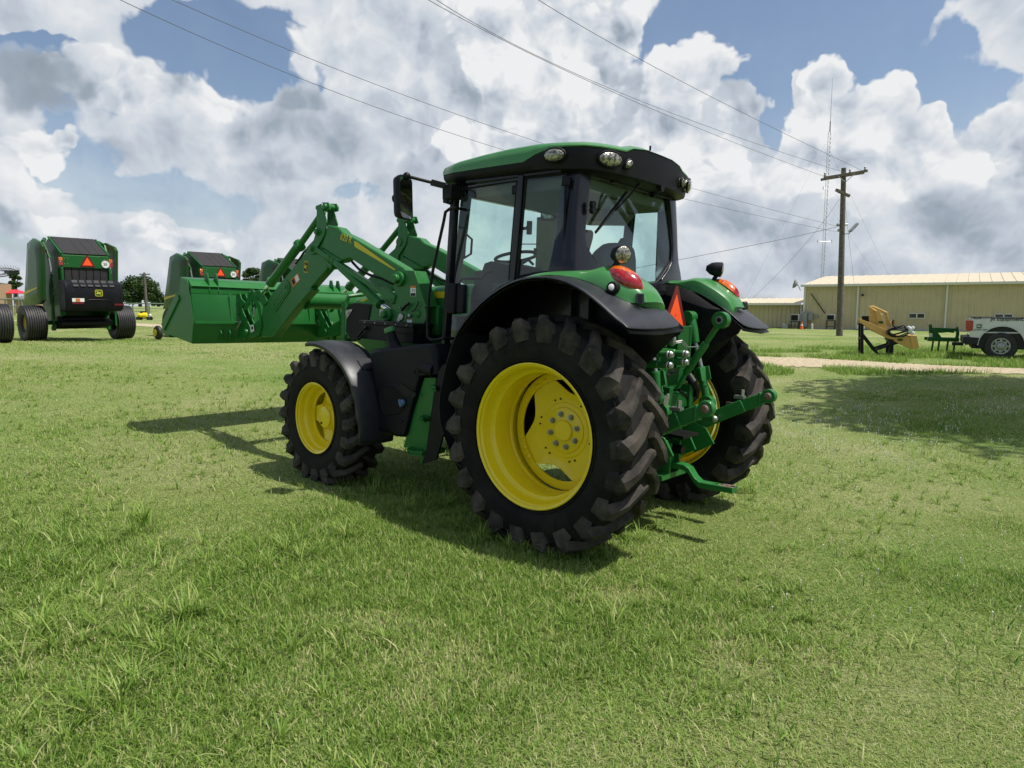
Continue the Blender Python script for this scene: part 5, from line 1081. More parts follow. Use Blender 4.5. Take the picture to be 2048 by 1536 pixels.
# slow-moving-vehicle sign
def smv(parent, c, xd, yd, s, name='warning_triangle'):
    zd = np.cross(xd, yd)
    def tri(k, cut): 
        v = [V(math.cos(R_(a)), math.sin(R_(a)), 0) * k for a in (90, 210, 330)]; o = []
        for i in range(3):
            for j in (-1, 1): w = v[(i + j) % 3] - v[i]; o.append(v[i] + w / np.linalg.norm(w) * cut)
        return [c + xd * q[0] + yd * q[1] for q in o]
    m = MB(); m.prism(tri(s, s * .13), zd * .003); m.k = 1; m.prism([q + zd * .004 for q in tri(s * .64, .002)], zd * .001); m.k = 2; q = c + zd * .006; m.cyl(q, q + zd * .001, s * .02, n=8)
    return m.build(name, [REDBORD, ORANGE, BLACKM], parent, smooth=0)
xd = V(.62, -.78, -.0); xd /= np.linalg.norm(xd)
tp = H(305, 0, 'x', -.42)
A_ = (P(*fen(1712, 765), 'x', -.42), P(*fen(1565, 1060), 'x', -.42), P(*fen(1790, 1415), 'x', -.42))
xd = V(0, -1., 0); yd = V(0, 0, 1.)
ce = P(1350, 630, 'x', -.42)
smv(tractor, ce, xd, yd, .252); m = MB(); m.beam(ce + V(.015, 0, -.12), ce + V(.10, 0, -.3), .04, .008); m.box((-.40, -.12, 1.50), (-.10, .10, 1.56)); m.build('sign_bracket', BLACKM, tractor)
# ------------------------------------------------------------------ frames for everything that stands further away
class Fr:
    def __init__(s, X, Y, z, yaw): s.o = np.array([X, Y, z], float); s.y = yaw; c, n = math.cos(yaw), math.sin(yaw); s.M = np.array([[c, -n, 0], [n, c, 0], [0, 0, 1]])
    def P(s, px, py, ax, v):
        d = s.M.T @ ray(px, py); o = s.M.T @ (CW - s.o); i = 'xyz'.index(ax); return o + d * ((v - o[i]) / d[i])
    def thing(s, name, label, cat, group=None): return thing(name, label, cat, tuple(s.o), s.y, group)
HEAD = math.atan2(M[1, 0], M[0, 0])
# ------------------------------------------------------------------ round balers
bz = crop(0, 440, 5.486)
def ribbed_tyre(m, c, R, w, ribs=9, flat=.0):
    hw = w / 2; prof = [(hw * .55, R * .42), (hw * .85, R * .50), (hw * 1.0, R * .66), (hw * 1.0, R * .82), (hw * .93, R * .93)]
    n = ribs
    for k in range(n):
        a = hw * .88 - k * (hw * 1.76) / (n - 1) * 1.0; q = hw * 1.76 / (n - 1); dr = .02 * (a / hw) ** 2
        prof += [(a + q * .40, R - .012 - dr * R), (a + q * .36, R - dr * R), (a - q * .36, R - dr * R), (a - q * .40, R - .012 - dr * R)] if k < n else []
        if k < n - 1: prof += [(a - q * .42, R - .030 - dr * R), (a - q * .58, R - .030 - dr * R)]
    prof += [(-y, r) for y, r in prof[4::-1]]
    N_ = 56; rows = [[(c[0] + r * math.cos(2 * math.pi * k / N_), c[1] + y, c[2] + r * math.sin(2 * math.pi * k / N_)) for y, r in prof] for k in range(N_ + 1)]; m.grid(rows)
def rib_wheel(root, x, y, R, w, s_, name='wheel'):
    g = thing(name, '', ''); del g['label'], g['category']; g.parent = root
    m = MB(); ribbed_tyre(m, (x, y, R * .97), R, w); m.build('tyre', RIBR, g, smooth=30)
    m = MB(); rows = []
    for yy, r in ((w * .28, R * .46), (w * .33, R * .47), (w * .30, R * .43), (w * .12, R * .40), (w * .05, R * .36), (w * .06, R * .18), (w * .10, R * .16), (w * .10, .01)): rows.append([(x + r * math.cos(t), y + yy * s_, R * .97 + r * math.sin(t)) for t in np.linspace(0, 2 * math.pi, 33)])
    m.grid(rows if s_ < 0 else rows[::-1]); m.build('rim', YELLOW, g, smooth=40); return g
F1 = Fr(-12.16, 20.0, .70, HEAD)
BELT = mat('black_belt', (.016, .015, .017), .7, noise=((.030, .026, .024), 9, .4, .7, 5), bump=(40, .3, .004))
def baler():
    f = F1; B = lambda x, y, ax, v: f.P(*bz(x, y), ax, v)
    t = f.thing('round_baler', '', 'baler', 'round balers parked in a row')
    # rear top beam, boxy tailgate
    zt, zb = B(740, 372, 'x', 0)[2], B(748, 520, 'x', 0)[2]; yl = B(740, 440, 'x', 0)[1]; yr = B(1258, 470, 'x', 0)[1]; yl, yr = (yl - yr) / 2, -(yl - yr) / 2
    m = MB(); rows = [[V(x, y, z) for x, z in ((.30, zt + .05), (.06, zt), (.0, zt - .03), (-.005, zb), (.05, zb - .01))] for y in (yl, yr)]; m.grid(rows)
    m.prism([V(.3, yl, zt + .05), V(.06, yl, zt), V(.0, yl, zt - .03), V(-.005, yl, zb), V(.05, yl, zb - .01), V(.3, yl, zb)], (0, -.02, 0)); m.prism([V(.3, yr, zt + .05), V(.06, yr, zt), V(.0, yr, zt - .03), V(-.005, yr, zb), V(.05, yr, zb - .01), V(.3, yr, zb)], (0, .02, 0))
    zlow = .55
    for y in (yl, yr): m.box((0.0, y - .03, zb - .62), (.06, y + .03, zb))
    m.build('rear_beam', GREEN_B, t, bevel=.006)
    tp = B(530, 185, 'y', yl); tq = B(735, 365, 'y', yl); tf = V(tp[0], 0, tp[2])
    m = MB(); sd = [V(.0, 0, zt), V(tf[0], 0, tf[2]), V(tf[0] + .75, 0, tf[2] - .25), V(tf[0] + 1.1, 0, 1.3), V(.9, 0, .62), V(.15, 0, .75), V(.05, 0, zb)]
    for y, w in ((yl - .02, -.03), (yr + .02, .03)): m.prism([V(q[0], y, q[2]) for q in sd], (0, w, 0))
    for y in (yl + .0, yr - .0): m.beam(V(0, y, zt), V(tf[0], y, tf[2]), .05, .05); m.beam(V(.35, y * 1.0, zb), V(.35, y, .7), .04, .05); m.beam(V(.05, y, 1.35), V(.9, y, 1.35), .03, .06)
    m.build('tailgate_side', GREEN_B, t, bevel=.004)
    m = MB(); m.add([V(.02, yl - .05, zt + .012), V(.02, yr + .05, zt + .012), V(tf[0], yr + .05, tf[2] + .01), V(tf[0], yl - .05, tf[2] + .01)], [(0, 1, 2, 3)]); m.add([V(tf[0], yr + .05, tf[2] + .01), V(tf[0], yl - .05, tf[2] + .01), V(tf[0] + .7, yl - .05, tf[2] - .26), V(tf[0] + .7, yr + .05, tf[2] - .26)], [(0, 1, 2, 3)])
    m.build('top_belts', BELT, t, smooth=0, solid=.02)
    m = MB()
    for k in range(6): a = yl - .06 - k * (yl - yr - .12) / 6; b = a - (yl - yr - .12) / 6 + .02; m.box((.03, b, zb - .95), (.045, a, zb + .01))
    m.box((.06, yr + .05, zb - .96), (.075, yl - .05, zb + .02)); m.build('rear_belts_and_backing', BELT, t, smooth=0)  # added dark panel stops light showing between the belts
    for k in range(4):
        y = yl - .27 - k * .23
        if k: m = MB(); m.beam(V(.02, y, zt + .024), V(tf[0], y, tf[2] + .022), .008, .004); m.build('belt_seam', BLACKM, t)
    # black net wrap box
    c0 = B(720, 820, 'x', -.55); c1_ = B(1360, 850, 'x', -.55); zA = B(730, 650, 'x', -.5)[2]; zB = B(760, 1005, 'x', -.5)[2]; hw_ = (c0[1] - c1_[1]) / 2
    m = MB(); rows = []; pr = [(.0, zA - .02), (-.10, zA), (-.32, zA - .02), (-.46, zA - .10), (-.50, zA - .25), (-.50, zB + .12), (-.44, zB + .02), (-.30, zB), (.0, zB)]
    for y, k in ((hw_, .93), (hw_ - .03, .985), (hw_ - .08, 1), (-hw_ + .08, 1), (-hw_ + .03, .985), (-hw_, .93)): rows.append([V(-.2 + (x + .2) * k, y, (zA + zB) / 2 + (z - (zA + zB) / 2) * k) for x, z in pr])
    m.grid(rows); m.add(rows[0], [tuple(range(9))[::-1]]); m.add(rows[-1], [tuple(range(9))])
    for k in range(6): y = hw_ * .62 - k * hw_ * 1.24 / 5; m.prism([V(-.36, y - .07, zA - .022), V(-.36, y + .07, zA - .022), V(-.50, y + .06, zA - .20), V(-.50, y - .06, zA - .20)], (-.012, 0, .012))
    box = m.build('wrap_box', BLACKP, t, smooth=40)
    m = MB(); q = f.P(*bz(1085, 802), 'x', -.515); plaque(m, q, V(0, -1, 0), V(0, 0, 1), .20, .19, 0, 1, 0); m.build('emblem', [DECALY, GREEN_B, DECALY], box, smooth=0)
    def quad(name, x0, y0, x1, y1, mt, xx=-.512):
        a = B(x0, y0, 'x', xx); b = B(x1, y1, 'x', xx); m = MB(); m.prism([V(xx, a[1], a[2]), V(xx, b[1], a[2]), V(xx, b[1], b[2]), V(xx, a[1], b[2])], (-.004, 0, 0)); m.build(name, mt, box, smooth=0)
    quad('label', 790, 858, 927, 898, WHITE); quad('label_print', 830, 862, 880, 892, ORLAB, -.518); quad('reflector_strip', 795, 902, 918, 922, REDBORD); quad('reflector_strip', 1255, 918, 1362, 938, REDBORD)
    m = MB(); a = [B(*q, 'x', -.51) for q in ((930, 930), (950, 885), (1000, 872), (1180, 878), (1230, 900), (1250, 945))]; m.tube(a, .008, 5); m.build('latch_groove', BLACKM, box)
    # lamps, triangle and speed disc
    for yy in (yl + .03, yr - .03):
        m = MB(); m.cbox((.02, yy, zt - .15), (.07, .09, .10)); m.build('amber_lamp', LENS_O, t, bevel=.006); m = MB(); m.cbox((.02, yy, zt - .27), (.07, .09, .10)); m.build('red_lamp', LENS_R, t, bevel=.006)
    smv(t, B(960, 470, 'x', -.012), V(0, -1, 0), V(0, 0, 1), .235)
    q = B(1157, 487, 'x', -.010); m = MB(); m.cyl(q, q - V(.006, 0, 0), .115, n=32); m.k = 1; m.tube([q + V(-.007, .108 * math.cos(a), .108 * math.sin(a)) for a in np.linspace(0, 6.284, 33)], .004, 4, False); text3(m, '20', q + V(-.008, .062, -.035), V(0, -1, 0), V(0, 0, 1), .105, bold=.01); m.build('speed_disc', [WHITE, BLACKM], t, smooth=0)
    m = MB()
    for sy in (yl - .10, yr + .10):
        for a in (-1, 1):
            for b in (-1, 0, 1): m.cyl((-.003, sy + a * .04 * (b != 0), zt - .20 + b * .075), (-.014, sy + a * .04 * (b != 0), zt - .20 + b * .075), .013, n=8)
    m.build('bolt_heads', ZINC, t)
    # side shields
    sh = [(300, 250), (355, 200), (440, 250), (458, 290), (470, 880), (440, 922), (262, 945), (285, 560)]
    for s_ in (1, -1):
        a = [B(*q, 'y', .98) for q in sh]; c = sum(a) / len(a); m = MB()
        r0 = [V(q[0], .90 * s_, q[2]) for q in a]; r1 = [V(q[0], .97 * s_, q[2]) for q in a]; r2 = [V(c[0] + (q[0] - c[0]) * .93, 1.0 * s_, c[2] + (q[2] - c[2]) * .96) for q in a]; r3 = [V(c[0] + (q[0] - c[0]) * .5, 1.03 * s_, c[2] + (q[2] - c[2]) * .7) for q in a]
        # the lower and forward part of the shield
        ext = .0
        for r in (r0, r1, r2, r3):
            for i, q in enumerate(r):
                if i in (0, 6, 7): q[0] += ext * (.7 if i == 0 else 1)
        m.grid([r0, r1, r2, r3], True); m.add(r3, [tuple(range(8))]); s1 = m.build('side_shield', mat('shield_green_reflections', (.012, .085, .020), .30, coat=.0, spec=.22, noise=((.050, .060, .028), 1.5, .48, .66, 3)) if s_ > 0 else bpy.data.materials['shield_green_reflections'], t, smooth=50)  # olive blotches paint brownish reflections into the shield's colour
        m = MB(); p0, p1, p2, p3 = (B(*q, 'y', 1.0) for q in ((425, 735), (425, 750), (275, 825), (275, 790)))
        m.prism([V(q[0], 1.034 * s_, q[2]) for q in (p0, p1, p2, p3)], (0, .003 * s_, 0)); m.build('shield_stripe', DECALY, s1, smooth=0)
    # tailgate ram, arms, gate post
    for s_ in (1, -1):
        def y_(v): return v * s_
        g = [B(470, 240, 'y', .80), B(545, 420, 'y', .76), B(575, 570, 'y', .74)]
        m = MB(); m.beam(V(g[0][0], y_(.80), g[0][2]), V(g[1][0], y_(.76), g[1][2]), .05, .05); m.cyl(V(g[0][0], y_(.80), g[0][2]), V(g[0][0] + .2, y_(.7), g[0][2] + .1), .05); m.beam(V(g[0][0] + .1, y_(.78), g[0][2] + .02), V(g[0][0] + .6, y_(.78), g[0][2] - .3), .05, .09); m.build('gate_arm', GREEN_B, t, bevel=.004)
        m = MB(); m.cyl(V(g[1][0], y_(.78), g[1][2]), V(g[2][0], y_(.76), g[2][2]), .035); m.cyl(V(g[1][0] + .12, y_(.78), g[1][2] + .25), V(g[2][0] + .06, y_(.76), g[2][2]), .02); m.build('gate_ram', ZINC, t)
        a, b, c = B(575, 600, 'y', .70), B(560, 760, 'y', .70), B(600, 1190, 'y', .70)
        m = MB(); m.beam(V(a[0], y_(.72), a[2]), V(b[0], y_(.72), b[2]), .05, .10); m.beam(V(b[0], y_(.72), b[2]), V(c[0], y_(.72), c[2]), .05, .12); m.cbox((c[0], y_(.72), c[2]), (.16, .08, .12)); m.build('gate_post', GREEN_B, t, bevel=.004)
    wl = B(320, 1325, 'z', 0); wr = B(1440, 1320, 'z', 0)
    R = .52; xw = .95; yw = 1.17
    for s_ in (1, -1): rib_wheel(t, xw, yw * s_, R, .50, s_)
    m = MB(); m.cyl((xw, 1.1, R), (xw, -1.1, R), .06); m.box((.55, -.62, .45), (2.6, .62, .62)); m.beam((2.4, 0, .6), (4.4, 0, .55), .16, .12); m.box((1.0, -.60, .6), (2.0, .60, 1.9)); m.build('frame', GREEN_B, t, bevel=.01)
    m = MB(); m.cyl((.30, .66, .50), (.30, -.66, .50), .10); m.cyl((.55, .66, .62), (.55, -.66, .62), .09); m.cyl((.75, .66, .42), (.75, -.66, .42), .08); m.build('roller', BLACKM, t)
    m = MB(); a = V(.1, -.72, .9); m.beam(a, V(.1, -.72, .42), .05, .05); m.beam(V(.15, -.60, .85), V(.35, -.50, .60), .04, .04); m.build('ramp_link', GREEN_B, t)
    return t
b1 = baler()
b1['label'] = 'leftmost green round baler, nearest of the row, black box with emblem on its back'
for (px, D, z0, lab) in ((446, 24.2, .60, 'green round baler standing behind the raised loader bucket, middle of the row'), (617, 27.5, .60, 'farthest round baler, mostly hidden behind the loader arm and bucket')):
    c = copy_tree(b1); c.location = ((px - 1024) / FPX * D, D, z0); c['label'] = lab
# wheel rake at the left edge
f = Fr((-1 - 1024) / FPX * 18.3, 18.3, .74, HEAD); rk = f.thing('hay_rake', 'wheel rake with black ribbed tyre and raised tine wheel, cut by the left edge', 'hay rake')
rib_wheel(rk, 0, .0, .52, .50, -1)
m = MB(); m.beam((0, 0, .52), (0, 1.6, .52), .1, .1); m.beam((-.1, 1.2, .55), (2.6, 1.2, .55), .12, .12); m.beam((.4, .3, .55), (.4, .9, 1.7), .07, .07); m.beam((.4, .9, 1.7), (.5, .45, 1.72), .06, .06); m.build('rake_frame', GREEN_B, rk)
q = f.P(0, 545, 'x', .5); m = MB(); n_ = V(-.3, .2, .9); n_ /= np.linalg.norm(n_); xa = np.cross(n_, (0, 1, 0)); xa /= np.linalg.norm(xa); ya = np.cross(n_, xa)
for r in (.20, .36): m.tube([q + xa * r * math.cos(t_) + ya * r * math.sin(t_) for t_ in np.linspace(0, 6.284, 33)], .010, 5, False)
for k in range(36): a = k * math.pi / 18; d = xa * math.cos(a) + ya * math.sin(a); d2 = xa * math.cos(a + .25) + ya * math.sin(a + .25); m.tube([q + d * .1, q + d * .36, q + d2 * .46 + n_ * .05], .005, 3)
m.build('tine_wheel', BLACKM, rk)

# ------------------------------------------------------------------ trees
LEAFD = leaf_mat('tree_leaf', [(.012, .030, .006), (.028, .062, .011), (.050, .098, .020), (.085, .140, .035)], trans=.25)
BARK = mat('bark', (.10, .075, .055), .9, noise=((.04, .03, .022), 12, .4, .7, 6), bump=(25, .8, .02))
def tree(name, label, X, Y, z, H_, Wd, seed, leaves=9000, leaf=.16, trunk=.25, squash=.62, group=None, base=.32):
    r = np.random.default_rng(seed); t = thing(name, label, 'tree', (X, Y, z), 0, group)
    m = MB(); m.tube([(0, 0, -.1), (.03 * H_ * .3, 0, H_ * .18), (0, .02 * H_, H_ * .38), (0, 0, H_ * .6)], [trunk, trunk * .75, trunk * .6, trunk * .25], 10)
    nb = 26; cl = []
    for k in range(nb):
        a = r.uniform(0, 6.28); zz = H_ * r.uniform(base + .06, .93); e = (zz / H_ - base) / (1 - base); rad = Wd / 2 * math.sqrt(max(.05, 1 - (2 * e - .85) ** 2 / 1.35)) * r.uniform(.35, .88)
        c = V(rad * math.cos(a), rad * math.sin(a), zz); cl.append((c, Wd * r.uniform(.11, .20)))
        h0 = H_ * min(.55, zz / H_ * .55); m.tube([V(0, 0, h0), V(c[0] * .45, c[1] * .45, h0 + (zz - h0) * .6), c], [trunk * .3, trunk * .16, trunk * .05], 5, False)
    m.build('trunk', BARK, t)
    n = leaves; ix = r.integers(0, nb, n); C = np.array([c for c, _ in cl])[ix]; S = np.array([s_ for _, s_ in cl])[ix]
    d = r.standard_normal((n, 3)); d /= np.linalg.norm(d, axis=1)[:, None]; rr = S * r.random(n) ** .45 * 1.15; pos = C + d * rr[:, None] * np.array([1.15, 1.15, squash + .15])
    nrm = r.standard_normal((n, 3)) + d * .8 + [0, 0, .7]; nrm /= np.linalg.norm(nrm, axis=1)[:, None]; u = np.cross(nrm, r.standard_normal((n, 3))); u /= np.linalg.norm(u, axis=1)[:, None]; v = np.cross(nrm, u)
    L_ = leaf * r.uniform(.6, 1.3, n)[:, None]; q = np.stack([pos - u * L_ * .5, pos + v * L_ * .28, pos + u * L_ * .5, pos - v * L_ * .28], 1).reshape(-1, 3)
    me = bpy.data.meshes.new('crown'); me.vertices.add(4 * n); me.vertices.foreach_set('co', q.ravel()); me.loops.add(4 * n); me.loops.foreach_set('vertex_index', np.arange(4 * n)); me.polygons.add(n); me.polygons.foreach_set('loop_start', np.arange(n) * 4); me.polygons.foreach_set('loop_total', np.full(n, 4)); me.update()
    at = me.attributes.new('shade', 'FLOAT', 'POINT'); at.data.foreach_set('value', np.repeat(np.clip(r.normal(.45, .2, n) + (r.random(nb)[ix] - .5) * .35, 0, 1), 4)); me.materials.append(LEAFD)
    o = bpy.data.objects.new('crown', me); COL.objects.link(o); o.parent = t; return t
def tree_px(name, label, pxl, pxr, pt, pb, D, seed, **k):
    X = ((pxl + pxr) / 2 - 1024) / FPX * D; Hh = (pb - pt) / FPX * D; z = CAMH - (pb - 612) / FPX * D; return tree(name, label, X, D, z, Hh, (pxr - pxl) / FPX * D, seed, **k)
tree_px('broadleaf_tree', 'large dark round-crowned tree between the two left balers', 246, 324, 556, 612, 95, 3, leaves=14000, leaf=.30, base=.12, group='trees on the skyline')
tree_px('broadleaf_tree', 'slim loose tree left of the nearest baler behind the red canopy', 26, 52, 540, 606, 80, 5, leaves=3500, leaf=.24, base=.25, group='trees on the skyline')
tree_px('broadleaf_tree', 'grey-green tree showing between the middle and farthest balers', 484, 528, 536, 612, 90, 6, leaves=7000, leaf=.26, base=.15, group='trees on the skyline')
tree_px('broadleaf_tree', 'small low tree at the right foot of the large round-crowned one', 306, 336, 592, 612, 110, 8, leaves=2500, leaf=.30, base=.05, group='trees on the skyline')
# its shadow lies across the lawn on the right
tree('shade_tree', 'broad leafy tree just past the right edge that shades the lawn', 14.7, 10.9, .05, 12.5, 9.6, 12, leaves=46000, leaf=.26, trunk=.30, base=.52)

# ------------------------------------------------------------------ power lines, poles and the lattice mast
WOOD = mat('weathered_wood', (.17, .145, .12), .85, noise=((.07, .06, .05), 6, .35, .7, 8), bump=(30, .8, .01))
WIRE = mat('wire', (.09, .09, .10), .6)
def pole():
    Y = 36.0; b = W(1679, 671, Y); top = W(1687.5, 336, Y); z0 = g1(b[0], b[1]); t = thing('utility_pole', 'tall weathered wooden power pole with crooked crossarm in front of the tan building', 'utility pole', (b[0], b[1], z0))
    L = lambda q: W(*q, Y) - V(b[0], b[1], z0)
    m = MB(); a = L((1687.5, 336)); m.tube([V(0, 0, -.2), a * .3, a * .6, a], [.165, .150, .135, .115], 16); m.build('pole_shaft', WOOD, t)
    m = MB(); p_, q = L((1645, 357)), L((1731, 343)); m.beam(p_ + (0, -.18, 0), q + (0, -.18, 0), .12, .12); m.beam(p_ + (0, .16, -.03), q + (0, .16, -.03), .12, .12); ca = m.build('crossarm', WOOD, t, bevel=.01)
    m = MB(); m.beam(L((1672, 354)) + (0, -.25, 0), L((1686, 365)) + (0, -.2, 0), .03, .03); m.beam(L((1705, 349)) + (0, -.25, 0), L((1688, 365)) + (0, -.2, 0), .03, .03)
    for q in ((1648, 352), (1698, 345), (1728, 340)): a = L(q); m.rev([(0, .03), (.3, .07), (.5, .04), (.8, .06), (1, .02)], a + (0, -.1, -.05), a + (0, -.1, .16), 8)
    m.build('insulators', ZINC, ca)
    m = MB(); m.beam(L((1668, 381)) + (0, -.2, 0), L((1684, 387)) + (0, -.2, 0), .12, .13); m.beam(L((1680, 381)) + (0, .2, 0), L((1703, 391)) + (0, .2, 0), .12, .13); m.build('lower_crossarm', WOOD, t)
    m = MB()
    for q in ((1675, 450), (1677, 461), (1691, 449)): a = L(q); m.cyl(a + (-.05, 0, 0), a + (.10, 0, 0), .05); m.cyl(a + (0, 0, -.06), a + (0, 0, .08), .03)
    m.build('brackets', ZINC, t)
    m = MB(); m.tube([L((1688, 468)), L((1699, 466.5)), L((1701, 460))], .035, 8); a, c = L((1700, 463)), L((1715, 446)); m.beam(a, c, .30, .10, w1=.26, h1=.06); lm = m.build('street_light', ZINC, t, bevel=.01); m = MB(); d = c - a; m.beam(a + d * .35 + V(.02, -.06, -.03), a + d * .9 + V(.02, -.05, -.03), .2, .03); m.build('lens', LAMPG, lm)
    return t
pole()
def wire(label, pts, r=.0075, name='power_line', grp='overhead lines'):
    A = np.array([W(*q) for q in pts]); n = len(A); out = []
    t = np.arange(n); tt = np.linspace(0, n - 1, 16 * (n - 1) + 1)
    if n > 2: out = np.stack([np.polyval(np.polyfit(t, A[:, k], min(2, n - 1)), tt) for k in range(3)], 1)
    else: out = A[:1] * (1 - tt[:, None]) + A[1:] * tt[:, None]
    m = MB(); m.tube(list(out), r, 5); o = m.build(name, WIRE); tag(o, label, 'power line', grp); return o
wire('lower of the two power lines crossing the upper left sky to the cab roof', [(60, -75, 14), (640, 157, 20), (1030, 303, 25.5), (1360, 409, 30.5), (1676, 459, 35.8)])
wire('upper of the two power lines crossing the upper left sky to the cab roof', [(160, -78, 14), (655, 121, 20), (1105, 293, 26), (1366, 379, 30.5), (1674, 449, 35.8)])
wire('thin power line from the top centre down to the left end of the crossarm', [(780, -45, 16), (1100, 125, 22), (1400, 259, 28), (1647, 352, 35.8)])
wire('thin power line just above its twin, from the top centre to the crossarm', [(800, -48, 16), (1100, 116, 22), (1400, 253, 28), (1697, 346, 36)])
wire('power line from the top of the photo over the right cloud to the crossarm end', [(1000, -48, 16), (1250, 95, 22), (1500, 238, 28), (1727, 341, 36)])
wire('thick slack cable rising from behind the cab to the pole bracket', [(1150, 560, 31), (1366, 516, 32.5), (1520, 489, 34), (1640, 462, 35.4), (1676, 452, 35.9)], .012, 'service_cable')
wire('guy wire slanting down from the pole towards the low annex', [(1679, 398, 36), (1600, 500, 40), (1505, 597, 45)], .007, 'guy_wire', 'guy wires')
wire('guy wire slanting down from the pole on its right side', [(1690, 400, 36.3), (1697, 470, 37), (1712, 600, 39)], .006, 'guy_wire', 'guy wires')
def mast():
    Y = 60.; b = W(1643, 600, Y); t = thing('radio_mast', 'slender lattice radio mast with whip aerial behind the tan building', 'radio mast', (b[0], b[1], .15)); zt = W(1655, 270, Y)[2] - .15; m = MB(); w = .13
    cs = [V(w * math.cos(a), w * math.sin(a), 0) for a in (.5, 2.6, 4.7)]
    for c in cs: m.tube([c, c + (0, 0, zt)], .015, 4)
    n = 44
    for k in range(n):
        for i in range(3): m.tube([cs[i] + (0, 0, zt * k / n), cs[(i + 1) % 3] + (0, 0, zt * (k + 1) / n)], .007, 3, False)
    for c in cs: m.tube([c + (0, 0, zt), V(0, 0, zt + .5)], .02, 4)
    m.build('lattice', ZINC, t); m = MB(); ztop = W(1660, 155, Y)[2] - .15; m.tube([(0, 0, zt + .3), (0, 0, zt + 1.1), (0, 0, zt + 1.15), (0, 0, ztop)], [.05, .05, .022, .010], 6); m.build('whip_aerial', ZINC, t)
    m = MB()
    for py, dx in ((377, -.35), (483, -.6), (483, .6)): z = W(1648, py, Y)[2] - .15; m.tube([(0, 0, z), (dx, 0, z)], .02, 4); m.tube([(dx, -.05, z - .1), (dx, -.05, z + .15)], .03, 4)
    m.build('side_aerials', ZINC, t)
mast()
for lab, p0, p1 in (('faint stay of the lattice mast running down to its left', (1652, 285, 60), (1490, 598, 52)), ('faint stay of the lattice mast running down to its right', (1654, 290, 60), (1785, 566, 66)), ('second faint stay on the right of the lattice mast', (1650, 400, 60), (1762, 566, 68))): wire(lab, [p0, p1], .005, 'mast_stay', 'mast stays')

# ------------------------------------------------------------------ tan metal building, its annex and the things on the wall
FB = Fr(20.1, 47.9, .14, math.atan2(-6.8, 10.3)); FBP = FB.P
def cladding(name, base, dark):
    m = bpy.data.materials.new(name); m.use_nodes = True; N = m.node_tree.nodes; L = m.node_tree.links; b = N['Principled BSDF']; b.inputs['Roughness'].default_value = .45
    tc = N.new('ShaderNodeTexCoord'); sp = N.new('ShaderNodeSeparateXYZ'); L.new(tc.outputs['Object'], sp.inputs[0])
    n = N.new('ShaderNodeTexNoise'); n.inputs['Scale'].default_value = 1.5; n.inputs['Detail'].default_value = 6; L.new(tc.outputs['Object'], n.inputs['Vector']); mx = N.new('ShaderNodeMix'); mx.data_type = 'RGBA'; mx.inputs['A'].default_value = (*base, 1); mx.inputs['B'].default_value = (*dark, 1)
    mr = N.new('ShaderNodeMapRange'); L.new(n.outputs['Fac'], mr.inputs[0]); mr.inputs[1].default_value = .45; mr.inputs[2].default_value = .8; L.new(mr.outputs[0], mx.inputs['Factor']); L.new(mx.outputs['Result'], b.inputs['Base Color']); return m
TAN = cladding('tan_cladding', (.53, .44, .27), (.46, .38, .24)); ROOFT = cladding('pale_roof', (.62, .52, .36), (.55, .47, .34)); TRIM = mat('white_trim', (.66, .65, .60), .5)
DARKW = mat('window_pane', (.02, .025, .035), .08, coat=1); UTIL = mat('utility_grey', (.30, .31, .31), .5, noise=((.22, .22, .21), 8, .4, .7, 4))
def ribwall(m, x0, x1, z0, z1, y=0, step=.30):
    pr = []; x = x0
    while x < x1: pr += [(x, 0), (x + step * .62, 0), (x + step * .70, -.035), (x + step * .92, -.035)]; x += step
    pr.append((x1, 0)); m.grid([[(a, y + b, z0) for a, b in pr], [(a, y + b, z1) for a, b in pr]])
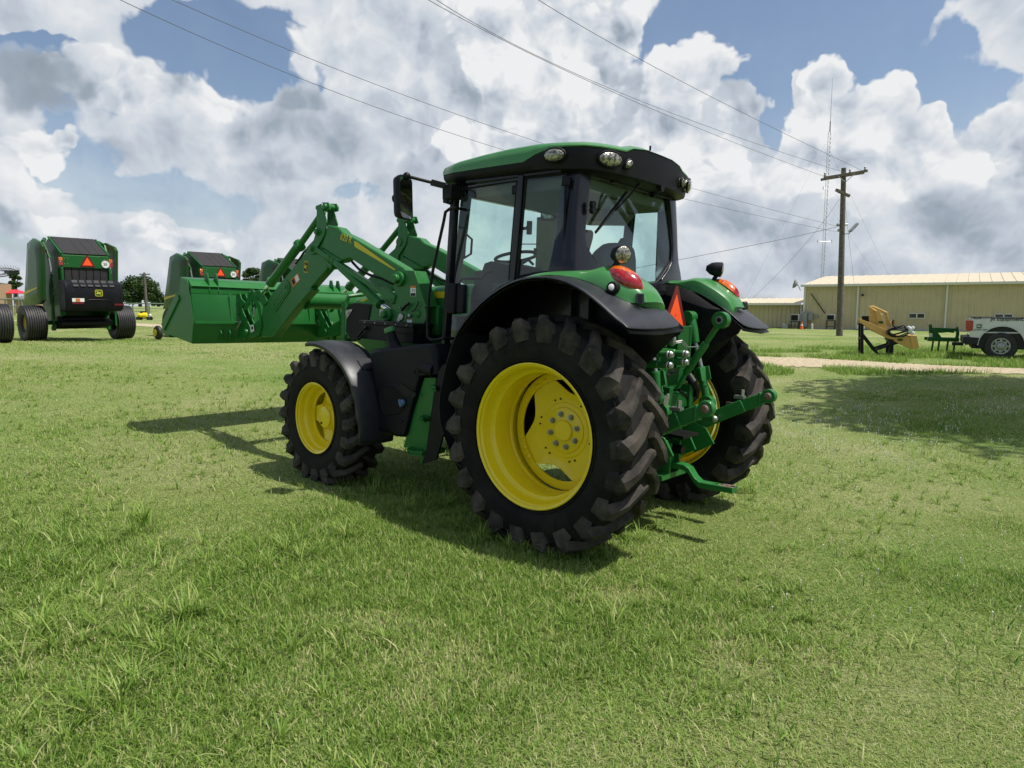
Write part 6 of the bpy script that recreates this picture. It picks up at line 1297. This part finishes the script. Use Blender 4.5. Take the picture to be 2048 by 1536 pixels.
def building():
    L_ = 46.; Hh = 2.98; t = FB.thing('metal_building', 'long tan ribbed metal building behind the pickup and the leaning pole', 'building')
    m = MB(); ribwall(m, 0, L_, .10, Hh); m.add([(0, 0, .0), (0, 17, .0), (0, 17, Hh), (0, 8.5, Hh + .85), (0, 0, Hh)], [(0, 1, 2, 3, 4)]); m.add([(L_, 0, .0), (L_, 17, .0), (L_, 17, Hh), (L_, 8.5, Hh + .85), (L_, 0, Hh)], [(4, 3, 2, 1, 0)]); m.add([(0, 17, 0), (L_, 17, 0), (L_, 17, Hh), (0, 17, Hh)], [(0, 1, 2, 3)]); m.build('wall', TAN, t, smooth=0)
    m = MB(); m.box((-.1, -.12, -.1), (L_, .1, .10)); m.build('concrete_sill', mat('concrete', (.45, .43, .38), .85), t)
    m = MB(); pr = []; x = -.15
    while x < L_ + .15: pr += [(x, 0), (x + .5, 0), (x + .54, .045), (x + .58, 0)]; x += .6
    m.grid([[(a, -.25, Hh + .03 + b) for a, b in pr], [(a, 8.5, Hh + .90 + b) for a, b in pr], [(a, 17.3, Hh + .03 + b) for a, b in pr]]); rf = m.build('roof', ROOFT, t, smooth=0)
    m = MB(); m.box((-.2, -.36, Hh - .12), (L_, -.23, Hh + .04)); m.box((-.03, -.06, .1), (.10, .02, Hh - .1)); gt = m.build('gutter', TRIM, t, bevel=.01)
    for px, py in ((1712, 657), (1889, 660)): q = FBP(px, py, 'y', -.2); m = MB(); m.beam((q[0], -.12, 0.05), (q[0], -.12, Hh - .10), .09, .09); m.build('downspout', TRIM, t)
    for a, b in (((1798, 555), (1814, 566)), ((1820, 557), (1884, 566)), ((1949, 553), (1967, 566)), ((1982, 555), (2060, 566))):
        q0, q1 = FBP(*a, 'y', 6.5), FBP(*b, 'y', 6.5); m = MB(); zb = Hh + .66
        if q1[0] - q0[0] < 1.2: m.box((q0[0] + .1, 6.2, zb - .15), (q1[0] - .1, 6.9, q0[2] - .1)); m.box((q0[0], 6.1, q0[2] - .14), (q1[0], 7.0, q0[2]))
        else: m.prism([(q0[0], 8.5 + a_, c_) for a_, c_ in ((-.6, zb + .1), (-.55, q0[2] + .06), (0, q0[2] + .14), (.55, q0[2] + .06), (.6, zb + .1))], (q1[0] - q0[0], 0, 0))
        m.build('roof_vent', TRIM, rf, bevel=.01)
    for (x0, y0), (x1, y1) in (((1817, 626), (1850, 637.5)), ((1989, 627), (2026, 639))):
        a, b = FBP(x0, y0, 'y', -.05), FBP(x1, y1, 'y', -.05); m = MB()
        for u0, u1, w0, w1 in ((a[0], b[0], a[2] - .05, a[2]), (a[0], b[0], b[2], b[2] + .05), (a[0], a[0] + .05, b[2], a[2]), (b[0] - .05, b[0], b[2], a[2]), ((a[0] + b[0]) / 2 - .03, (a[0] + b[0]) / 2 + .03, b[2], a[2])): m.box((u0, -.08, w0), (u1, -.02, w1))
        w = m.build('window', TRIM, t); m = MB(); m.box((a[0] + .03, -.045, b[2] + .03), (b[0] - .03, -.036, a[2] - .03)); m.build('pane', DARKW, w, smooth=0)
    m = MB(); q0, q1 = FBP(1622, 587, 'y', -.1), FBP(1650, 627, 'y', -.1); m.beam(q0, q1, .05, .05); m.build('diagonal_brace', BLACKM, t)
    m = MB(); q = FBP(1725, 590, 'y', -.1); m.cbox(q, (.14, .2, .10)); m.build('wall_camera', BLACKM, t)
    q = FBP(1595, 572, 'y', -.3); d = thing('satellite_dish', 'grey satellite dish at the corner of the tan roof', 'satellite dish'); d.location = tuple(FB.o + FB.M @ q); d.rotation_euler = (0, 0, FB.y)
    m = MB(); m.rev([(0, .03), (.35, .22), (1, .32)], (0, 0, .1), (-.22, -.08, .16), 20, False); m.build('dish', UTIL, d); m = MB(); m.tube([(0, 0, .1), (.1, .1, -.1), (.15, .25, -.3)], .025, 6); m.tube([(0, 0, 0), (-.35, -.12, .1)], .012, 5); m.build('dish_arm', UTIL, d)
building()
def annex():
    t = FB.thing('low_annex', 'low tan metal annex with pale roof left of the large building', 'building'); Hh = FBP(1595, 609, 'y', .8)[2]; y = .8
    m = MB(); ribwall(m, -16, -.02, .05, Hh, y); m.box((-16, y + .05, 0), (-.02, 9, Hh)); m.build('wall', TAN, t, smooth=0); m = MB(); pr = []; x = -16.2
    while x < -.1: pr += [(x, 0), (x + .5, 0), (x + .54, .045), (x + .58, 0)]; x += .6
    top = FBP(1540, 597, 'y', 6)[2]; m.grid([[(a, y - .5, Hh + .10 + b) for a, b in pr], [(a, 6, top + b) for a, b in pr]]); m.build('roof', ROOFT, t, smooth=0)
    m = MB(); m.box((-16.2, y - .62, Hh - .04), (-.25, y - .50, Hh + .11)); q = FBP(1602, 640, 'y', .5); m.beam((-.25, .45, 0), (-.25, .45, Hh), .09, .09); m.build('gutter', TRIM, t)
annex()
def wallbox(name, label, a, b, y, mt=UTIL, cat='electrical box', depth=.3, grp=None, legs=None, grill=False):
    p_, q = FBP(*a, 'y', y), FBP(*b, 'y', y); o = FB.o + FB.M @ V((p_[0] + q[0]) / 2, y, 0); w = abs(q[0] - p_[0]); t = thing(name, label, cat, tuple(o), FB.y, grp)
    m = MB(); m.box((-w / 2, 0, q[2]), (w / 2, depth, p_[2])); c = m.build('casing', mt, t, bevel=.02)
    m = MB(); m.box((-w / 2 + .05, -.012, q[2] + .05), (w / 2 - .05, 0.004, p_[2] - .05)); m.build('grille' if grill else 'door', BLACKM if grill else mt, c, bevel=.004)
    if legs:
        m = MB(); 
        for x in (-w / 2, w / 2): m.beam((x, 0, 0), (x, 0, q[2]), .04, .04); m.beam((x, depth, 0), (x, depth, q[2]), .04, .04); m.beam((x, 0, q[2] - .02), (x, depth, q[2] - .02), .04, .04)
        for z in (q[2] - .02, .2): m.beam((-w / 2, 0, z), (w / 2, 0, z), .04, .04)
        m.build('stand', BLACKM, t)
    return t
wallbox('air_conditioner', 'air conditioner on a black stand by the annex downspout', (1581, 628.5), (1597, 642.5), -.9, cat='air conditioner', depth=.5, legs=1, grill=True)
wallbox('air_conditioner', 'air conditioner with pipes on a black stand right of the electrical cabinets', (1653, 629), (1669, 641), -.9, cat='air conditioner', depth=.45, legs=1, grill=True)
wallbox('electrical_cabinet', 'tall grey electrical cabinet at the corner of the tan building', (1602, 623), (1613, 654), -.45)
wallbox('electrical_box', 'smaller grey electrical box right of the tall cabinet', (1616, 626), (1625, 641), -.3)
wallbox('meter_box', 'small grey meter box between the electrical box and right air conditioner', (1631, 629), (1635, 636), -.25)
wallbox('ground_box', 'low grey box on the ground under the left air conditioner', (1564, 648), (1575, 658), -1.0, depth=.5)
wallbox('concrete_box', 'pale low box against the wall under the black stand legs', (1714, 651), (1728, 658), -1.0, mt=TRIM, cat='box', depth=.6)
q = FB.o + FB.M @ FBP(1603, 659, 'y', -1.4); cn = thing('traffic_cone', 'orange traffic cone in front of the electrical cabinet', 'traffic cone', (q[0], q[1], .14)); m = MB(); m.rev([(0, .13), (.45, .08), (.46, .08), (1, .025)], (0, 0, .03), (0, 0, .50), 16); m.build('cone', mat('cone_orange', (.85, .12, .02), .5), cn); m = MB(); m.box((-.17, -.17, 0), (.17, .17, .03)); m.build('base', BLACKM, cn); m = MB(); m.rev([(0, .085), (1, .064)], (0, 0, .25), (0, 0, .34), 16, False); m.build('reflective_band', WHITE, cn)
q = FB.o + FB.M @ FBP(1624, 658, 'y', -1.3); bl = thing('bollard', 'short white post beside the electrical box', 'bollard', (q[0], q[1], .14)); m = MB(); m.rev([(0, .06), (.9, .06), (1, .03)], (0, 0, 0), (0, 0, .38), 14); m.build('post', TRIM, bl)

# ------------------------------------------------------------------ yellow attachment on its black stand
za = crop(1690, 580, 5.7207)
FA = Fr((1725 - 1024) / FPX * 21.6, 21.6, 0, R_(-22)); FA.o[2] = g1(FA.o[0], FA.o[1])
def attach():
    A = lambda q, y: FA.P(*za(*q), 'y', y)
    st = FA.thing('attachment_stand', 'black steel stand holding the tan tree-pulling attachment', 'stand'); m = MB()
    for y in (0, .75):
        dy = lambda q: V(A(q, 0)[0], y, A(q, 0)[2])
        a0, a1, b0, b1, c0, c1_, d0 = dy((195, 385)), dy((195, 712)), dy((205, 510)), dy((390, 695)), dy((360, 680)), dy((610, 600)), dy((525, 700))
        a1[2] = b1[2] = 0; m.beam(a0, a1, .09, .09); m.beam(b0, V(b1[0], y, .05), .07, .07); m.beam(c0, c1_, .07, .07); m.beam(dy((535, 560)), V(d0[0], y, 0), .12, .12)
    m.beam(V(A((195, 500), 0)[0], 0, .55), V(A((195, 500), 0)[0], .75, .55), .06, .06); m.beam(V(A((530, 500), 0)[0], 0, .35), V(A((530, 500), 0)[0], .75, .35), .06, .06)
    m.prism([V(A(q, 0)[0], -.05, A(q, 0)[2]) for q in ((485, 565), (510, 540), (590, 570), (600, 600), (540, 640))], (0, .9, 0)); m.build('stand_frame', BLACKM, st, bevel=.006)
    t = FA.thing('tree_puller', 'tan steel tree-pulling attachment tilted on the black stand with coiled hose', 'attachment')
    def pl(name, l, y0, y1, tr=0): m = MB(); m.prism([V(A(q, tr)[0], y0, A(q, tr)[2]) for q in l], (0, y1 - y0, 0)); return m.build(name, TANP, t, bevel=.008, smooth=0)
    pl('side_plate', [(160, 325), (185, 335), (340, 395), (600, 520), (790, 540), (845, 660), (770, 680), (600, 605), (335, 480), (175, 375)], -.06, -.03)
    pl('side_plate', [(160, 325), (185, 335), (340, 395), (600, 520), (790, 540), (845, 660), (770, 680), (600, 605), (335, 480), (175, 375)], .72, .75)
    pl('jaw_plate', [(270, 200), (300, 190), (390, 250), (480, 480), (470, 500), (300, 400), (265, 330), (290, 270)], .10, .14); pl('jaw_plate', [(345, 235), (400, 240), (490, 470), (510, 520), (420, 480), (380, 400)], -.02, .02, 0); pl('jaw_plate', [(470, 262), (505, 262), (560, 400), (560, 440), (490, 400), (495, 340)], .60, .64)
    pl('mount_plate', [(735, 520), (815, 520), (845, 655), (770, 680)], -.10, .80); pl('rib', [(335, 470), (380, 380), (395, 385), (350, 480)], -.065, .5)
    m = MB(); a, b, c = [A(q, .1) for q in ((280, 195), (320, 190), (500, 262))]; m.tube([V(a[0], .1, a[2]), V(b[0], .1, b[2]), V(c[0], .62, c[2])], .035, 8); m.tube([V(a[0], .1, a[2]), V(a[0] + .35, .0, a[2] - .25)], .03, 8); m.cyl(V(*A((565, 370), -.05)), V(*A((565, 370), -.05)) + (0, .2, 0), .08); m.cyl(V(*A((250, 330), .3)), V(*A((250, 330), .3)) + (0, .3, 0), .09); m.build('guard_bar', TANP, t)
    m = MB(); q = A((605, 475), -.16)
    for k in range(5): m.tube([q + V((.34 - .045 * abs(k - 1)) * math.cos(a) + .03 * math.sin(2 * a + k), -.025 * k + .06 * math.sin(a + k), (.10 + .02 * (k % 3)) * math.sin(a + .12 * k) + .025 * (k - 2) + .02 * math.cos(3 * a + k)) for a in np.linspace(0, 6.284, 29)], .017, 6, False)
    m.tube([A((550, 340), -.1), A((545, 400), -.12), A((580, 430), -.14)], .025, 6); m.build('hose_coil', BLACKP, t)
    m = MB(); q = A((735, 470), -.15); r = np.random.default_rng(4)
    for k in range(7): c = q + r.uniform(-.10, .10, 3); m.blob(c, (.05 + .04 * r.random(), .04, .06), 7, 5)
    m.build('plastic_wrap', mat('white_plastic', (.75, .76, .76), .3), t)
    m = MB()
    for q, w in (((410, 370), .10), ((630, 570), .10)): c = A(q, -.066); m.prism([c + V(a, 0, b) for a, b in rrect(0, 0, w * 1.4, w * .7, .02)], (0, -.003, 0))
    m.build('decal', [GREEN_B], t, smooth=0)
    m = MB(); c = A((235, 330), .2); m.cbox(c, (.22, .2, .18)); m.build('motor', BLACKM, t, bevel=.02)
attach()
# green cutter implement behind the pickup
FG = Fr((1858 - 1024) / FPX * 22.5, 22.5, 0, R_(-22)); FG.o[2] = g1(FG.o[0], FG.o[1])
def cutter():
    A = lambda q, y=0: FG.P(*za(*q), 'y', y); t = FG.thing('tillage_implement', 'small dark green three-point implement standing in tall grass behind the pickup', 'implement')
    def pl(name, l, y0, y1): m = MB(); m.prism([V(A(q)[0], y0, A(q)[2]) for q in l], (0, y1 - y0, 0)); m.build(name, GREEN_B, t, bevel=.005, smooth=0)
    pl('end_plate', [(960, 395), (990, 390), (1000, 420), (1000, 555), (945, 570), (962, 540)], 0, .05); pl('end_plate', [(1275, 420), (1298, 420), (1310, 500), (1300, 560), (1250, 570), (1270, 520)], .0, .05)
    pl('top_panel', [(1000, 430), (1275, 440), (1275, 470), (1120, 490), (1000, 490)], .02, .06); pl('gusset', [(1000, 430), (1020, 430), (1110, 550), (1000, 555)], -.03, 0)
    m = MB(); a, b = A((945, 562)), A((1300, 570)); m.beam(a, b, .16, .12); m.beam(A((1060, 450)) + (0, .3, 0), A((1270, 480)) + (0, .3, 0), .09, .09); m.beam(a + (0, .6, 0), b + (0, .6, 0), .1, .1); m.beam(a + (.2, 0, 0), a + (.2, .6, 0), .08, .08); m.beam(b - (.2, 0, 0), b + (-.2, .6, 0), .08, .08); m.build('tool_bar', GREEN_B, t)
    m = MB(); r = np.random.default_rng(3)
    for k in range(9): x = A((1030, 560))[0] + k * .13; c = V(x, .1 + .1 * (k % 3), .12 + FG.o[2] * 0); pass 
    for q in ((1010, 575), (1080, 575), (1180, 580), (1260, 575)): a = A(q); m.beam(a, V(a[0] - .03, a[1], .02), .04, .05)
    m.build('shank_row', GREEN_B, t)
    m = MB(); q = A((980, 515), -.004); m.cbox(q + (0, -.003, 0), (.10, .004, .12)); m.build('label', WHITE, t)
cutter()

# ------------------------------------------------------------------ white pickup
FT = Fr((1936 - 1024) / FPX * 20.3, 20.3, 0, R_(-31)); FT.o[2] = g1(FT.o[0] + 1.5, FT.o[1] - .6) - .02
TW = mat('white_car_paint', (.62, .65, .66), .22, coat=1, noise=((.52, .53, .52), 2, .5, .8, 5)); CARB = mat('car_trim_black', (.014, .014, .015), .6)
def pickup():
    T = lambda q, y=0: FT.P(*za(*q), 'y', y); t = FT.thing('pickup_truck', 'white pickup truck with red tail lamp and lettering, parked on the right edge', 'pickup truck'); Wd = 2.0
    S = lambda *l: [T(q) for q in l]
    top = T((1400, 318))[2]; e = T((1500, 318)); wc = T((1783, 675)); R = .41; wc = V(T((1783, 660))[0], 0, R); Lt = 6.0; ra = .56
    x0 = .02; low = T((1450, 600))[2]
    # side skin with wheel opening, extruded shell
    def skin(y, s_):
        m = MB(); ar = [V(wc[0] + ra * math.cos(a), y, max(wc[2] + .02 + ra * math.sin(a) * .98, .42)) for a in np.linspace(math.pi, 0, 15)]; xf = x0 + 4.95
        ar2 = [V(xf + .56 * math.cos(a), y, max(wc[2] + .02 + .55 * math.sin(a), .42)) for a in np.linspace(math.pi, 0, 13)]
        poly = [V(x0, y, .62), V(wc[0] - ra - .02, y, .50)] + ar + [V(wc[0] + ra + .03, y, .45), V(xf - .6, y, .45)] + ar2 + [V(xf + .62, y, .5), V(xf + .85, y, .55), V(xf + .88, y, 1.05), V(xf + .70, y, 1.20), V(2.0 + x0 + 2.3, y, 1.25), V(2.0, y, top), V(x0 + .02, y, top)]
        m.prism(poly, (0, .05 * s_, 0)); return m
    m = skin(0, 1); body = m.build('body', TW, t, bevel=.02, smooth=30)
    m = skin(Wd, -1); m.box((x0, .05, .70), (x0 + .05, Wd - .05, top - .01)); m.box((x0 + .05, .05, .78), (2.0, Wd - .05, .82)); m.box((1.96, .05, .8), (2.02, Wd - .05, top)); m.box((4.3, .05, .7), (5.85, Wd - .05, 1.16)); m.build('shell', TW, body, bevel=.01)
    m = MB(); m.grid([[V(x, y, z) for x, y, z in ((2.0, .06, 1.25), (2.08, .14, 1.62), (2.35, .26, 1.90), (3.3, .26, 1.92), (4.1, .12, 1.45), (4.35, .06, 1.25))], [V(x, Wd - y, z) for x, y, z in ((2.0, .06, 1.25), (2.08, .14, 1.62), (2.35, .26, 1.90), (3.3, .26, 1.92), (4.1, .12, 1.45), (4.35, .06, 1.25))]]); m.add([V(x, y, z) for x, y, z in ((2.0, .06, 1.25), (2.08, .14, 1.62), (2.35, .26, 1.90), (3.3, .26, 1.92), (4.1, .12, 1.45), (4.35, .06, 1.25))], [tuple(range(6))]); m.add([V(x, Wd - y, z) for x, y, z in ((2.0, .06, 1.25), (2.08, .14, 1.62), (2.35, .26, 1.90), (3.3, .26, 1.92), (4.1, .12, 1.45), (4.35, .06, 1.25))], [tuple(range(6))[::-1]]); m.build('cab', TW, t, smooth=20)
    m = MB(); m.prism([V(2.20, .10, 1.32), V(2.24, .17, 1.60), V(2.42, .225, 1.84), V(3.25, .225, 1.85), V(3.80, .11, 1.32)], (0, -.004, 0)); m.build('side_window', DARKW, t, smooth=0)
    # bulging arch lip, bed rail, step and bumper
    m = MB(); m.tube([V(wc[0] + ra * math.cos(a), -.01, wc[2] + .02 + ra * math.sin(a)) for a in np.linspace(math.pi, 0, 19)], .014, 8); m.build('arch_lip', TW, body)
    m = MB(); m.box((x0 - .01, -.015, top - .01), (2.0, .07, top + .012)); m.box((x0 - .01, Wd - .07, top - .01), (2.0, Wd + .015, top + .012)); m.build('bed_rail', CARB, body, bevel=.01)
    m = MB(); m.box((wc[0] - ra + .02, .06, .35), (wc[0] + ra - .02, .5, .98)); m.box((.1, .15, .32), (5.6, Wd - .15, .52)); m.box((2.2, .0, .34), (4.3, .12, .42)); m.build('underbody', CARB, t)
    m = MB(); m.prism([V(x0 - .16, y, z) for y, z in ((-.02, .46), (-.02, .66), (Wd + .02, .66), (Wd + .02, .46))], (.16, 0, 0)); m.prism([V(x0 - .12, -.03, .67), V(x0 + .24, -.03, .64), V(x0 + .22, -.03, .46), V(x0 - .10, -.03, .42)], (0, .06, 0)); m.box((x0 - .40, .85, .36), (x0 - .1, 1.05, .46)); m.build('rear_bumper', CARB, t, bevel=.02)
    tl = S((1380, 352), (1392, 346), (1470, 352), (1462, 465), (1388, 470), (1380, 440)); m = MB(); m.prism([V(q[0], -.02, q[2]) for q in tl], (0, .08, 0)); m.box((x0 - .012, -.01, tl[4][2]), (x0 + .02, .14, tl[1][2])); m.build('tail_lamp', LENS_R, body, bevel=.008)
    # wheels
    for x, y, s_ in ((wc[0], .14, 1), (wc[0], Wd - .14, -1), (x0 + 4.95, .14, 1), (x0 + 4.95, Wd - .14, -1)):
        g = thing('wheel', '', ''); del g['label'], g['category']; g.parent = t
        m = MB(); pr = [(-.13, .25), (-.14, .32), (-.13, .385), (-.10, .408), (-.04, .412), (.04, .412), (.10, .408), (.13, .385), (.14, .32), (.13, .25)]; m.grid([[(x + r * math.cos(k * math.pi / 24), y + a, R - .01 + r * math.sin(k * math.pi / 24)) for a, r in pr] for k in range(49)]); m.build('tyre', RIBR, g, smooth=40)
        m = MB(); m.rev([(0, .25), (.35, .245), (.5, .22), (.62, .215)], (x, y - .13 * s_, R), (x, y + .05 * s_, R), 32, False); yy = y - .085 * s_; m.cyl((x, yy, R), (x, yy + .012 * s_, R), .235, n=32); m.rev([(0, .12), (.7, .10), (1, .05)], (x, yy, R), (x, yy - .05 * s_, R), 20)
        for k in range(8): a = k * math.pi / 4; m.cyl((x + .085 * math.cos(a), yy - .03 * s_, R + .085 * math.sin(a)), (x + .085 * math.cos(a), yy - .055 * s_, R + .085 * math.sin(a)), .012, n=6)
        m.build('rim', ZINC, g, smooth=40); m = MB()
        for k in range(8): a = (k + .5) * math.pi / 4; c = V(x + .175 * math.cos(a), yy - .002 * s_, R + .175 * math.sin(a)); tq = V(-math.sin(a), 0, math.cos(a)); rd = V(math.cos(a), 0, math.sin(a)); m.prism([c + tq * u + rd * w for u, w in rrect(0, 0, .09, .045, .018)], (0, -.004 * s_, 0))
        m.build('rim_slots', CARB, g, smooth=0)
    m = MB(); q = T((1535, 415), -.003); plaque(m, q, V(1, 0, 0), V(0, 0, 1), .155, .15, 0, 1, 0); m.build('emblem', [WHITE, GREEN_B, WHITE], body, smooth=0)
    m = MB()
    for s__, (x, y), sz, ar in (('JOHN DEERE', (1477, 462), .058, 1.1), ('4x4', (1462, 333), .10, 1.35), ('Jn Equipment.com', (1665, 350), .135, 1.06)): text3(m, s__, T((x, y), -.003) * V(1, 0, 1) + V(0, -.004, 0), V(1, 0, 0), V(0, 0, 1), sz, font_aspect=ar, bold=.02)
    m.build('lettering', CARB, body, smooth=0)
pickup()

# ------------------------------------------------------------------ left background
q = W(293, 612, 60); z0 = g1(q[0], q[1]); pl_ = thing('utility_pole', 'thin pale utility pole in front of the large round tree on the left', 'utility pole', (q[0], q[1], z0)); ht = W(286, 545, 60)[2] - z0
m = MB(); m.tube([(0, 0, 0), (-.02, 0, ht)], [.13, .09], 10); m.build('pole_shaft', WOOD, pl_); m = MB(); m.beam((-.45, 0, ht - .15), (.45, 0, ht - .15), .09, .09); m.cyl((-.2, 0, ht - 1.0), (-.2, 0, ht - .6), .10); m.build('crossarm', WOOD, pl_)
RAIL = mat('rail_green', (.16, .22, .15), .6)
def fence(label, xs, y0, y1, Y, n):
    A, B_ = W(xs[0], y0, Y), W(xs[1], y1, Y); t = thing('pipe_fence', label, 'fence', (A[0], A[1], g1(A[0], A[1]))); o = np.array(t.location); m = MB(); m.tube([A - o, B_ - o], .05, 8); m.tube([A - o - (0, 0, .45), B_ - o - (0, 0, .45)], .03, 6); m.build('top_rail', RAIL, t)
    for k in range(n): q = A + (B_ - A) * (k + .5) / n; m = MB(); m.cyl((q[0] - o[0], q[1] - o[1], -.3), (q[0] - o[0], q[1] - o[1], q[2] - o[2]), .06, n=10); m.build('fence_post', RAIL, t)
fence('pale green pipe fence running behind the first and second balers', (150, 380), 606.5, 607.5, 62, 7)
fence('green pipe fence on the far left in front of the red canopy', (-40, 60), 597, 599.5, 48, 3)
q = W(33, 607, 58); cp = thing('canopy', 'red pop-up canopy beyond the far left fence', 'canopy', (q[0], q[1], g1(q[0], q[1]))); zt = W(33, 579.5, 58)[2] - cp.location[2]; ze = W(33, 587, 58)[2] - cp.location[2]; w_ = 26 / FPX * 58 / 2 * 1.3
m = MB(); m.add([(-w_, -w_, ze), (w_, -w_, ze), (w_, w_, ze), (-w_, w_, ze), (-.2, 0, zt), (.2, 0, zt)], [(0, 1, 5, 4), (1, 2, 5), (2, 3, 4, 5), (3, 0, 4)]); m.build('canopy_top', mat('canopy_red', (.62, .03, .05), .6), cp, smooth=0, solid=.03)
for sx in (-1, 1):
    for sy in (-1, 1): m = MB(); m.cyl((sx * w_ * .95, sy * w_ * .95, 0), (sx * w_ * .95, sy * w_ * .95, ze), .03, n=8); m.build('leg', ZINC, cp)
def shed(name, label, x0, x1, yb, yr, ye, Y, wm, rm):
    a, b = W(x0, yb, Y), W(x1, yb, Y); b[0] = (x1 - 1024) / FPX * (Y + (6.5 if x0 < 0 else 0)); z0 = g1(a[0], a[1]) - .1; t = thing(name, label, 'building', (a[0], a[1], z0)); L_ = b[0] - a[0]; he = W(x0, ye, Y)[2] - z0; hr = W(x0, yr, Y + 3)[2] - z0
    m = MB(); m.box((0, 0, 0), (L_, 6, he)); m.build('wall', wm, t); m = MB(); m.add([(-.3, -.4, he), (L_ + .3, -.4, he), (L_ + .3, 3, hr), (-.3, 3, hr), (-.3, 6.4, he), (L_ + .3, 6.4, he)], [(0, 1, 2, 3), (3, 2, 5, 4)]); m.build('roof', rm, t, smooth=0, solid=.08); return t
BRICK = mat('tan_brick', (.42, .30, .18), .8, noise=((.30, .20, .13), 14, .4, .6, 4)); GR = mat('grey_roof', (.20, .19, .18), .8, noise=((.12, .11, .11), 4, .4, .7, 5))
shed('brick_building', 'tan brick building cut by the left edge behind the hay rake', -90, 6, 606, 560, 564, 52, BRICK, GR)
shed('low_house', 'low house with grey shingle roof beyond the red canopy', 30, 58, 606, 588.5, 598, 70, BRICK, GR)
def sprayer():
    D = 46.; q = W(287, 632, D); t = thing('lawn_sprayer', 'small yellow tank sprayer parked on the grass behind the nearest baler', 'sprayer', (q[0], q[1], g1(q[0], q[1]))); t.scale = (.72, .72, .72)
    m = MB(); m.rev([(0, .10), (.2, .22), (.8, .22), (1, .10)], (-.45, 0, .42), (.0, -.1, .42), 18); m.rev([(0, .14), (.1, .26), (.9, .26), (1, .14)], (.02, -.2, .42), (.42, -.1, .42), 18); m.build('tank', YELLOW, t)
    m = MB(); m.box((-.5, -.2, .12), (.7, .2, .2)); m.beam((.5, 0, .2), (.9, 0, .12), .05, .05); m.cbox((.0, 0, .72), (.5, .3, .14)); m.build('deck', BLACKM, t, bevel=.02)
    for x, y in ((-.4, -.25), (-.4, .25), (.55, -.25), (.55, .25)): m = MB(); m.cyl((x, y - .06, .15), (x, y + .06, .15), .16, n=18); m.build('wheel', RIBR, t)
    m = MB(); m.blob((.62, 0, .42), (.12, .12, .14)); m.build('jug', WHITE, t)
sprayer()
# gauge wheel implement just left of the bucket
q = W(316, 664, 21.5); t = thing('gauge_wheel', 'small black wheel with yellow hub just left of the loader bucket', 'wheel', (q[0], q[1], g1(q[0], q[1]) + .02), HEAD); R = 14 / FPX * 21.5
m = MB(); m.rev([(0, R * .6), (.1, R * .85), (.3, R), (.7, R), (.9, R * .85), (1, R * .6)], (0, .09, R), (0, -.09, R), 28); m.build('tyre', RIBR, t, smooth=40); m = MB(); m.rev([(0, R * .55), (.5, R * .5), (1, R * .2)], (0, .10, R), (0, .06, R), 20); m.build('rim', YELLOW, t); m = MB(); m.beam((0, -.1, R), (0, -1.0, R * 1.2), .05, .05); m.build('axle_arm', GREEN_B, t)
